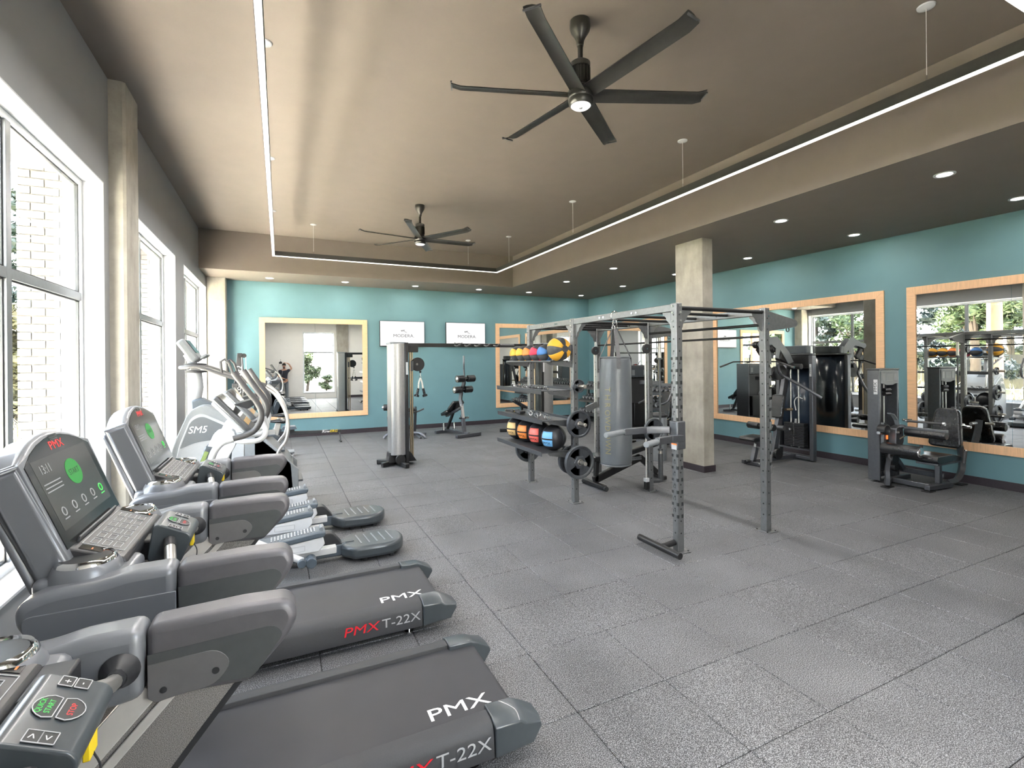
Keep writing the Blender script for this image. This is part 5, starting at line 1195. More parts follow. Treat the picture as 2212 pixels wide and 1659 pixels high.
# ---- weight plates on the pegs
def weight_plate(x, y, z, R, th, label):
    t = thing('weight_plate', label, 'weight plate', (x, y, z - R), 'iron plates on the rig pegs')
    d = V(0, -1, 0)
    body = MB(); rim = [(R * 0.80, -th * 0.32), (R * 0.80, th * 0.32), (R * 0.86, th * 0.5), (R * 0.97, th * 0.5), (R, th * 0.36), (R, -th * 0.36), (R * 0.97, -th * 0.5), (R * 0.86, -th * 0.5), (R * 0.80, -th * 0.32)]
    body.lathe(rim, (x, y, z), tuple(d), 40)
    for k in range(3):
        a0, a1 = math.radians(60 + 120 * k - 31), math.radians(60 + 120 * k + 31); poly = []
        for i in range(7): a = a0 + (a1 - a0) * i / 6; poly.append((math.cos(a) * R * 0.84, math.sin(a) * R * 0.84))
        for i in range(7): a = a1 - (a1 - a0) * i / 6; poly.append((math.cos(a) * R * 0.28, math.sin(a) * R * 0.28))
        body.slab(poly, (x, y, z), (1, 0, 0), (0, 0, 1), -th * 0.28, th * 0.28)
    body.build('plate_body', 'plate_iron', t, ang=35)
    hx = MB(); hx.lathe([(R * 0.13, th * 0.5), (R * 0.40, th * 0.5), (R * 0.42, th * 0.4), (R * 0.42, -th * 0.4), (R * 0.13, -th * 0.4), (R * 0.13, th * 0.5)], (x, y, z), tuple(d), 6); hx.build('hub', 'plate_iron', t, bevel=0.003)
    MB().ring((x, y - th * 0.5, z), (0, 1, 0), R * 0.145 + 0.004, 0.005, 24, 8).build('bore_ring', 'worn_steel', t)
    nt = MB()
    for k in range(44):
        if (k // 6) % 2: continue
        a = 2 * PI * k / 44; nt.beam((x + math.cos(a) * R * 0.915, y - th * 0.5, z + math.sin(a) * R * 0.915), (x + math.cos(a) * R * 0.985, y - th * 0.46, z + math.sin(a) * R * 0.985), 0.012, 0.006, up=(0, 1, 0))
    nt.build('rim_notches', 'plate_iron', t, smooth=False, kind='stuff')
    return t
ya = RY[1] - HP
weight_plate(RXL, ya - 0.06, 1.515, 0.088, 0.036, 'smallest black weight plate, on the top peg of the storage upright')
weight_plate(RXL, ya - 0.065, 1.03, 0.178, 0.042, 'medium black weight plate, on the middle peg beside the wall balls')
weight_plate(RXL, ya - 0.07, 0.54, 0.215, 0.048, 'largest black weight plate, on the lowest front peg of the storage upright')
weight_plate(RXL, RY[1] + HP + 0.06, 0.54, 0.19, 0.045, 'black weight plate half hidden behind the largest plate')
weight_plate(RXL - 0.0, RY[2] + HP + 0.06, 0.50, 0.215, 0.05, 'black weight plate under the ball shelf, behind the far storage upright')
weight_plate(RXR, ya - 0.05, 0.865, 0.165, 0.04, 'black weight plate seen between the punch bag and the dip handles')

# ---- balls
def slam_ball(x, y, z, r, col, label, nm='medicine_ball', group='medicine balls on the top rails', dark='ball_charcoal'):
    t = thing(nm, label, 'ball', (x, y, z - r), group)
    MB().ball((x, y, z), r, 28, 18).build('shell', dark, t)
    return t
def gore(parent, x, y, z, r, a0, a1, m, axis='y'):
    """coloured panel lying just proud of the ball between two meridians"""
    vs = []; fs = []; na, nb = 8, 14
    for i in range(nb + 1):
        th = PI * (0.09 + 0.82 * i / nb)
        for j in range(na + 1):
            ph = a0 + (a1 - a0) * j / na; rr = r * 1.006
            p = (math.sin(th) * math.cos(ph) * rr, math.cos(th) * rr, math.sin(th) * math.sin(ph) * rr)
            vs.append(V(x + p[0], y + p[1], z + p[2]))
    for i in range(nb):
        for j in range(na): q = i * (na + 1) + j; fs.append((q, q + 1, q + na + 2, q + na + 1))
    o = MB().add(vs, fs).build('panel', m, parent); s = o.modifiers.new('thick', 'SOLIDIFY'); s.thickness = 0.002; s.offset = 0
    return o
tops = [(6.62, 'amber', 'amber', 'furthest'), (6.41, 'amber', 'amber', 'second'), (6.20, 'orange', 'orange', 'third'), (5.98, 'crimson', 'red', 'fourth'), (5.76, 'blue', 'blue', 'fifth')]
for i, (y, m, nm, _) in enumerate(tops):
    t = slam_ball(3.23, y, 1.95, 0.118, m, ['small amber and grey medicine ball at the far end of the top rails', 'small amber and grey medicine ball second from the far end of the top rails', 'small orange and grey medicine ball in the middle of the top rails', 'small red and grey medicine ball on the top rails', 'small blue and grey medicine ball next to the big amber one on the top rails'][i])
    for k in range(3): gore(t, 3.23, y, 1.95, 0.118, 2 * PI * (k / 3) + 2.4, 2 * PI * (k / 3) + 2.4 + 1.0, m)
    MB().cyl((3.23, y - 0.112, 1.95), (3.23, y - 0.1195, 1.95), 0.03, n=16).build('end_cap', 'ball_charcoal', t)
yb_ = 5.40
t = slam_ball(3.235, yb_ + 0.02, 1.992, 0.155, 'amber', 'large amber and grey medicine ball at the near end of the top rails', 'medicine_ball')
for k in range(4): gore(t, 3.235, yb_ + 0.02, 1.992, 0.155, 2 * PI * k / 4 + 0.5, 2 * PI * k / 4 + 0.5 + 0.8, 'amber')
MB().cyl((3.235, yb_ + 0.02 - 0.147, 1.992), (3.235, yb_ + 0.02 - 0.158, 1.992), 0.042, n=20).build('end_cap', 'ball_charcoal', t)
for i, (y, m, nm) in enumerate([(5.60, 'sky_blue', 'blue'), (5.97, 'coral', 'pink-red'), (6.33, 'orange', 'orange'), (6.69, 'tan', 'yellow')]):
    x, z, r = 3.25, 0.836, 0.168
    t = slam_ball(x, y, z, r, m, 'black wall ball with a %s panel on the lowest shelf of the rig' % nm, 'wall_ball', 'wall balls on the lowest shelf', 'ball_black')
    # squarish coloured panel facing the windows
    vs = []; fs = []; N = 12
    for a in range(N + 1):
        for b in range(N + 1):
            ph = PI + 0.42 + (-0.52 + 1.04 * a / N); th = -0.66 + 1.22 * b / N
            d = V(math.cos(th) * math.cos(ph), math.cos(th) * math.sin(ph), math.sin(th)); vs.append(V(x, y, z) + d * r * 1.007)
    for a in range(N):
        for b in range(N): q = a * (N + 1) + b; fs.append((q, q + 1, q + N + 2, q + N + 1))
    o = MB().add(vs, fs).build('panel', m, t); s = o.modifiers.new('thick', 'SOLIDIFY'); s.thickness = 0.002; s.offset = 0
    band = MB(); vs = []; fs = []
    for a in range(N + 1):
        ph = PI + 0.42 + (-0.52 + 1.04 * a / N)
        for th in (-0.10, 0.02): vs.append(V(x, y, z) + V(math.cos(th) * math.cos(ph), math.cos(th) * math.sin(ph), math.sin(th)) * r * 1.016)
    for a in range(N): fs.append((2 * a, 2 * a + 1, 2 * a + 3, 2 * a + 2))
    band.add(vs, fs).build('print_band', 'ink', t)
    ph = PI + 0.42; d = V(math.cos(ph) * math.cos(-0.36), math.sin(ph) * math.cos(-0.36), math.sin(-0.36)); ex = V(math.sin(ph), -math.cos(ph), 0) * -1
    ex = V(-math.sin(ph), math.cos(ph), 0); upv = d.cross(ex) * 1.0
    if upv.z < 0: ex = -ex; upv = d.cross(ex)
    lettering('PMX', t, V(x, y, z) + d * r * 1.012, ex, upv, 0.05, 'ink', 1.2, 'logo')
    for off in (-1.3, 0.3, 1.5): MB().ring((x, y, z), (math.cos(off), math.sin(off), 0), r * 1.001, 0.0018, 36, 5).build('seam', 'grip_rubber', t)

# ---- small gear on the two upper shelves
rnd = random.Random(3)
for i in range(9):
    y = 5.54 + 0.085 * i; x = 3.17 + rnd.uniform(-0.05, 0.06); a = rnd.uniform(0, PI)
    t = thing('barbell_clip', 'grey barbell clip lying on the third shelf, %s from the near end of its row' % ORD[i], 'clip', (x, y, 1.076), 'barbell clips on the third shelf')
    d = V(math.cos(a), math.sin(a), 0.0)
    MB().ring((x, y, 1.108), tuple(d), 0.028, 0.008, 18, 8).build('clamp_ring', 'silver' if i % 2 else 'pale_grey', t)
    MB().beam((x, y, 1.130), V(x, y, 1.130) + V(-d.y, d.x, 0.2) * 0.05, 0.018, 0.010).build('lever', 'steel_grey', t, bevel=0.002)
for i in range(4):
    y = 6.36 + 0.125 * i; x = 3.16 + rnd.uniform(-0.05, 0.05); a = rnd.uniform(-0.8, 0.8)
    t = thing('stirrup_handle', 'black stirrup handle with yellow strap on the third shelf, %s from its far end' % ORD[3 - i], 'handle', (x, y, 1.076), 'cable handles on the third shelf')
    d = V(math.cos(a), math.sin(a), 0); e = V(-d.y, d.x, 0); c_ = V(x, y, 1.10)
    MB().cyl(c_ - d * 0.06, c_ + d * 0.06, 0.019, n=12).build('grip', 'grip_rubber', t)
    MB().tube([c_ - d * 0.065, c_ - d * 0.05 + e * 0.06, c_ + e * 0.085, c_ + d * 0.05 + e * 0.06, c_ + d * 0.065], 0.007, 8, 5).build('strap', 'yellow_print' if i % 2 else 'strap', t)
for i in range(6):
    y = 5.62 + 0.20 * i; x = 3.15; a = rnd.uniform(-0.35, 0.35)
    t = thing('cable_bar', 'short steel cable bar with rubber grips on the second shelf, %s from the near end' % ORD[i], 'bar', (x, y, 1.461), 'cable bars on the second shelf')
    d = V(math.sin(a), math.cos(a), 0); c_ = V(x, y, 1.482)
    MB().cyl(c_ - d * 0.10, c_ + d * 0.10, 0.011, n=10).build('shaft', 'chrome', t)
    for s in (-1, 1): MB().cyl(c_ + d * s * 0.03, c_ + d * s * 0.095, 0.018, n=10).build('grip', 'grip_rubber', t)
    MB().ring(c_ + V(0, 0, 0.018), tuple(d), 0.012, 0.004, 12, 6).build('eye', 'chrome', t)

# ---- punch bag
pbx, pby = 3.42, 4.50
pb = thing('punch_bag', 'long grey-black vinyl punch bag hanging by straps from the rig', 'punch bag', (pbx, pby, 0.66))
prof = [(0.0, 0.655), (0.13, 0.66), (0.165, 0.675), (0.176, 0.71), (0.180, 0.95), (0.181, 1.30), (0.178, 1.60), (0.176, 1.80), (0.170, 1.855), (0.15, 1.885), (0.0, 1.89)]
MB().lathe(prof, (pbx, pby, 0), n=36).build('cover', 'bag_vinyl', pb, ang=60)
MB().ring((pbx, pby, 1.875), (0, 0, 1), 0.160, 0.010, 36, 8).build('top_welt', 'bag_vinyl', pb); MB().ring((pbx, pby, 0.678), (0, 0, 1), 0.166, 0.008, 36, 8).build('bottom_welt', 'bag_vinyl', pb)
top_ = V(pbx, pby, 2.19)
for k in range(4):
    a = PI / 4 + k * PI / 2 + 0.35; p = V(pbx + 0.178 * math.cos(a), pby + 0.178 * math.sin(a), 1.84); tn = V(-math.sin(a), math.cos(a), 0)
    MB().beam(p - V(0, 0, 0.09), p + V(0, 0, 0.03), 0.045, 0.006, up=(math.cos(a), math.sin(a), 0)).build('strap_tab', 'strap', pb)
    MB().beam(p + V(0, 0, 0.03), top_ + V(0.03 * math.cos(a), 0.03 * math.sin(a), 0), 0.042, 0.005, up=(math.cos(a), math.sin(a), 0.6)).build('strap', 'strap', pb)
for s in (-1, 1): MB().ring((pbx + s * 0.018, pby, 2.215), (1, 0, 0), 0.024, 0.005, 16, 8).build('d_ring', 'chrome', pb)
ch = MB(); ch.ring((pbx, pby, 2.262), (0, 1, 0), 0.028, 0.006, 18, 8); ch.ring((pbx, pby, 2.285), (0.3, 1, 0), 0.020, 0.006, 18, 8); ch.build('shackle', 'chrome', pb)
MB().ring((pbx, pby, 2.345), (0, 1, 0), 0.050, 0.007, 20, 8).build('bag_hanger', 'chrome', rig)
mat('faded_gold', (0.20, 0.17, 0.085), 0.5)
a = PI + 0.42
for i, chh in enumerate('THROWDOWN'):
    z = 1.52 - 0.085 * i; c_ = V(pbx + 0.1825 * math.cos(a), pby + 0.1825 * math.sin(a), z)
    lettering(chh, pb, c_, (0, 0, -1), (-math.sin(a), math.cos(a), 0), 0.095, 'faded_gold', 0.9, 'lettering', ext=0.02)
# ---- adjustable bench inside the rig
def adj_bench():
    t = thing('weight_bench', 'black adjustable weight bench inside the rig, below the punch bag', 'bench', (4.45, 5.95, 0))
    y = 5.93
    MB().prism(rounded([(4.02, 0.40), (4.04, 0.47), (4.36, 0.47), (4.37, 0.40)], 0.03, 3), 'xz', y - 0.14, y + 0.14).build('seat_pad', 'vinyl', t, bevel=0.02, seg=3)
    MB().slab(rounded([(0, -0.15), (0.86, -0.13), (0.86, 0.13), (0, 0.15)], 0.05, 4), (4.40, y, 0.415), (0.985, 0, 0.17), (0, 1, 0), -0.03, 0.055).build('back_pad', 'vinyl', t, bevel=0.022, seg=3)
    MB().beam((4.10, y, 0.10), (4.95, y, 0.36), 0.06, 0.11).build('spine', 'black_metal', t, bevel=0.01)
    MB().beam((4.95, y, 0.36), (5.28, y, 0.09), 0.06, 0.09).build('rear_leg', 'black_metal', t, bevel=0.01)
    MB().beam((4.12, y - 0.26, 0.045), (4.12, y + 0.26, 0.045), 0.07, 0.06).build('front_foot', 'black_metal', t, bevel=0.012); MB().beam((5.28, y - 0.2, 0.045), (5.28, y + 0.2, 0.045), 0.06, 0.06).build('rear_foot', 'black_metal', t, bevel=0.012)
    MB().beam((4.14, y, 0.08), (4.16, y, 0.40), 0.06, 0.06).build('seat_post', 'black_metal', t, bevel=0.006)
    MB().beam((4.25, y, 0.38), (4.72, y, 0.25), 0.03, 0.04).build('adjust_ladder', 'steel_grey', t)
    MB().box((4.72, y - 0.0575, 0.335), (4.94, y - 0.0555, 0.385)).build('name_plate', 'pale_grey', t, smooth=False); lettering('THROWDOWN', t, (4.83, y - 0.0578, 0.36), (1, 0, 0), (0, 0, 1), 0.034, 'ink', 1.0)
    for s in (-1, 1): MB().cyl((4.12, y + s * 0.26, 0.035), (4.12, y + s * 0.29, 0.035), 0.035, n=14).build('foot_cap', 'gasket', t)
adj_bench()

# ================================================================== SELECTORISED MACHINES
def stack(mb_parent, cx_, cy_, z0, n, w, d, facing, dz=0.030):
    """weight stack plates, each one a piece; facing: unit vector of the front"""
    for k in range(n):
        z = z0 + k * dz
        if abs(facing[0]) > 0.5: MB().box((cx_ - d / 2, cy_ - w / 2, z), (cx_ + d / 2, cy_ + w / 2, z + dz - 0.004)).build('stack_plate', 'weight_stack', mb_parent, bevel=0.003, seg=1)
        else: MB().box((cx_ - w / 2, cy_ - d / 2, z), (cx_ + w / 2, cy_ + d / 2, z + dz - 0.004)).build('stack_plate', 'weight_stack', mb_parent, bevel=0.003, seg=1)
    dm = MB()
    for k in range(n): dm.cyl((cx_ + facing[0] * (d / 2 - 0.004), cy_ + facing[1] * (d / 2 - 0.004), z0 + k * dz + dz * 0.42), (cx_ + facing[0] * (d / 2 + 0.002), cy_ + facing[1] * (d / 2 + 0.002), z0 + k * dz + dz * 0.42), 0.006, n=8)
    dm.build('pin_holes', 'silver', mb_parent, smooth=False, kind='stuff')

def leg_curl():
    t = thing('leg_curl_machine', 'black padded seated leg curl machine with weight tower by the large side mirror', 'exercise machine', (8.2, 3.95, 0))
    # weight tower: front opens towards -Y
    tw = MB(); tw.box((7.965, 4.20, 0.03), (8.0, 4.365, 1.66)); tw.box((8.44, 4.20, 0.03), (8.475, 4.365, 1.66)); tw.box((8.0, 4.345, 0.03), (8.44, 4.365, 1.66)); tw.box((8.0, 4.20, 1.60), (8.44, 4.345, 1.66))
    twr = tw.build('weight_tower', 'machine_grey', t, bevel=0.006)
    MB().box((7.955, 4.19, 1.66), (8.485, 4.375, 1.682)).build('tower_cap', 'steel_grey', twr, bevel=0.008)
    MB().box((7.957, 4.22, 1.30), (7.966, 4.275, 1.52)).build('badge', 'white_gloss', twr, bevel=0.004)
    lettering('PMX', twr, (7.9565, 4.2475, 1.41), (0, 0, 1), (0, 1, 0), 0.058, 'ink', 1.3, 'logo')
    pl = [(8.0, 1.64), (8.44, 1.64), (8.44, 1.46), (8.37, 1.455), (8.30, 1.435), (8.14, 1.435), (8.07, 1.455), (8.0, 1.46)]
    pq = MB().prism(pl, 'xz', 4.192, 4.202).build('placard', 'pale_grey', twr, bevel=0.002)
    for x0 in (8.04, 8.34): MB().box((x0, 4.1905, 1.50), (x0 + 0.065, 4.1925, 1.61)).build('placard_print', 'grey_print', pq, smooth=False)
    for k in range(6): MB().box((8.14, 4.1905, 1.50 + 0.018 * k), (8.30, 4.1925, 1.506 + 0.018 * k)).build('placard_line', 'grey_print', pq, smooth=False)
    for x in (8.12, 8.22): MB().cyl((x, 4.275, 0.1), (x, 4.275, 1.60), 0.012, n=12).build('guide_rod', 'silver', twr)
    for z in (1.36, 1.30): MB().cyl((8.16, 4.24, z), (8.30, 4.24, z), 0.028, n=16).build('pulley', 'black_metal', twr); 
    for z in (1.36, 1.30): MB().cyl((8.30, 4.235, z), (8.315, 4.235, z), 0.02, n=12).build('pulley_bolt', 'chrome', twr)
    stack(twr, 8.17, 4.28, 0.16, 16, 0.26, 0.11, (0, -1, 0), 0.027)
    # base frame
    for a, b, w in (((8.0, 4.14, 0.05), (8.6, 4.14, 0.05), 0.06), ((8.0, 3.64, 0.05), (8.52, 3.60, 0.05), 0.07), ((8.08, 4.14, 0.06), (8.08, 3.64, 0.06), 0.05), ((8.46, 4.16, 0.16), (8.46, 3.64, 0.16), 0.05)):
        MB().beam(a, b, w, 0.07).build('base_rail', 'machine_grey', t, bevel=0.008)
    MB().tube([(7.80, 4.02, 0.03), (7.80, 4.02, 0.16), (7.84, 4.04, 0.26), (7.98, 4.08, 0.42), (8.06, 4.10, 0.47)], 0.034, 4, 5).build('front_leg', 'machine_grey', t, ang=30)
    MB().beam((8.02, 4.08, 0.48), (8.28, 4.06, 0.20), 0.06, 0.07).build('front_leg', 'machine_grey', t, bevel=0.008)
    MB().beam((7.80, 4.03, 0.06), (8.08, 4.12, 0.07), 0.06, 0.06).build('base_rail', 'machine_grey', t, bevel=0.008)
    for x, y in ((7.80, 4.02), (8.02, 3.63), (8.86, 3.62)): MB().box((x - 0.08, y - 0.05, 0.0), (x + 0.08, y + 0.05, 0.015)).build('foot_plate', 'black_metal', t, bevel=0.003)
    arc = [(8.50, 3.62, 0.07), (8.74, 3.62, 0.085), (8.88, 3.62, 0.20), (8.90, 3.62, 0.36), (8.84, 3.62, 0.56), (8.74, 3.62, 0.76), (8.70, 3.62, 0.90)]
    MB().rings([(p, 0.045) for p in catmull(arc, 6)], 4).build('back_arc', 'machine_grey', t, ang=30)
    MB().beam((8.30, 3.64, 0.08), (8.30, 3.64, 0.40), 0.06, 0.07).build('seat_post', 'machine_grey', t, bevel=0.006)
    # seat
    sp = rounded([(7.95, 0.425), (7.98, 0.50), (8.40, 0.50), (8.62, 0.44), (8.64, 0.39), (8.40, 0.41), (8.05, 0.39)], [0.05, 0.04, 0.06, 0.03, 0.02, 0.05, 0.05], 4)
    MB().prism(sp, 'xz', 3.50, 3.96).build('seat', 'vinyl', t, bevel=0.03, seg=3)
    MB().beam((8.0, 3.64, 0.385), (8.6, 3.64, 0.385), 0.26, 0.03).build('seat_frame', 'machine_grey', t, bevel=0.006)
    # back pad facing the window side
    ax = V(0.20, 0, 0.98).normalized()
    bk = rounded([(-0.20, 0.0), (0.20, 0.0), (0.14, 0.56), (-0.14, 0.56)], [0.08, 0.08, 0.09, 0.09], 5)
    MB().slab(bk, (8.56, 3.68, 0.56), (0, -1, 0), ax, -0.06, 0.03).build('back_pad', 'vinyl', t, bevel=0.025, seg=3)
    MB().beam((8.60, 3.66, 0.60), (8.76, 3.63, 0.72), 0.06, 0.06).build('back_bracket', 'machine_grey', t, bevel=0.006)
    MB().cyl((8.72, 3.54, 0.86), (8.72, 3.44, 0.86), 0.02, n=12).build('adjuster', 'chrome', t); MB().cyl((8.80, 3.62, 0.86), (8.95, 3.62, 0.86), 0.022, n=10).build('back_tube', 'silver', t)
    # lower roller across the shins, upper thigh pad with its grip
    r = MB().lathe([(0.0, -0.23), (0.074, -0.23), (0.082, -0.215), (0.082, 0.215), (0.074, 0.23), (0, 0.23)], (7.86, 3.88, 0.545), (0, 1, 0), 26).build('shin_roller', 'vinyl', t)
    MB().lathe([(0.0, 0.0), (0.05, 0.0), (0.072, 0.004), (0.07, 0.014), (0.05, 0.012), (0, 0.006)], (7.86, 3.652, 0.545), (0, -1, 0), 24).build('roller_cap', 'chrome', r)
    r = MB().lathe([(0.0, -0.245), (0.056, -0.245), (0.062, -0.235), (0.062, 0.235), (0.056, 0.245), (0, 0.245)], (8.20, 3.74, 0.765), (0, 1, 0), 8).build('thigh_pad', 'vinyl', t, bevel=0.006)
    MB().box((8.165, 3.49, 0.81), (8.235, 3.99, 0.845)).build('pad_carrier', 'machine_grey', t, bevel=0.006)
    g = MB().cyl((8.20, 3.53, 0.925), (8.20, 3.96, 0.925), 0.017, n=14).build('grip_bar', 'grip_rubber', t)
    for y in (3.525, 3.965): MB().cyl((8.20, y - 0.012, 0.925), (8.20, y + 0.012, 0.925), 0.024, n=14).build('grip_cap', 'chrome', g)
    MB().box((8.18, 3.72, 0.84), (8.22, 3.76, 0.92)).build('grip_stem', 'machine_grey', t)
    # mechanism beside the tower
    MB().beam((7.93, 4.13, 0.90), (7.90, 4.12, 0.52), 0.045, 0.06).build('swing_arm', 'steel_grey', t, bevel=0.006)
    MB().cyl((7.90, 4.06, 0.80), (7.90, 4.17, 0.80), 0.075, n=24).build('cam', 'black_metal', t, bevel=0.006); MB().cyl((7.86, 4.12, 0.76), (7.78, 4.12, 0.76), 0.025, n=12).build('lock_pin', 'chrome', t)
    MB().cyl((8.02, 4.02, 0.37), (8.02, 4.10, 0.37), 0.085, n=24).build('cam', 'black_metal', t, bevel=0.006); MB().cyl((8.12, 4.05, 0.25), (8.12, 4.11, 0.25), 0.07, n=24).build('pulley', 'black_metal', t, bevel=0.006)
    MB().prism(rounded([(8.02, 0.50), (8.04, 0.82), (8.20, 0.86), (8.24, 0.62), (8.12, 0.48)], 0.03, 3), 'xz', 4.02, 4.12).build('pivot_housing', 'machine_grey', t, bevel=0.008)
    MB().tube([(8.14, 4.05, 0.82), (8.17, 4.02, 0.84), (8.20, 3.99, 0.83)], 0.03, 10).build('pad_arm', 'machine_grey', t)
    pts = [(8.13, 4.16, 1.02), (8.20, 4.15, 1.0), (8.27, 4.14, 0.92), (8.30, 4.13, 0.82)]
    for a, b in zip(pts[:-1], pts[1:]): MB().beam(a, b, 0.014, 0.055, up=(0, 1, 0)).build('range_plate', 'pale_grey', t)
    MB().cyl((8.06, 4.05, 0.76), (8.06, 3.98, 0.76), 0.022, n=12).build('lock_pin', 'chrome', t); MB().cyl((8.32, 4.08, 0.92), (8.40, 4.0, 0.92), 0.016, n=10).build('range_lever', 'chrome', t)
    MB().cyl((8.12, 4.02, 0.66), (8.22, 3.98, 0.72), 0.009, n=8).build('spring', 'gold_steel', t)
    MB().box((7.935, 4.09, 0.66), (7.965, 4.10, 0.74)).build('warning_label', 'glow_orange', t, smooth=False)
    for y in (3.47, 3.99): MB().cyl((8.58, y, 0.36), (8.63, y, 0.53), 0.022, n=12).build('side_handle', 'grip_rubber', t); 
    MB().cyl((8.632, 3.47, 0.53), (8.636, 3.47, 0.543), 0.024, n=12).build('handle_cap', 'chrome', t)
leg_curl()

def lat_machine():
    t = thing('lat_pulldown_machine', 'tall black lat pulldown machine with curved weight tower before the framed mirror', 'exercise machine', (8.0, 5.9, 0))
    # tower opening towards -X
    for y in (5.58, 6.22): MB().box((8.50, y - 0.035, 0.02), (8.60, y + 0.035, 1.90)).build('tower_post', 'machine_grey', t, bevel=0.008)
    n = 12; vs = []; fs = []
    for k in range(n + 1):
        a = PI * k / n; x, y = 8.56 + 0.20 * math.sin(a), 5.90 - 0.30 * math.cos(a)
        vs += [V(x, y, 0.16), V(x, y, 1.92)]
    for k in range(n): fs.append((2 * k, 2 * k + 1, 2 * k + 3, 2 * k + 2))
    s = MB().add(vs, fs).build('shroud', 'shroud', t); md = s.modifiers.new('thick', 'SOLIDIFY'); md.thickness = 0.006
    cap = [(8.49, 5.54), (8.56, 5.54)] + [(8.56 + 0.225 * math.sin(PI * k / 10), 5.90 - 0.345 * math.cos(PI * k / 10)) for k in range(1, 10)] + [(8.56, 6.26), (8.49, 6.26)]
    MB().prism(cap, 'xy', 1.905, 1.93).build('tower_cap', 'steel_grey', t, bevel=0.004)
    dr = [(8.50, 5.66), (8.62, 5.66)] + [(8.62 + 0.1 * math.sin(PI * k / 8), 5.90 - 0.24 * math.cos(PI * k / 8)) for k in range(1, 8)] + [(8.62, 6.14), (8.50, 6.14)]
    MB().prism(dr, 'xy', 1.93, 2.07).build('pulley_cover', 'dark_slate', t, bevel=0.01)
    MB().box((8.50, 5.615, 1.66), (8.53, 6.185, 1.90)).build('header', 'black_metal', t, bevel=0.006)
    MB().box((8.494, 5.60, 1.52), (8.4995, 5.565, 1.74)).build('badge', 'white_gloss', t, bevel=0.002); lettering('PMX', t, (8.4935, 5.5825, 1.63), (0, 0, 1), (0, 1, 0), 0.045, 'ink', 1.3, 'logo')
    for y in (5.84, 5.99): MB().cyl((8.55, y, 0.22), (8.55, y, 1.66), 0.015, n=12).build('guide_rod', 'silver', t)
    stack(t, 8.55, 5.90, 0.24, 15, 0.38, 0.13, (-1, 0, 0), 0.0285)
    MB().cyl((8.55, 5.90, 0.66), (8.55, 5.90, 0.74), 0.03, n=12).build('selector_head', 'chrome', t); MB().cyl((8.48, 5.94, 0.55), (8.44, 5.94, 0.55), 0.022, n=12).build('selector_pin', 'chrome', t)
    MB().tube([(8.48, 5.94, 0.55), (8.46, 5.92, 0.46), (8.45, 5.88, 0.42), (8.45, 5.86, 0.50), (8.46, 5.88, 0.60)], 0.006, 6).build('pin_cord', 'gasket', t)
    MB().tube([(8.48, 5.72, 1.12), (8.46, 5.80, 1.14), (8.46, 5.86, 1.06), (8.47, 5.84, 0.9)], 0.008, 6).build('cord', 'cable_white', t)
    # frame
    MB().box((8.48, 5.60, 0.19), (8.62, 6.20, 0.22)).build('stack_base', 'machine_grey', t); MB().beam((8.52, 5.60, 0.06), (8.52, 6.22, 0.06), 0.07, 0.06).build('base_cross', 'machine_grey', t, bevel=0.008)
    MB().beam((8.50, 5.90, 0.06), (7.35, 5.90, 0.06), 0.07, 0.07).build('base_beam', 'machine_grey', t, bevel=0.008); MB().beam((7.38, 5.72, 0.04), (7.38, 6.08, 0.04), 0.08, 0.06).build('front_foot', 'machine_grey', t, bevel=0.008)
    MB().cyl((7.22, 5.90, 0.075), (7.32, 5.90, 0.075), 0.03, n=14).build('transport_knob', 'vinyl', t)
    MB().beam((7.92, 5.90, 0.10), (8.36, 5.90, 1.86), 0.075, 0.11).build('mast', 'machine_grey', t, bevel=0.01)
    MB().cyl((7.96, 5.80, 0.16), (7.96, 5.86, 0.16), 0.10, n=26).build('pulley', 'black_metal', t, bevel=0.008)
    for s in (-1, 1):
        y0, y1 = sorted((5.90 + s * 0.05, 5.90 + s * 0.062))
        hd = [(8.42, 1.78), (8.30, 1.96), (7.98, 2.24), (7.90, 2.235), (7.62, 2.14), (7.50, 2.13), (7.475, 2.08), (7.52, 2.03), (7.66, 2.06), (7.84, 2.09), (7.95, 2.02), (7.93, 1.86), (8.02, 1.84), (8.06, 2.0), (8.22, 1.82), (8.28, 1.74)]
        MB().prism(hd, 'xz', y0, y1).build('head_plate', 'pale_grey', t, bevel=0.002)
    MB().cyl((7.53, 5.86, 2.085), (7.53, 5.94, 2.085), 0.065, n=24).build('pulley', 'black_metal', t, bevel=0.006); MB().cyl((7.97, 5.86, 2.02), (7.97, 5.94, 2.02), 0.065, n=24).build('pulley', 'black_metal', t, bevel=0.006)
    MB().beam((7.55, 5.90, 2.03), (7.72, 5.90, 1.84), 0.05, 0.09).build('swivel_arm', 'black_metal', t, bevel=0.008)
    MB().beam((8.08, 5.90, 1.90), (8.42, 5.90, 1.77), 0.10, 0.16).build('mast_head', 'black_metal', t, bevel=0.02); MB().cyl((8.28, 5.84, 1.70), (8.28, 5.60, 1.70), 0.05, n=18).build('pivot', 'black_metal', t, bevel=0.006)
    # press arms
    for s in (-1, 1):
        y = 5.90 + s * 0.16
        MB().tube([(7.86, y, 1.74), (7.90, y, 1.60), (7.98, y + s * 0.03, 1.53), (8.22, 5.90 + s * 0.42, 1.32), (8.36, 5.90 + s * 0.60, 1.16)], 0.024, 12, 6).build('press_arm', 'machine_grey', t)
    MB().prism(rounded([(7.78, 1.56), (7.86, 1.70), (8.10, 1.72), (8.22, 1.60), (8.10, 1.48), (7.90, 1.46)], 0.05, 4), 'xz', 5.80, 5.86).build('cam_plate', 'black_metal', t, bevel=0.006)
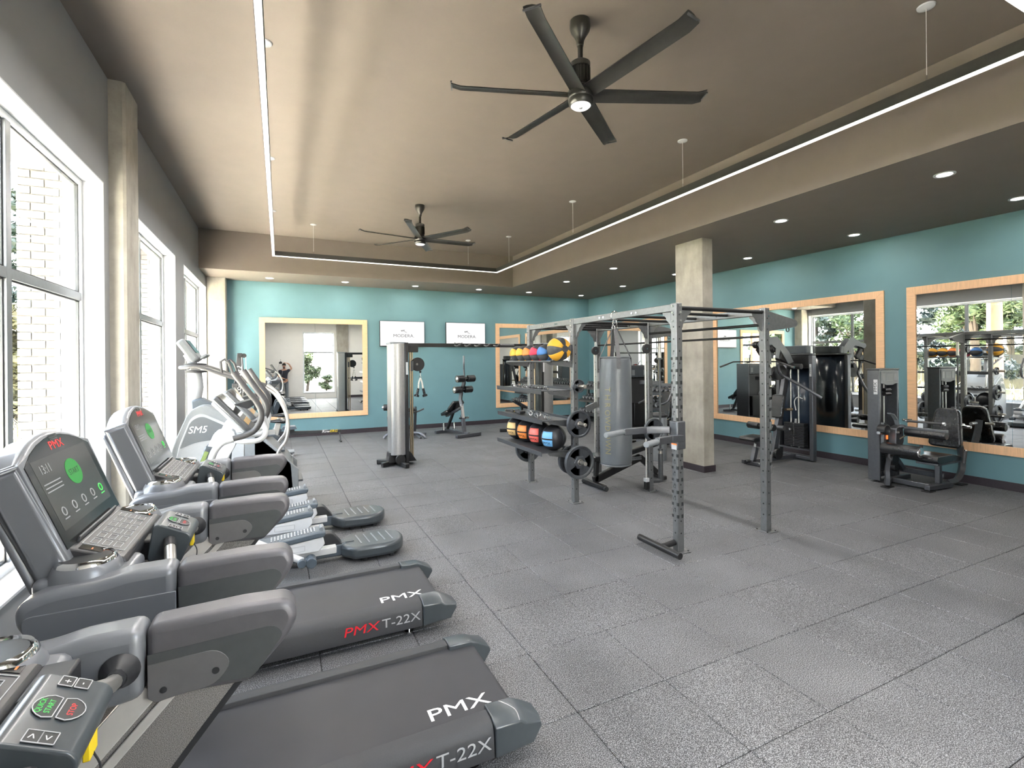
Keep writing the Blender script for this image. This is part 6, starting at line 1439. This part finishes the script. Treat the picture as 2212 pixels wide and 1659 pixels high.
    # lat bar
    MB().tube([(7.80, 5.44, 1.705), (7.80, 5.70, 1.79), (7.80, 5.90, 1.79), (7.80, 6.62, 1.79), (7.80, 6.93, 1.69)], 0.013, 10, 1, smooth=False).build('lat_bar', 'black_metal', t)
    for a, b in (((7.80, 5.44, 1.705), (7.80, 5.62, 1.763)), ((7.80, 6.93, 1.69), (7.80, 6.74, 1.751))): MB().cyl(a, b, 0.0175, n=12).build('lat_grip', 'grip_rubber', t)
    MB().cyl((7.80, 5.90, 1.79), (7.78, 5.90, 1.95), 0.006, n=6).build('cable', 'gasket', t); MB().cyl((7.80, 5.40, 1.695), (7.80, 5.445, 1.705), 0.02, n=12).build('grip_cap', 'chrome', t)
    # seat and thigh rollers
    sp = [(7.22, 0.455), (7.26, 0.50), (7.60, 0.51), (7.64, 0.47), (7.58, 0.43), (7.26, 0.42)]
    MB().prism(rounded(sp, 0.03, 4), 'xz', 5.75, 6.05).build('seat', 'vinyl', t, bevel=0.03, seg=3)
    MB().beam((7.40, 5.90, 0.06), (7.48, 5.90, 0.30), 0.07, 0.08).build('seat_post', 'machine_grey', t, bevel=0.006); MB().beam((7.47, 5.90, 0.28), (7.51, 5.90, 0.43), 0.045, 0.05).build('seat_slide', 'chrome', t)
    MB().lathe([(0, -0.26), (0.05, -0.26), (0.058, -0.25), (0.058, -0.04), (0.03, -0.03), (0.03, 0.03), (0.058, 0.04), (0.058, 0.25), (0.05, 0.26), (0, 0.26)], (7.62, 5.90, 0.66), (0, 1, 0), 22).build('thigh_roller', 'vinyl', t)
    MB().beam((7.62, 5.90, 0.64), (8.05, 5.90, 0.60), 0.05, 0.05).build('roller_arm', 'machine_grey', t, bevel=0.006); MB().cyl((7.98, 5.72, 0.62), (7.98, 5.85, 0.62), 0.045, n=20).build('roller_pivot', 'steel_grey', t, bevel=0.004)
    bk = MB().slab(rounded([(-0.12, 0), (0.12, 0), (0.12, 0.42), (-0.12, 0.42)], 0.05, 4), (8.02, 5.90, 0.78), (0, -1, 0), V(0.20, 0, 0.98), -0.03, 0.04).build('back_pad', 'vinyl', t, bevel=0.02, seg=3)
    MB().cyl((8.16, 5.82, 0.93), (8.30, 5.80, 0.93), 0.026, n=12).build('adjuster', 'gold_steel', t)
lat_machine()

# ---- machine glimpsed between the rig and the pillar
def far_machine():
    t = thing('chest_press_machine', 'black weight machine with placard glimpsed between the rig and the concrete pillar', 'exercise machine', (7.2, 8.7, 0))
    tw = MB(); tw.box((6.90, 8.60, 0.03), (6.94, 8.95, 1.72)); tw.box((7.42, 8.60, 0.03), (7.46, 8.95, 1.72)); tw.box((6.94, 8.92, 0.03), (7.42, 8.95, 1.72)); tw.box((6.94, 8.60, 1.66), (7.42, 8.92, 1.72))
    twr = tw.build('weight_tower', 'machine_grey', t, bevel=0.006)
    pq = MB().box((6.94, 8.592, 1.46), (7.42, 8.602, 1.68)).build('placard', 'dark_slate', twr, bevel=0.002)
    MB().box((6.98, 8.59, 1.50), (7.06, 8.5925, 1.62)).build('placard_print', 'pale_grey', pq, smooth=False); MB().box((7.30, 8.59, 1.50), (7.38, 8.5925, 1.62)).build('placard_print', 'pale_grey', pq, smooth=False)
    for x in (7.12, 7.22): MB().cyl((x, 8.72, 0.1), (x, 8.72, 1.66), 0.013, n=12).build('guide_rod', 'silver', twr)
    MB().box((6.96, 8.66, 0.1), (7.40, 8.90, 1.45)).build('guard', 'black_plastic', twr, bevel=0.01)
    MB().box((7.02, 8.56, 0.40), (7.36, 8.66, 0.90)).build('lower_guard', 'black_metal', twr, bevel=0.01)
    arc = [(7.40, 8.0, 0.06), (7.62, 8.0, 0.10), (7.70, 8.0, 0.35), (7.62, 8.0, 0.62), (7.48, 8.0, 0.85)]
    MB().rings([(p, 0.042) for p in catmull(arc, 6)], 4).build('back_arc', 'machine_grey', t, ang=30)
    MB().beam((7.40, 8.0, 0.06), (7.10, 8.60, 0.06), 0.08, 0.07).build('base_rail', 'machine_grey', t, bevel=0.008)
    MB().slab(rounded([(-0.17, 0), (0.17, 0), (0.14, 0.55), (-0.14, 0.55)], 0.06, 4), (7.36, 8.0, 0.62), (0, -1, 0), V(0.2, 0, 0.98), -0.04, 0.04).build('back_pad', 'vinyl', t, bevel=0.02)
    MB().prism(rounded([(6.98, 0.43), (7.0, 0.50), (7.36, 0.50), (7.38, 0.43)], 0.03, 3), 'xz', 7.84, 8.16).build('seat', 'vinyl', t, bevel=0.02); MB().beam((7.2, 8.0, 0.06), (7.2, 8.0, 0.43), 0.06, 0.07).build('seat_post', 'machine_grey', t)
    for s in (-1, 1): MB().tube([(7.30, 8.0 + s * 0.32, 1.30), (7.14, 8.0 + s * 0.34, 1.0), (6.92, 8.0 + s * 0.30, 0.92)], 0.02, 10).build('press_arm', 'machine_grey', t)
    MB().beam((7.20, 8.58, 1.35), (7.32, 8.0, 1.35), 0.06, 0.08).build('top_link', 'machine_grey', t)
    MB().beam((7.30, 7.66, 1.32), (7.30, 8.34, 1.32), 0.05, 0.05).build('arm_cross', 'machine_grey', t)
far_machine()
wb = thing('waste_bin', 'round grey waste bin on the floor behind the concrete pillar', 'bin', (6.29, 7.0, 0))
MB().lathe([(0.135, 0.0), (0.14, 0.01), (0.155, 0.80), (0.15, 0.81)], (6.29, 7.0, 0), n=26).build('body', 'pale_grey', wb); MB().lathe([(0.158, 0.79), (0.16, 0.83), (0.10, 0.87), (0.0, 0.875)], (6.29, 7.0, 0), n=26).build('lid', 'black_plastic', wb)

# ================================================================== CABLE CROSSOVER
def crossover():
    t = thing('cable_crossover', 'cable crossover with two silver towers joined by a black overhead bar', 'exercise machine', (3.4, 8.85, 0))
    for s, x0, x1 in ((1, 1.755, 2.0), (-1, 5.05, 4.805)):
        pan = rounded([(x0, 8.68), ((x0 + x1) / 2, 8.645), (x1, 8.66), (x1, 9.05), (x0, 9.05)], [0.05, 0.1, 0.01, 0.02, 0.04], 5)
        if s < 0: pan = pan[::-1]
        tw = MB().prism(pan, 'xy', 0.20, 2.17).build('tower', 'tower_silver', t, bevel=0.004)
        a, b = sorted((x1, x1 + s * 0.06)); MB().box((a, 8.645, 0.06), (b, 9.05, 2.19)).build('tower_spine', 'black_metal', tw, bevel=0.006)
        a, b = sorted((x0 - s * 0.01, x1 + s * 0.02)); MB().box((a, 8.66, 2.165), (b, 9.06, 2.20)).build('tower_cap', 'pale_grey', tw, bevel=0.01)
        MB().box((x1 + s * 0.02 - 0.005, 8.642, 1.62), (x1 + s * 0.02 + 0.03, 8.646, 1.84)).build('badge', 'white_gloss', tw, smooth=False)
        for dx, dy, nm in ((-0.30 * s, 0.22, 'foot'), (0.10 * s, -0.42, 'foot'), (0.34 * s, 0.45, 'foot'), (-0.28 * s, -0.12, 'foot')):
            MB().beam(((x0 + x1) / 2, 8.85, 0.055), ((x0 + x1) / 2 + dx, 8.85 + dy, 0.045), 0.075, 0.075).build('foot', 'black_metal', t, bevel=0.008)
        MB().prism([(x0 - 0.04 * s, 0.06), (x0 - 0.02 * s, 0.24), (x1 + 0.10 * s, 0.24), (x1 + 0.22 * s, 0.06)], 'xz', 8.74, 9.0).build('base_housing', 'black_metal', t, bevel=0.01)
        MB().cyl(((x0 + x1) / 2 + 0.02 * s, 8.60, 0.13), ((x0 + x1) / 2 + 0.02 * s, 8.66, 0.13), 0.085, n=24).build('base_pulley', 'black_metal', t, bevel=0.006)
        for dx in (0.125, 0.175): MB().cyl((x1 + s * dx, 8.83 + (dx - 0.15), 0.12), (x1 + s * dx, 8.83 + (dx - 0.15), 2.12), 0.017, n=14).build('guide_rod', 'gold_steel', t)
        a, b = sorted((x1 + s * 0.03, x1 + s * 0.27)); MB().box((a, 8.76, 2.02), (b, 8.90, 2.15)).build('top_bracket', 'black_metal', t, bevel=0.01)
        MB().box((x1 + s * 0.15 - 0.035, 8.79, 1.68), (x1 + s * 0.15 + 0.035, 8.87, 1.86)).build('carriage', 'steel_grey', t, bevel=0.006)
        MB().cyl((x1 + s * 0.27, 8.80, 1.80), (x1 + s * 0.27, 8.86, 1.80), 0.125, n=30).build('swivel_pulley', 'black_metal', t, bevel=0.008)
        MB().cyl((x1 + s * 0.25, 8.785, 1.80), (x1 + s * 0.25, 8.80, 1.80), 0.02, n=12).build('carriage_knob', 'chrome', t)
        MB().cyl((x1 + s * 0.32, 8.83, 1.70), (x1 + s * 0.32, 8.83, 1.58), 0.006, n=8).build('cable', 'rope', t); MB().ball((x1 + s * 0.32, 8.83, 1.66), 0.022, 12, 8).build('cable_stop', 'vinyl', t)
    MB().box((2.03, 8.79, 2.115), (4.78, 8.87, 2.185)).build('overhead_bar', 'black_metal', t, bevel=0.006)
    for k, x in enumerate((3.02, 3.22, 3.42, 3.62, 3.82)):
        MB().tube([(x - 0.06, 8.77, 2.15), (x - 0.03, 8.70, 2.13), (x + 0.03, 8.70, 2.17), (x + 0.06, 8.77, 2.15)], 0.015, 8).build('pull_up_grip', 'grip_rubber', t)
    MB().cyl((2.95, 8.78, 2.19), (3.12, 8.78, 2.19), 0.016, n=10).build('grip_pin', 'chrome', t); MB().cyl((3.9, 8.78, 2.15), (4.2, 8.78, 2.15), 0.03, n=12).build('grip_sleeve', 'grip_rubber', t)
crossover()
rp_ = thing('tricep_rope', 'white rope with two black rubber ends hanging from the cable tower', 'rope', (2.32, 8.83, 1.20))
MB().ring((2.32, 8.83, 1.565), (0, 1, 0), 0.020, 0.005, 14, 6).build('clip', 'chrome', rp_)
for s in (-1, 1):
    MB().tube([(2.32, 8.83, 1.55), (2.32 + s * 0.03, 8.83, 1.46), (2.32 + s * 0.045, 8.83 - 0.02, 1.34)], 0.015, 10).build('strand', 'rope', rp_)
    MB().rings([((2.32 + s * 0.045, 8.81, 1.36), 0.022), ((2.32 + s * 0.07, 8.81, 1.25), 0.024), ((2.32 + s * 0.072, 8.81, 1.245), 0.045), ((2.32 + s * 0.08, 8.81, 1.21), 0.045)], 14).build('end_knob', 'vinyl', rp_)

# ================================================================== BENCHES BY THE END WALL
def crunch_bench():
    t = thing('abdominal_bench', 'black abdominal bench with four foam rollers standing against the end wall', 'bench', (4.05, 11.7, 0))
    dirv = V(0.27, -0.96, 0).normalized(); sd = V(dirv.y * -1, dirv.x, 0) * -1      # along the bench towards the camera; sideways
    c = V(3.98, 11.75, 0)
    P = lambda a, s, z: c + dirv * a + V(-dirv.y, dirv.x, 0) * s + V(0, 0, z)
    MB().beam(P(-0.48, -0.30, 0.05), P(-0.48, 0.30, 0.05), 0.08, 0.07).build('rear_foot', 'machine_grey', t, bevel=0.01); MB().beam(P(0.55, -0.36, 0.05), P(0.55, 0.36, 0.05), 0.08, 0.08).build('front_foot', 'machine_grey', t, bevel=0.01)
    MB().beam(P(-0.48, 0, 0.08), P(0.55, 0, 0.08), 0.07, 0.07).build('base_beam', 'machine_grey', t, bevel=0.008)
    MB().beam(P(0.38, 0, 0.08), P(0.30, 0, 0.52), 0.075, 0.09).build('front_post', 'machine_grey', t, bevel=0.008); MB().beam(P(0.33, 0, 0.45), P(0.27, 0, 0.78), 0.055, 0.065).build('post_slide', 'silver', t)
    post_ = [(0.27, 0.74), (0.22, 0.92), (0.26, 1.10), (0.36, 1.28), (0.40, 1.44)]
    MB().rings([(P(a, 0, z), 0.05) for a, z in post_], 4).build('roller_mast', 'machine_grey', t, ang=30)
    for a, z in ((0.44, 1.42), (0.33, 1.15)):
        for s in (-1, 1):
            r = MB().cyl(P(a, s * 0.05, z), P(a, s * 0.26, z), 0.085, n=24).build('foam_roller', 'vinyl', t, bevel=0.01)
            MB().cyl(P(a, s * 0.26, z), P(a, s * 0.275, z), 0.05, 0.03, n=18).build('roller_cap', 'chrome', r)
        MB().cyl(P(a, -0.26, z), P(a, 0.26, z), 0.015, n=10).build('roller_axle', 'steel_grey', t)
    MB().tube([P(0.40, 0, 1.44), P(0.38, 0, 1.62), P(0.40, -0.02, 1.72), P(0.46, -0.06, 1.73), P(0.46, -0.06, 1.92)], 0.02, 10, 5).build('hand_crook', 'machine_grey', t); MB().cyl(P(0.46, -0.06, 1.78), P(0.46, -0.06, 1.98), 0.024, n=12).build('crook_grip', 'pale_grey', t)
    for a0, z0, a1, z1 in ((0.14, 0.84, -0.12, 0.62), (-0.14, 0.60, -0.44, 0.48)):
        ax = (P(a1, 0, z1) - P(a0, 0, z0)); L = ax.length
        sx = V(-dirv.y, dirv.x, 0)
        MB().slab(rounded([(-0.17, 0), (0.17, 0), (0.17, L), (-0.17, L)], 0.04, 3), P(a0, 0, z0), sx, ax, -0.035, 0.035).build('pad', 'vinyl', t, bevel=0.015, seg=3)
    MB().beam(P(0.30, 0, 0.72), P(-0.40, 0, 0.44), 0.07, 0.05).build('pad_rail', 'machine_grey', t); MB().beam(P(-0.38, 0, 0.10), P(-0.10, 0, 0.56), 0.06, 0.05).build('rear_strut', 'black_metal', t)
    for s in (-1, 1): MB().cyl(P(-0.30, s * 0.16, 0.10), P(-0.30, s * 0.16, 0.28), 0.035, 0.02, n=12).build('adjust_knob', 'chrome', t)
    MB().cyl(P(0.34, 0.05, 0.45), P(0.34, 0.15, 0.45), 0.03, n=12).build('adjust_knob', 'chrome', t); MB().cyl(P(0.34, -0.05, 0.45), P(0.34, -0.12, 0.45), 0.02, n=12).build('adjust_knob', 'black_metal', t)
crunch_bench()
def decline_bench():
    t = thing('decline_bench', 'black decline bench with roller, mostly hidden behind the cable tower', 'bench', (2.6, 11.8, 0))
    MB().tube([(2.22, 11.9, 0.02), (2.30, 11.9, 0.10), (2.42, 11.85, 0.14), (2.95, 11.65, 0.14), (3.06, 11.55, 0.10), (3.14, 11.5, 0.02)], 0.034, 8, 4).build('front_foot', 'machine_grey', t)
    MB().prism(rounded([(2.34, 0.16), (2.30, 0.55), (2.40, 0.62), (2.52, 0.56), (2.54, 0.16)], 0.06, 4), 'xz', 11.86, 11.93).build('foot_board', 'black_plastic', t, bevel=0.02)
    r = MB().cyl((2.22, 11.86, 0.76), (2.62, 11.74, 0.76), 0.075, n=22).build('foam_roller', 'vinyl', t, bevel=0.01); MB().cyl((2.19, 11.87, 0.76), (2.22, 11.86, 0.76), 0.03, 0.05, n=16).build('roller_cap', 'chrome', r)
    MB().slab(rounded([(-0.15, 0), (0.15, 0), (0.15, 0.5), (-0.15, 0.5)], 0.05, 4), (2.50, 11.80, 0.62), (0.3, 0.95, 0), (0.93, -0.28, 0.22), -0.04, 0.04).build('back_pad', 'vinyl', t, bevel=0.02)
    MB().beam((2.40, 11.85, 0.12), (2.95, 11.7, 0.72), 0.06, 0.08).build('spine', 'machine_grey', t, bevel=0.01); MB().beam((2.95, 11.7, 0.7), (3.02, 12.1, 0.05), 0.06, 0.06).build('rear_leg', 'machine_grey', t); MB().beam((2.75, 12.15, 0.04), (3.3, 12.05, 0.04), 0.06, 0.06).build('rear_foot', 'machine_grey', t, bevel=0.01)
    MB().tube([(2.85, 11.7, 0.60), (3.0, 11.6, 0.66), (3.12, 11.55, 0.72)], 0.018, 8).build('handle', 'grip_rubber', t)
    MB().tube([(2.50, 11.8, 0.14), (2.72, 11.85, 0.20), (2.95, 11.95, 0.10), (3.02, 11.5, 0.02)], 0.03, 8).build('side_stay', 'machine_grey', t)
decline_bench()
pp = thing('plate_stand', 'small black floor stand with one upright peg near the end wall mirror', 'stand', (5.35, 11.55, 0))
MB().beam((5.15, 11.65, 0.045), (5.55, 11.5, 0.045), 0.09, 0.08).build('base', 'black_metal', pp, bevel=0.01); MB().beam((5.45, 11.7, 0.04), (5.42, 11.35, 0.04), 0.08, 0.07).build('base', 'black_metal', pp, bevel=0.01)
MB().cyl((5.42, 11.52, 0.07), (5.42, 11.52, 0.36), 0.024, n=14).build('peg', 'mid_blue_grey', pp)
# dark pad of a bench standing behind the shelves
ib = thing('incline_bench', 'black incline bench pad rising behind the third shelf of the rig', 'bench', (5.0, 10.2, 0))
MB().slab(rounded([(-0.14, 0), (0.14, 0), (0.14, 0.78), (-0.14, 0.78)], 0.05, 4), (5.48, 10.1, 0.55), (0.2, 0.98, 0), (-0.84, 0.15, 0.52), -0.04, 0.04).build('back_pad', 'vinyl', ib, bevel=0.02)
MB().prism(rounded([(5.45, 0.44), (5.47, 0.52), (5.80, 0.50), (5.80, 0.43)], 0.03, 3), 'xz', 9.95, 10.25).build('seat_pad', 'vinyl', ib, bevel=0.02)
MB().beam((4.95, 10.15, 0.07), (5.80, 10.1, 0.07), 0.07, 0.08).build('base_beam', 'black_metal', ib, bevel=0.01); MB().beam((4.95, 9.9, 0.04), (4.95, 10.4, 0.04), 0.07, 0.07).build('foot', 'black_metal', ib, bevel=0.01); MB().beam((5.80, 9.85, 0.04), (5.80, 10.35, 0.04), 0.07, 0.07).build('foot', 'black_metal', ib, bevel=0.01)
MB().beam((5.60, 10.1, 0.08), (5.60, 10.1, 0.44), 0.06, 0.07).build('seat_post', 'black_metal', ib); MB().beam((5.15, 10.15, 0.10), (5.05, 10.16, 0.80), 0.05, 0.05).build('back_strut', 'black_metal', ib)

# ================================================================== DUMBBELL RACK IN THE CORNER
dr = thing('dumbbell_rack', 'long black three-tier dumbbell rack along the side wall in the far corner', 'rack', (8.62, 11.0, 0))
Y0, Y1 = 9.0, 12.95
TIERS = [(8.52, 0.30), (8.62, 0.68), (8.74, 1.06)]
for y in (Y0 - 0.05, Y1 + 0.05):
    MB().beam((8.72, y, 0.05), (8.86, y, 1.18), 0.06, 0.08).build('upright', 'rig_grey', dr, bevel=0.008); MB().beam((8.36, y, 0.04), (8.98, y, 0.04), 0.08, 0.06).build('foot', 'rig_grey', dr, bevel=0.008)
tl = V(-0.93, 0, -0.36)
for (x, z) in TIERS:
    o = MB()
    o.slab([(Y0, -0.20), (Y1, -0.20), (Y1, 0.20), (Y0, 0.20)], (x, 0, z), (0, 1, 0), (0.93, 0, 0.36), -0.012, 0.0)
    o.beam((x - 0.186, Y0, z - 0.085), (x - 0.186, Y1, z - 0.085), 0.016, 0.065); o.build('tier', 'steel_grey', dr, bevel=0.003)
def dumbbell_mesh():
    hs = []; es = []
    for s in (-1, 1):
        hs.append(MB().lathe([(0.0, s * 0.055), (0.045, s * 0.055), (0.058, s * 0.07), (0.058, s * 0.135), (0.045, s * 0.15), (0.0, s * 0.15)], (0, 0, 0.0), (1, 0, 0), 6).mesh('hex_head', 'plate_iron', smooth=False))
        es.append(MB().lathe([(0.0, s * 0.1505), (0.038, s * 0.1505), (0.038, s * 0.153), (0.0, s * 0.153)], (0, 0, 0), (1, 0, 0), 6).mesh('end_plate', 'hex_head', smooth=False))
    return [('hex_head', hs[0]), ('hex_head', hs[1]), ('end_plate', es[0]), ('end_plate', es[1]), ('handle', MB().cyl((-0.06, 0, 0), (0.06, 0, 0), 0.015, n=10).mesh('handle', 'chrome'))]
DB = dumbbell_mesh()
TN = ['bottom', 'middle', 'top']
for ti, (x, z) in enumerate(TIERS):
    nn = 22 if ti < 2 else 24
    for k in range(nn):
        y = Y0 + 0.16 + (Y1 - Y0 - 0.32) * k / (nn - 1); sc = (1.14, 1.0, 0.86)[ti] * (1.12 - 0.2 * k / nn)
        pl_ = 'from the camera end' if k < nn / 2 else 'from the far corner'; idx = k if k < nn / 2 else nn - 1 - k
        t = thing('dumbbell', 'black hex dumbbell on the %s tier of the corner rack, %s %s' % (TN[ti], ORD[idx], pl_), 'dumbbell', (x, y, z + 0.056 * sc / 0.93 + 0.006), 'dumbbells on the corner rack')
        t.rotation_euler = (0, -math.atan2(0.36, 0.93), 0); t.scale = (sc, sc, sc)
        for nm, me in DB:
            c = bpy.data.objects.new(nm, me); COL.objects.link(c); c.parent = t

# ================================================================== THE PHOTOGRAPHER (seen in the end wall mirror)
def photographer():
    px_, py_ = 0.17, -0.29
    t = thing('person', 'person in dark T-shirt and jeans raising a camera, reflected in the end wall mirror', 'person', (px_, py_, 0))
    def skin(name, joints, edges, m, sub=2):
        me = bpy.data.meshes.new(name); me.from_pydata([j[0] for j in joints], edges, []); me.update()
        o = bpy.data.objects.new(name, me); COL.objects.link(o); o.parent = t
        sk = o.modifiers.new('skin', 'SKIN'); sk.use_smooth_shade = True
        for i, j in enumerate(joints):
            v = me.skin_vertices[0].data[i]; r = j[1]; v.radius = r if isinstance(r, tuple) else (r, r); v.use_root = (i == 0)
        sb = o.modifiers.new('sub', 'SUBSURF'); sb.levels = sub; sb.render_levels = sub
        me.materials.append(M[m]); return o
    # body: one continuous skin (pelvis, torso, neck, head, arms, legs)
    J = [((0, 0, 0.96), (0.15, 0.11)), ((0, 0, 1.12), (0.135, 0.10)), ((0, 0.0, 1.32), (0.165, 0.115)), ((0, 0.0, 1.47), (0.12, 0.09)), ((0, 0.005, 1.54), 0.055), ((0, 0.03, 1.60), 0.062), ((0, 0.035, 1.70), (0.078, 0.095)), ((0, 0.02, 1.79), (0.058, 0.07)),
         ((0.19, 0.0, 1.45), 0.055), ((0.35, 0.04, 1.56), 0.043), ((0.23, 0.10, 1.78), 0.034), ((0.12, 0.13, 1.84), 0.026),
         ((-0.19, 0.0, 1.44), 0.055), ((-0.26, 0.03, 1.20), 0.043), ((-0.06, 0.16, 1.08), 0.033), ((0.04, 0.17, 1.05), 0.026),
         ((0.10, 0, 0.90), 0.098), ((0.115, 0.01, 0.52), 0.062), ((0.12, -0.01, 0.12), 0.042), ((0.12, 0.10, 0.05), 0.036),
         ((-0.10, 0, 0.90), 0.098), ((-0.115, 0.01, 0.52), 0.062), ((-0.12, -0.01, 0.12), 0.042), ((-0.12, 0.10, 0.05), 0.036)]
    E = [(0, 1), (1, 2), (2, 3), (3, 4), (4, 5), (5, 6), (6, 7), (3, 8), (8, 9), (9, 10), (10, 11), (3, 12), (12, 13), (13, 14), (14, 15), (0, 16), (16, 17), (17, 18), (18, 19), (0, 20), (20, 21), (21, 22), (22, 23)]
    skin('body', J, E, 'skin')
    skin('shirt', [((0, 0, 0.90), (0.18, 0.135)), ((0, 0, 1.12), (0.165, 0.125)), ((0, 0, 1.32), (0.19, 0.138)), ((0, 0, 1.45), (0.15, 0.115)), ((0, 0.003, 1.50), (0.085, 0.075)), ((0.19, 0.0, 1.445), 0.078), ((0.30, 0.028, 1.525), 0.068), ((-0.19, 0.0, 1.435), 0.078), ((-0.232, 0.02, 1.29), 0.068)],
         [(0, 1), (1, 2), (2, 3), (3, 4), (3, 5), (5, 6), (3, 7), (7, 8)], 'navy_cloth')
    skin('jeans', [((0, 0, 0.98), (0.168, 0.128)), ((0.10, 0, 0.86), 0.115), ((0.115, 0.01, 0.52), 0.083), ((0.12, -0.01, 0.09), 0.07), ((-0.10, 0, 0.86), 0.115), ((-0.115, 0.01, 0.52), 0.083), ((-0.12, -0.01, 0.09), 0.07)],
         [(0, 1), (1, 2), (2, 3), (0, 4), (4, 5), (5, 6)], 'denim')
    o = V(px_, py_, 0)
    for s in (-1, 1):
        MB().prism(rounded([(py_ - 0.09, 0.0), (py_ + 0.19, 0.0), (py_ + 0.19, 0.05), (py_ + 0.04, 0.10), (py_ - 0.09, 0.10)], 0.03, 3), 'yz', px_ + s * 0.12 - 0.045, px_ + s * 0.12 + 0.045).build('shoe', 'vinyl', t, bevel=0.012)
        MB().ball(o + V(s * 0.032, 0.122, 1.715), 0.012, 12, 8).build('eye', 'white_gloss', t); MB().ball(o + V(s * 0.032, 0.130, 1.715), 0.006, 10, 6).build('iris', 'hair', t)
        MB().ball(o + V(s * 0.088, 0.03, 1.695), 0.024, 10, 8, (0.4, 0.7, 1.2)).build('ear', 'skin', t)
    MB().ball(o + V(0, 0.025, 1.755), 0.098, 18, 12, (0.95, 1.1, 0.82)).build('hair', 'hair', t); MB().ball(o + V(0, 0.075, 1.635), 0.062, 14, 10, (0.95, 0.85, 0.7)).build('beard', 'hair', t)
    MB().rings([(o + V(0, 0.118, 1.72), 0.008), (o + V(0, 0.142, 1.68), 0.015), (o + V(0, 0.122, 1.67), 0.012)], 8).build('nose', 'skin', t); MB().ball(o + V(0, 0.122, 1.642), 0.02, 10, 6, (1.1, 0.5, 0.35)).build('mouth', 'coral', t)
    def hand(w, d, side, lab):
        w, d, side = Vector(w), Vector(d).normalized(), Vector(side).normalized(); nrm = d.cross(side)
        J = [(w, 0.024), (w + d * 0.05, (0.034, 0.02)), (w + d * 0.085, (0.038, 0.018))]; E = [(0, 1), (1, 2)]
        for k, (q, L) in enumerate(((-0.03, 0.068), (-0.01, 0.078), (0.01, 0.072), (0.03, 0.055))):
            b = len(J); J += [(w + d * 0.09 + side * q, 0.010), (w + d * (0.09 + L * 0.5) + side * q - nrm * 0.012, 0.009), (w + d * (0.09 + L * 0.8) + side * q - nrm * 0.035, 0.008)]; E += [(2, b), (b, b + 1), (b + 1, b + 2)]
        b = len(J); J += [(w + d * 0.04 - side * 0.042, 0.012), (w + d * 0.08 - side * 0.058 - nrm * 0.02, 0.010)]; E += [(1, b), (b, b + 1)]
        skin('hand', J, E, 'skin', 1)
    hand((0.12, 0.13, 1.84), (-0.5, 0.25, 0.0), (0.3, 0.9, 0.2), 'raised'); hand((0.04, 0.17, 1.05), (0.9, -0.1, -0.25), (0.1, 0.2, 0.9), 'low')
    # camera held in front of the face
    c = thing('camera_body', 'black camera held up at the face of the person reflected in the end wall mirror', 'camera', (0.02, -0.12, 1.78))
    MB().box((-0.05, -0.15, 1.80), (0.09, -0.085, 1.90)).build('body', 'black_plastic', c, bevel=0.012); MB().cyl((0.015, -0.085, 1.845), (0.015, -0.035, 1.845), 0.036, n=22).build('lens', 'black_metal', c, bevel=0.004)
    MB().prism(rounded([(-0.015, 1.90), (0.0, 1.925), (0.045, 1.925), (0.06, 1.90)], 0.006, 2), 'xz', -0.145, -0.095).build('viewfinder_hump', 'black_plastic', c, bevel=0.004); MB().cyl((0.02, -0.12, 1.92), (0.02, -0.12, 2.03), 0.006, n=8).build('antenna', 'black_metal', c)
    MB().tube([(-0.04, -0.14, 1.82), (-0.10, -0.12, 1.5), (0.02, -0.10, 1.18), (0.12, -0.12, 1.5), (0.08, -0.14, 1.82)], 0.006, 6).build('neck_strap', 'grey_print', c)
photographer()
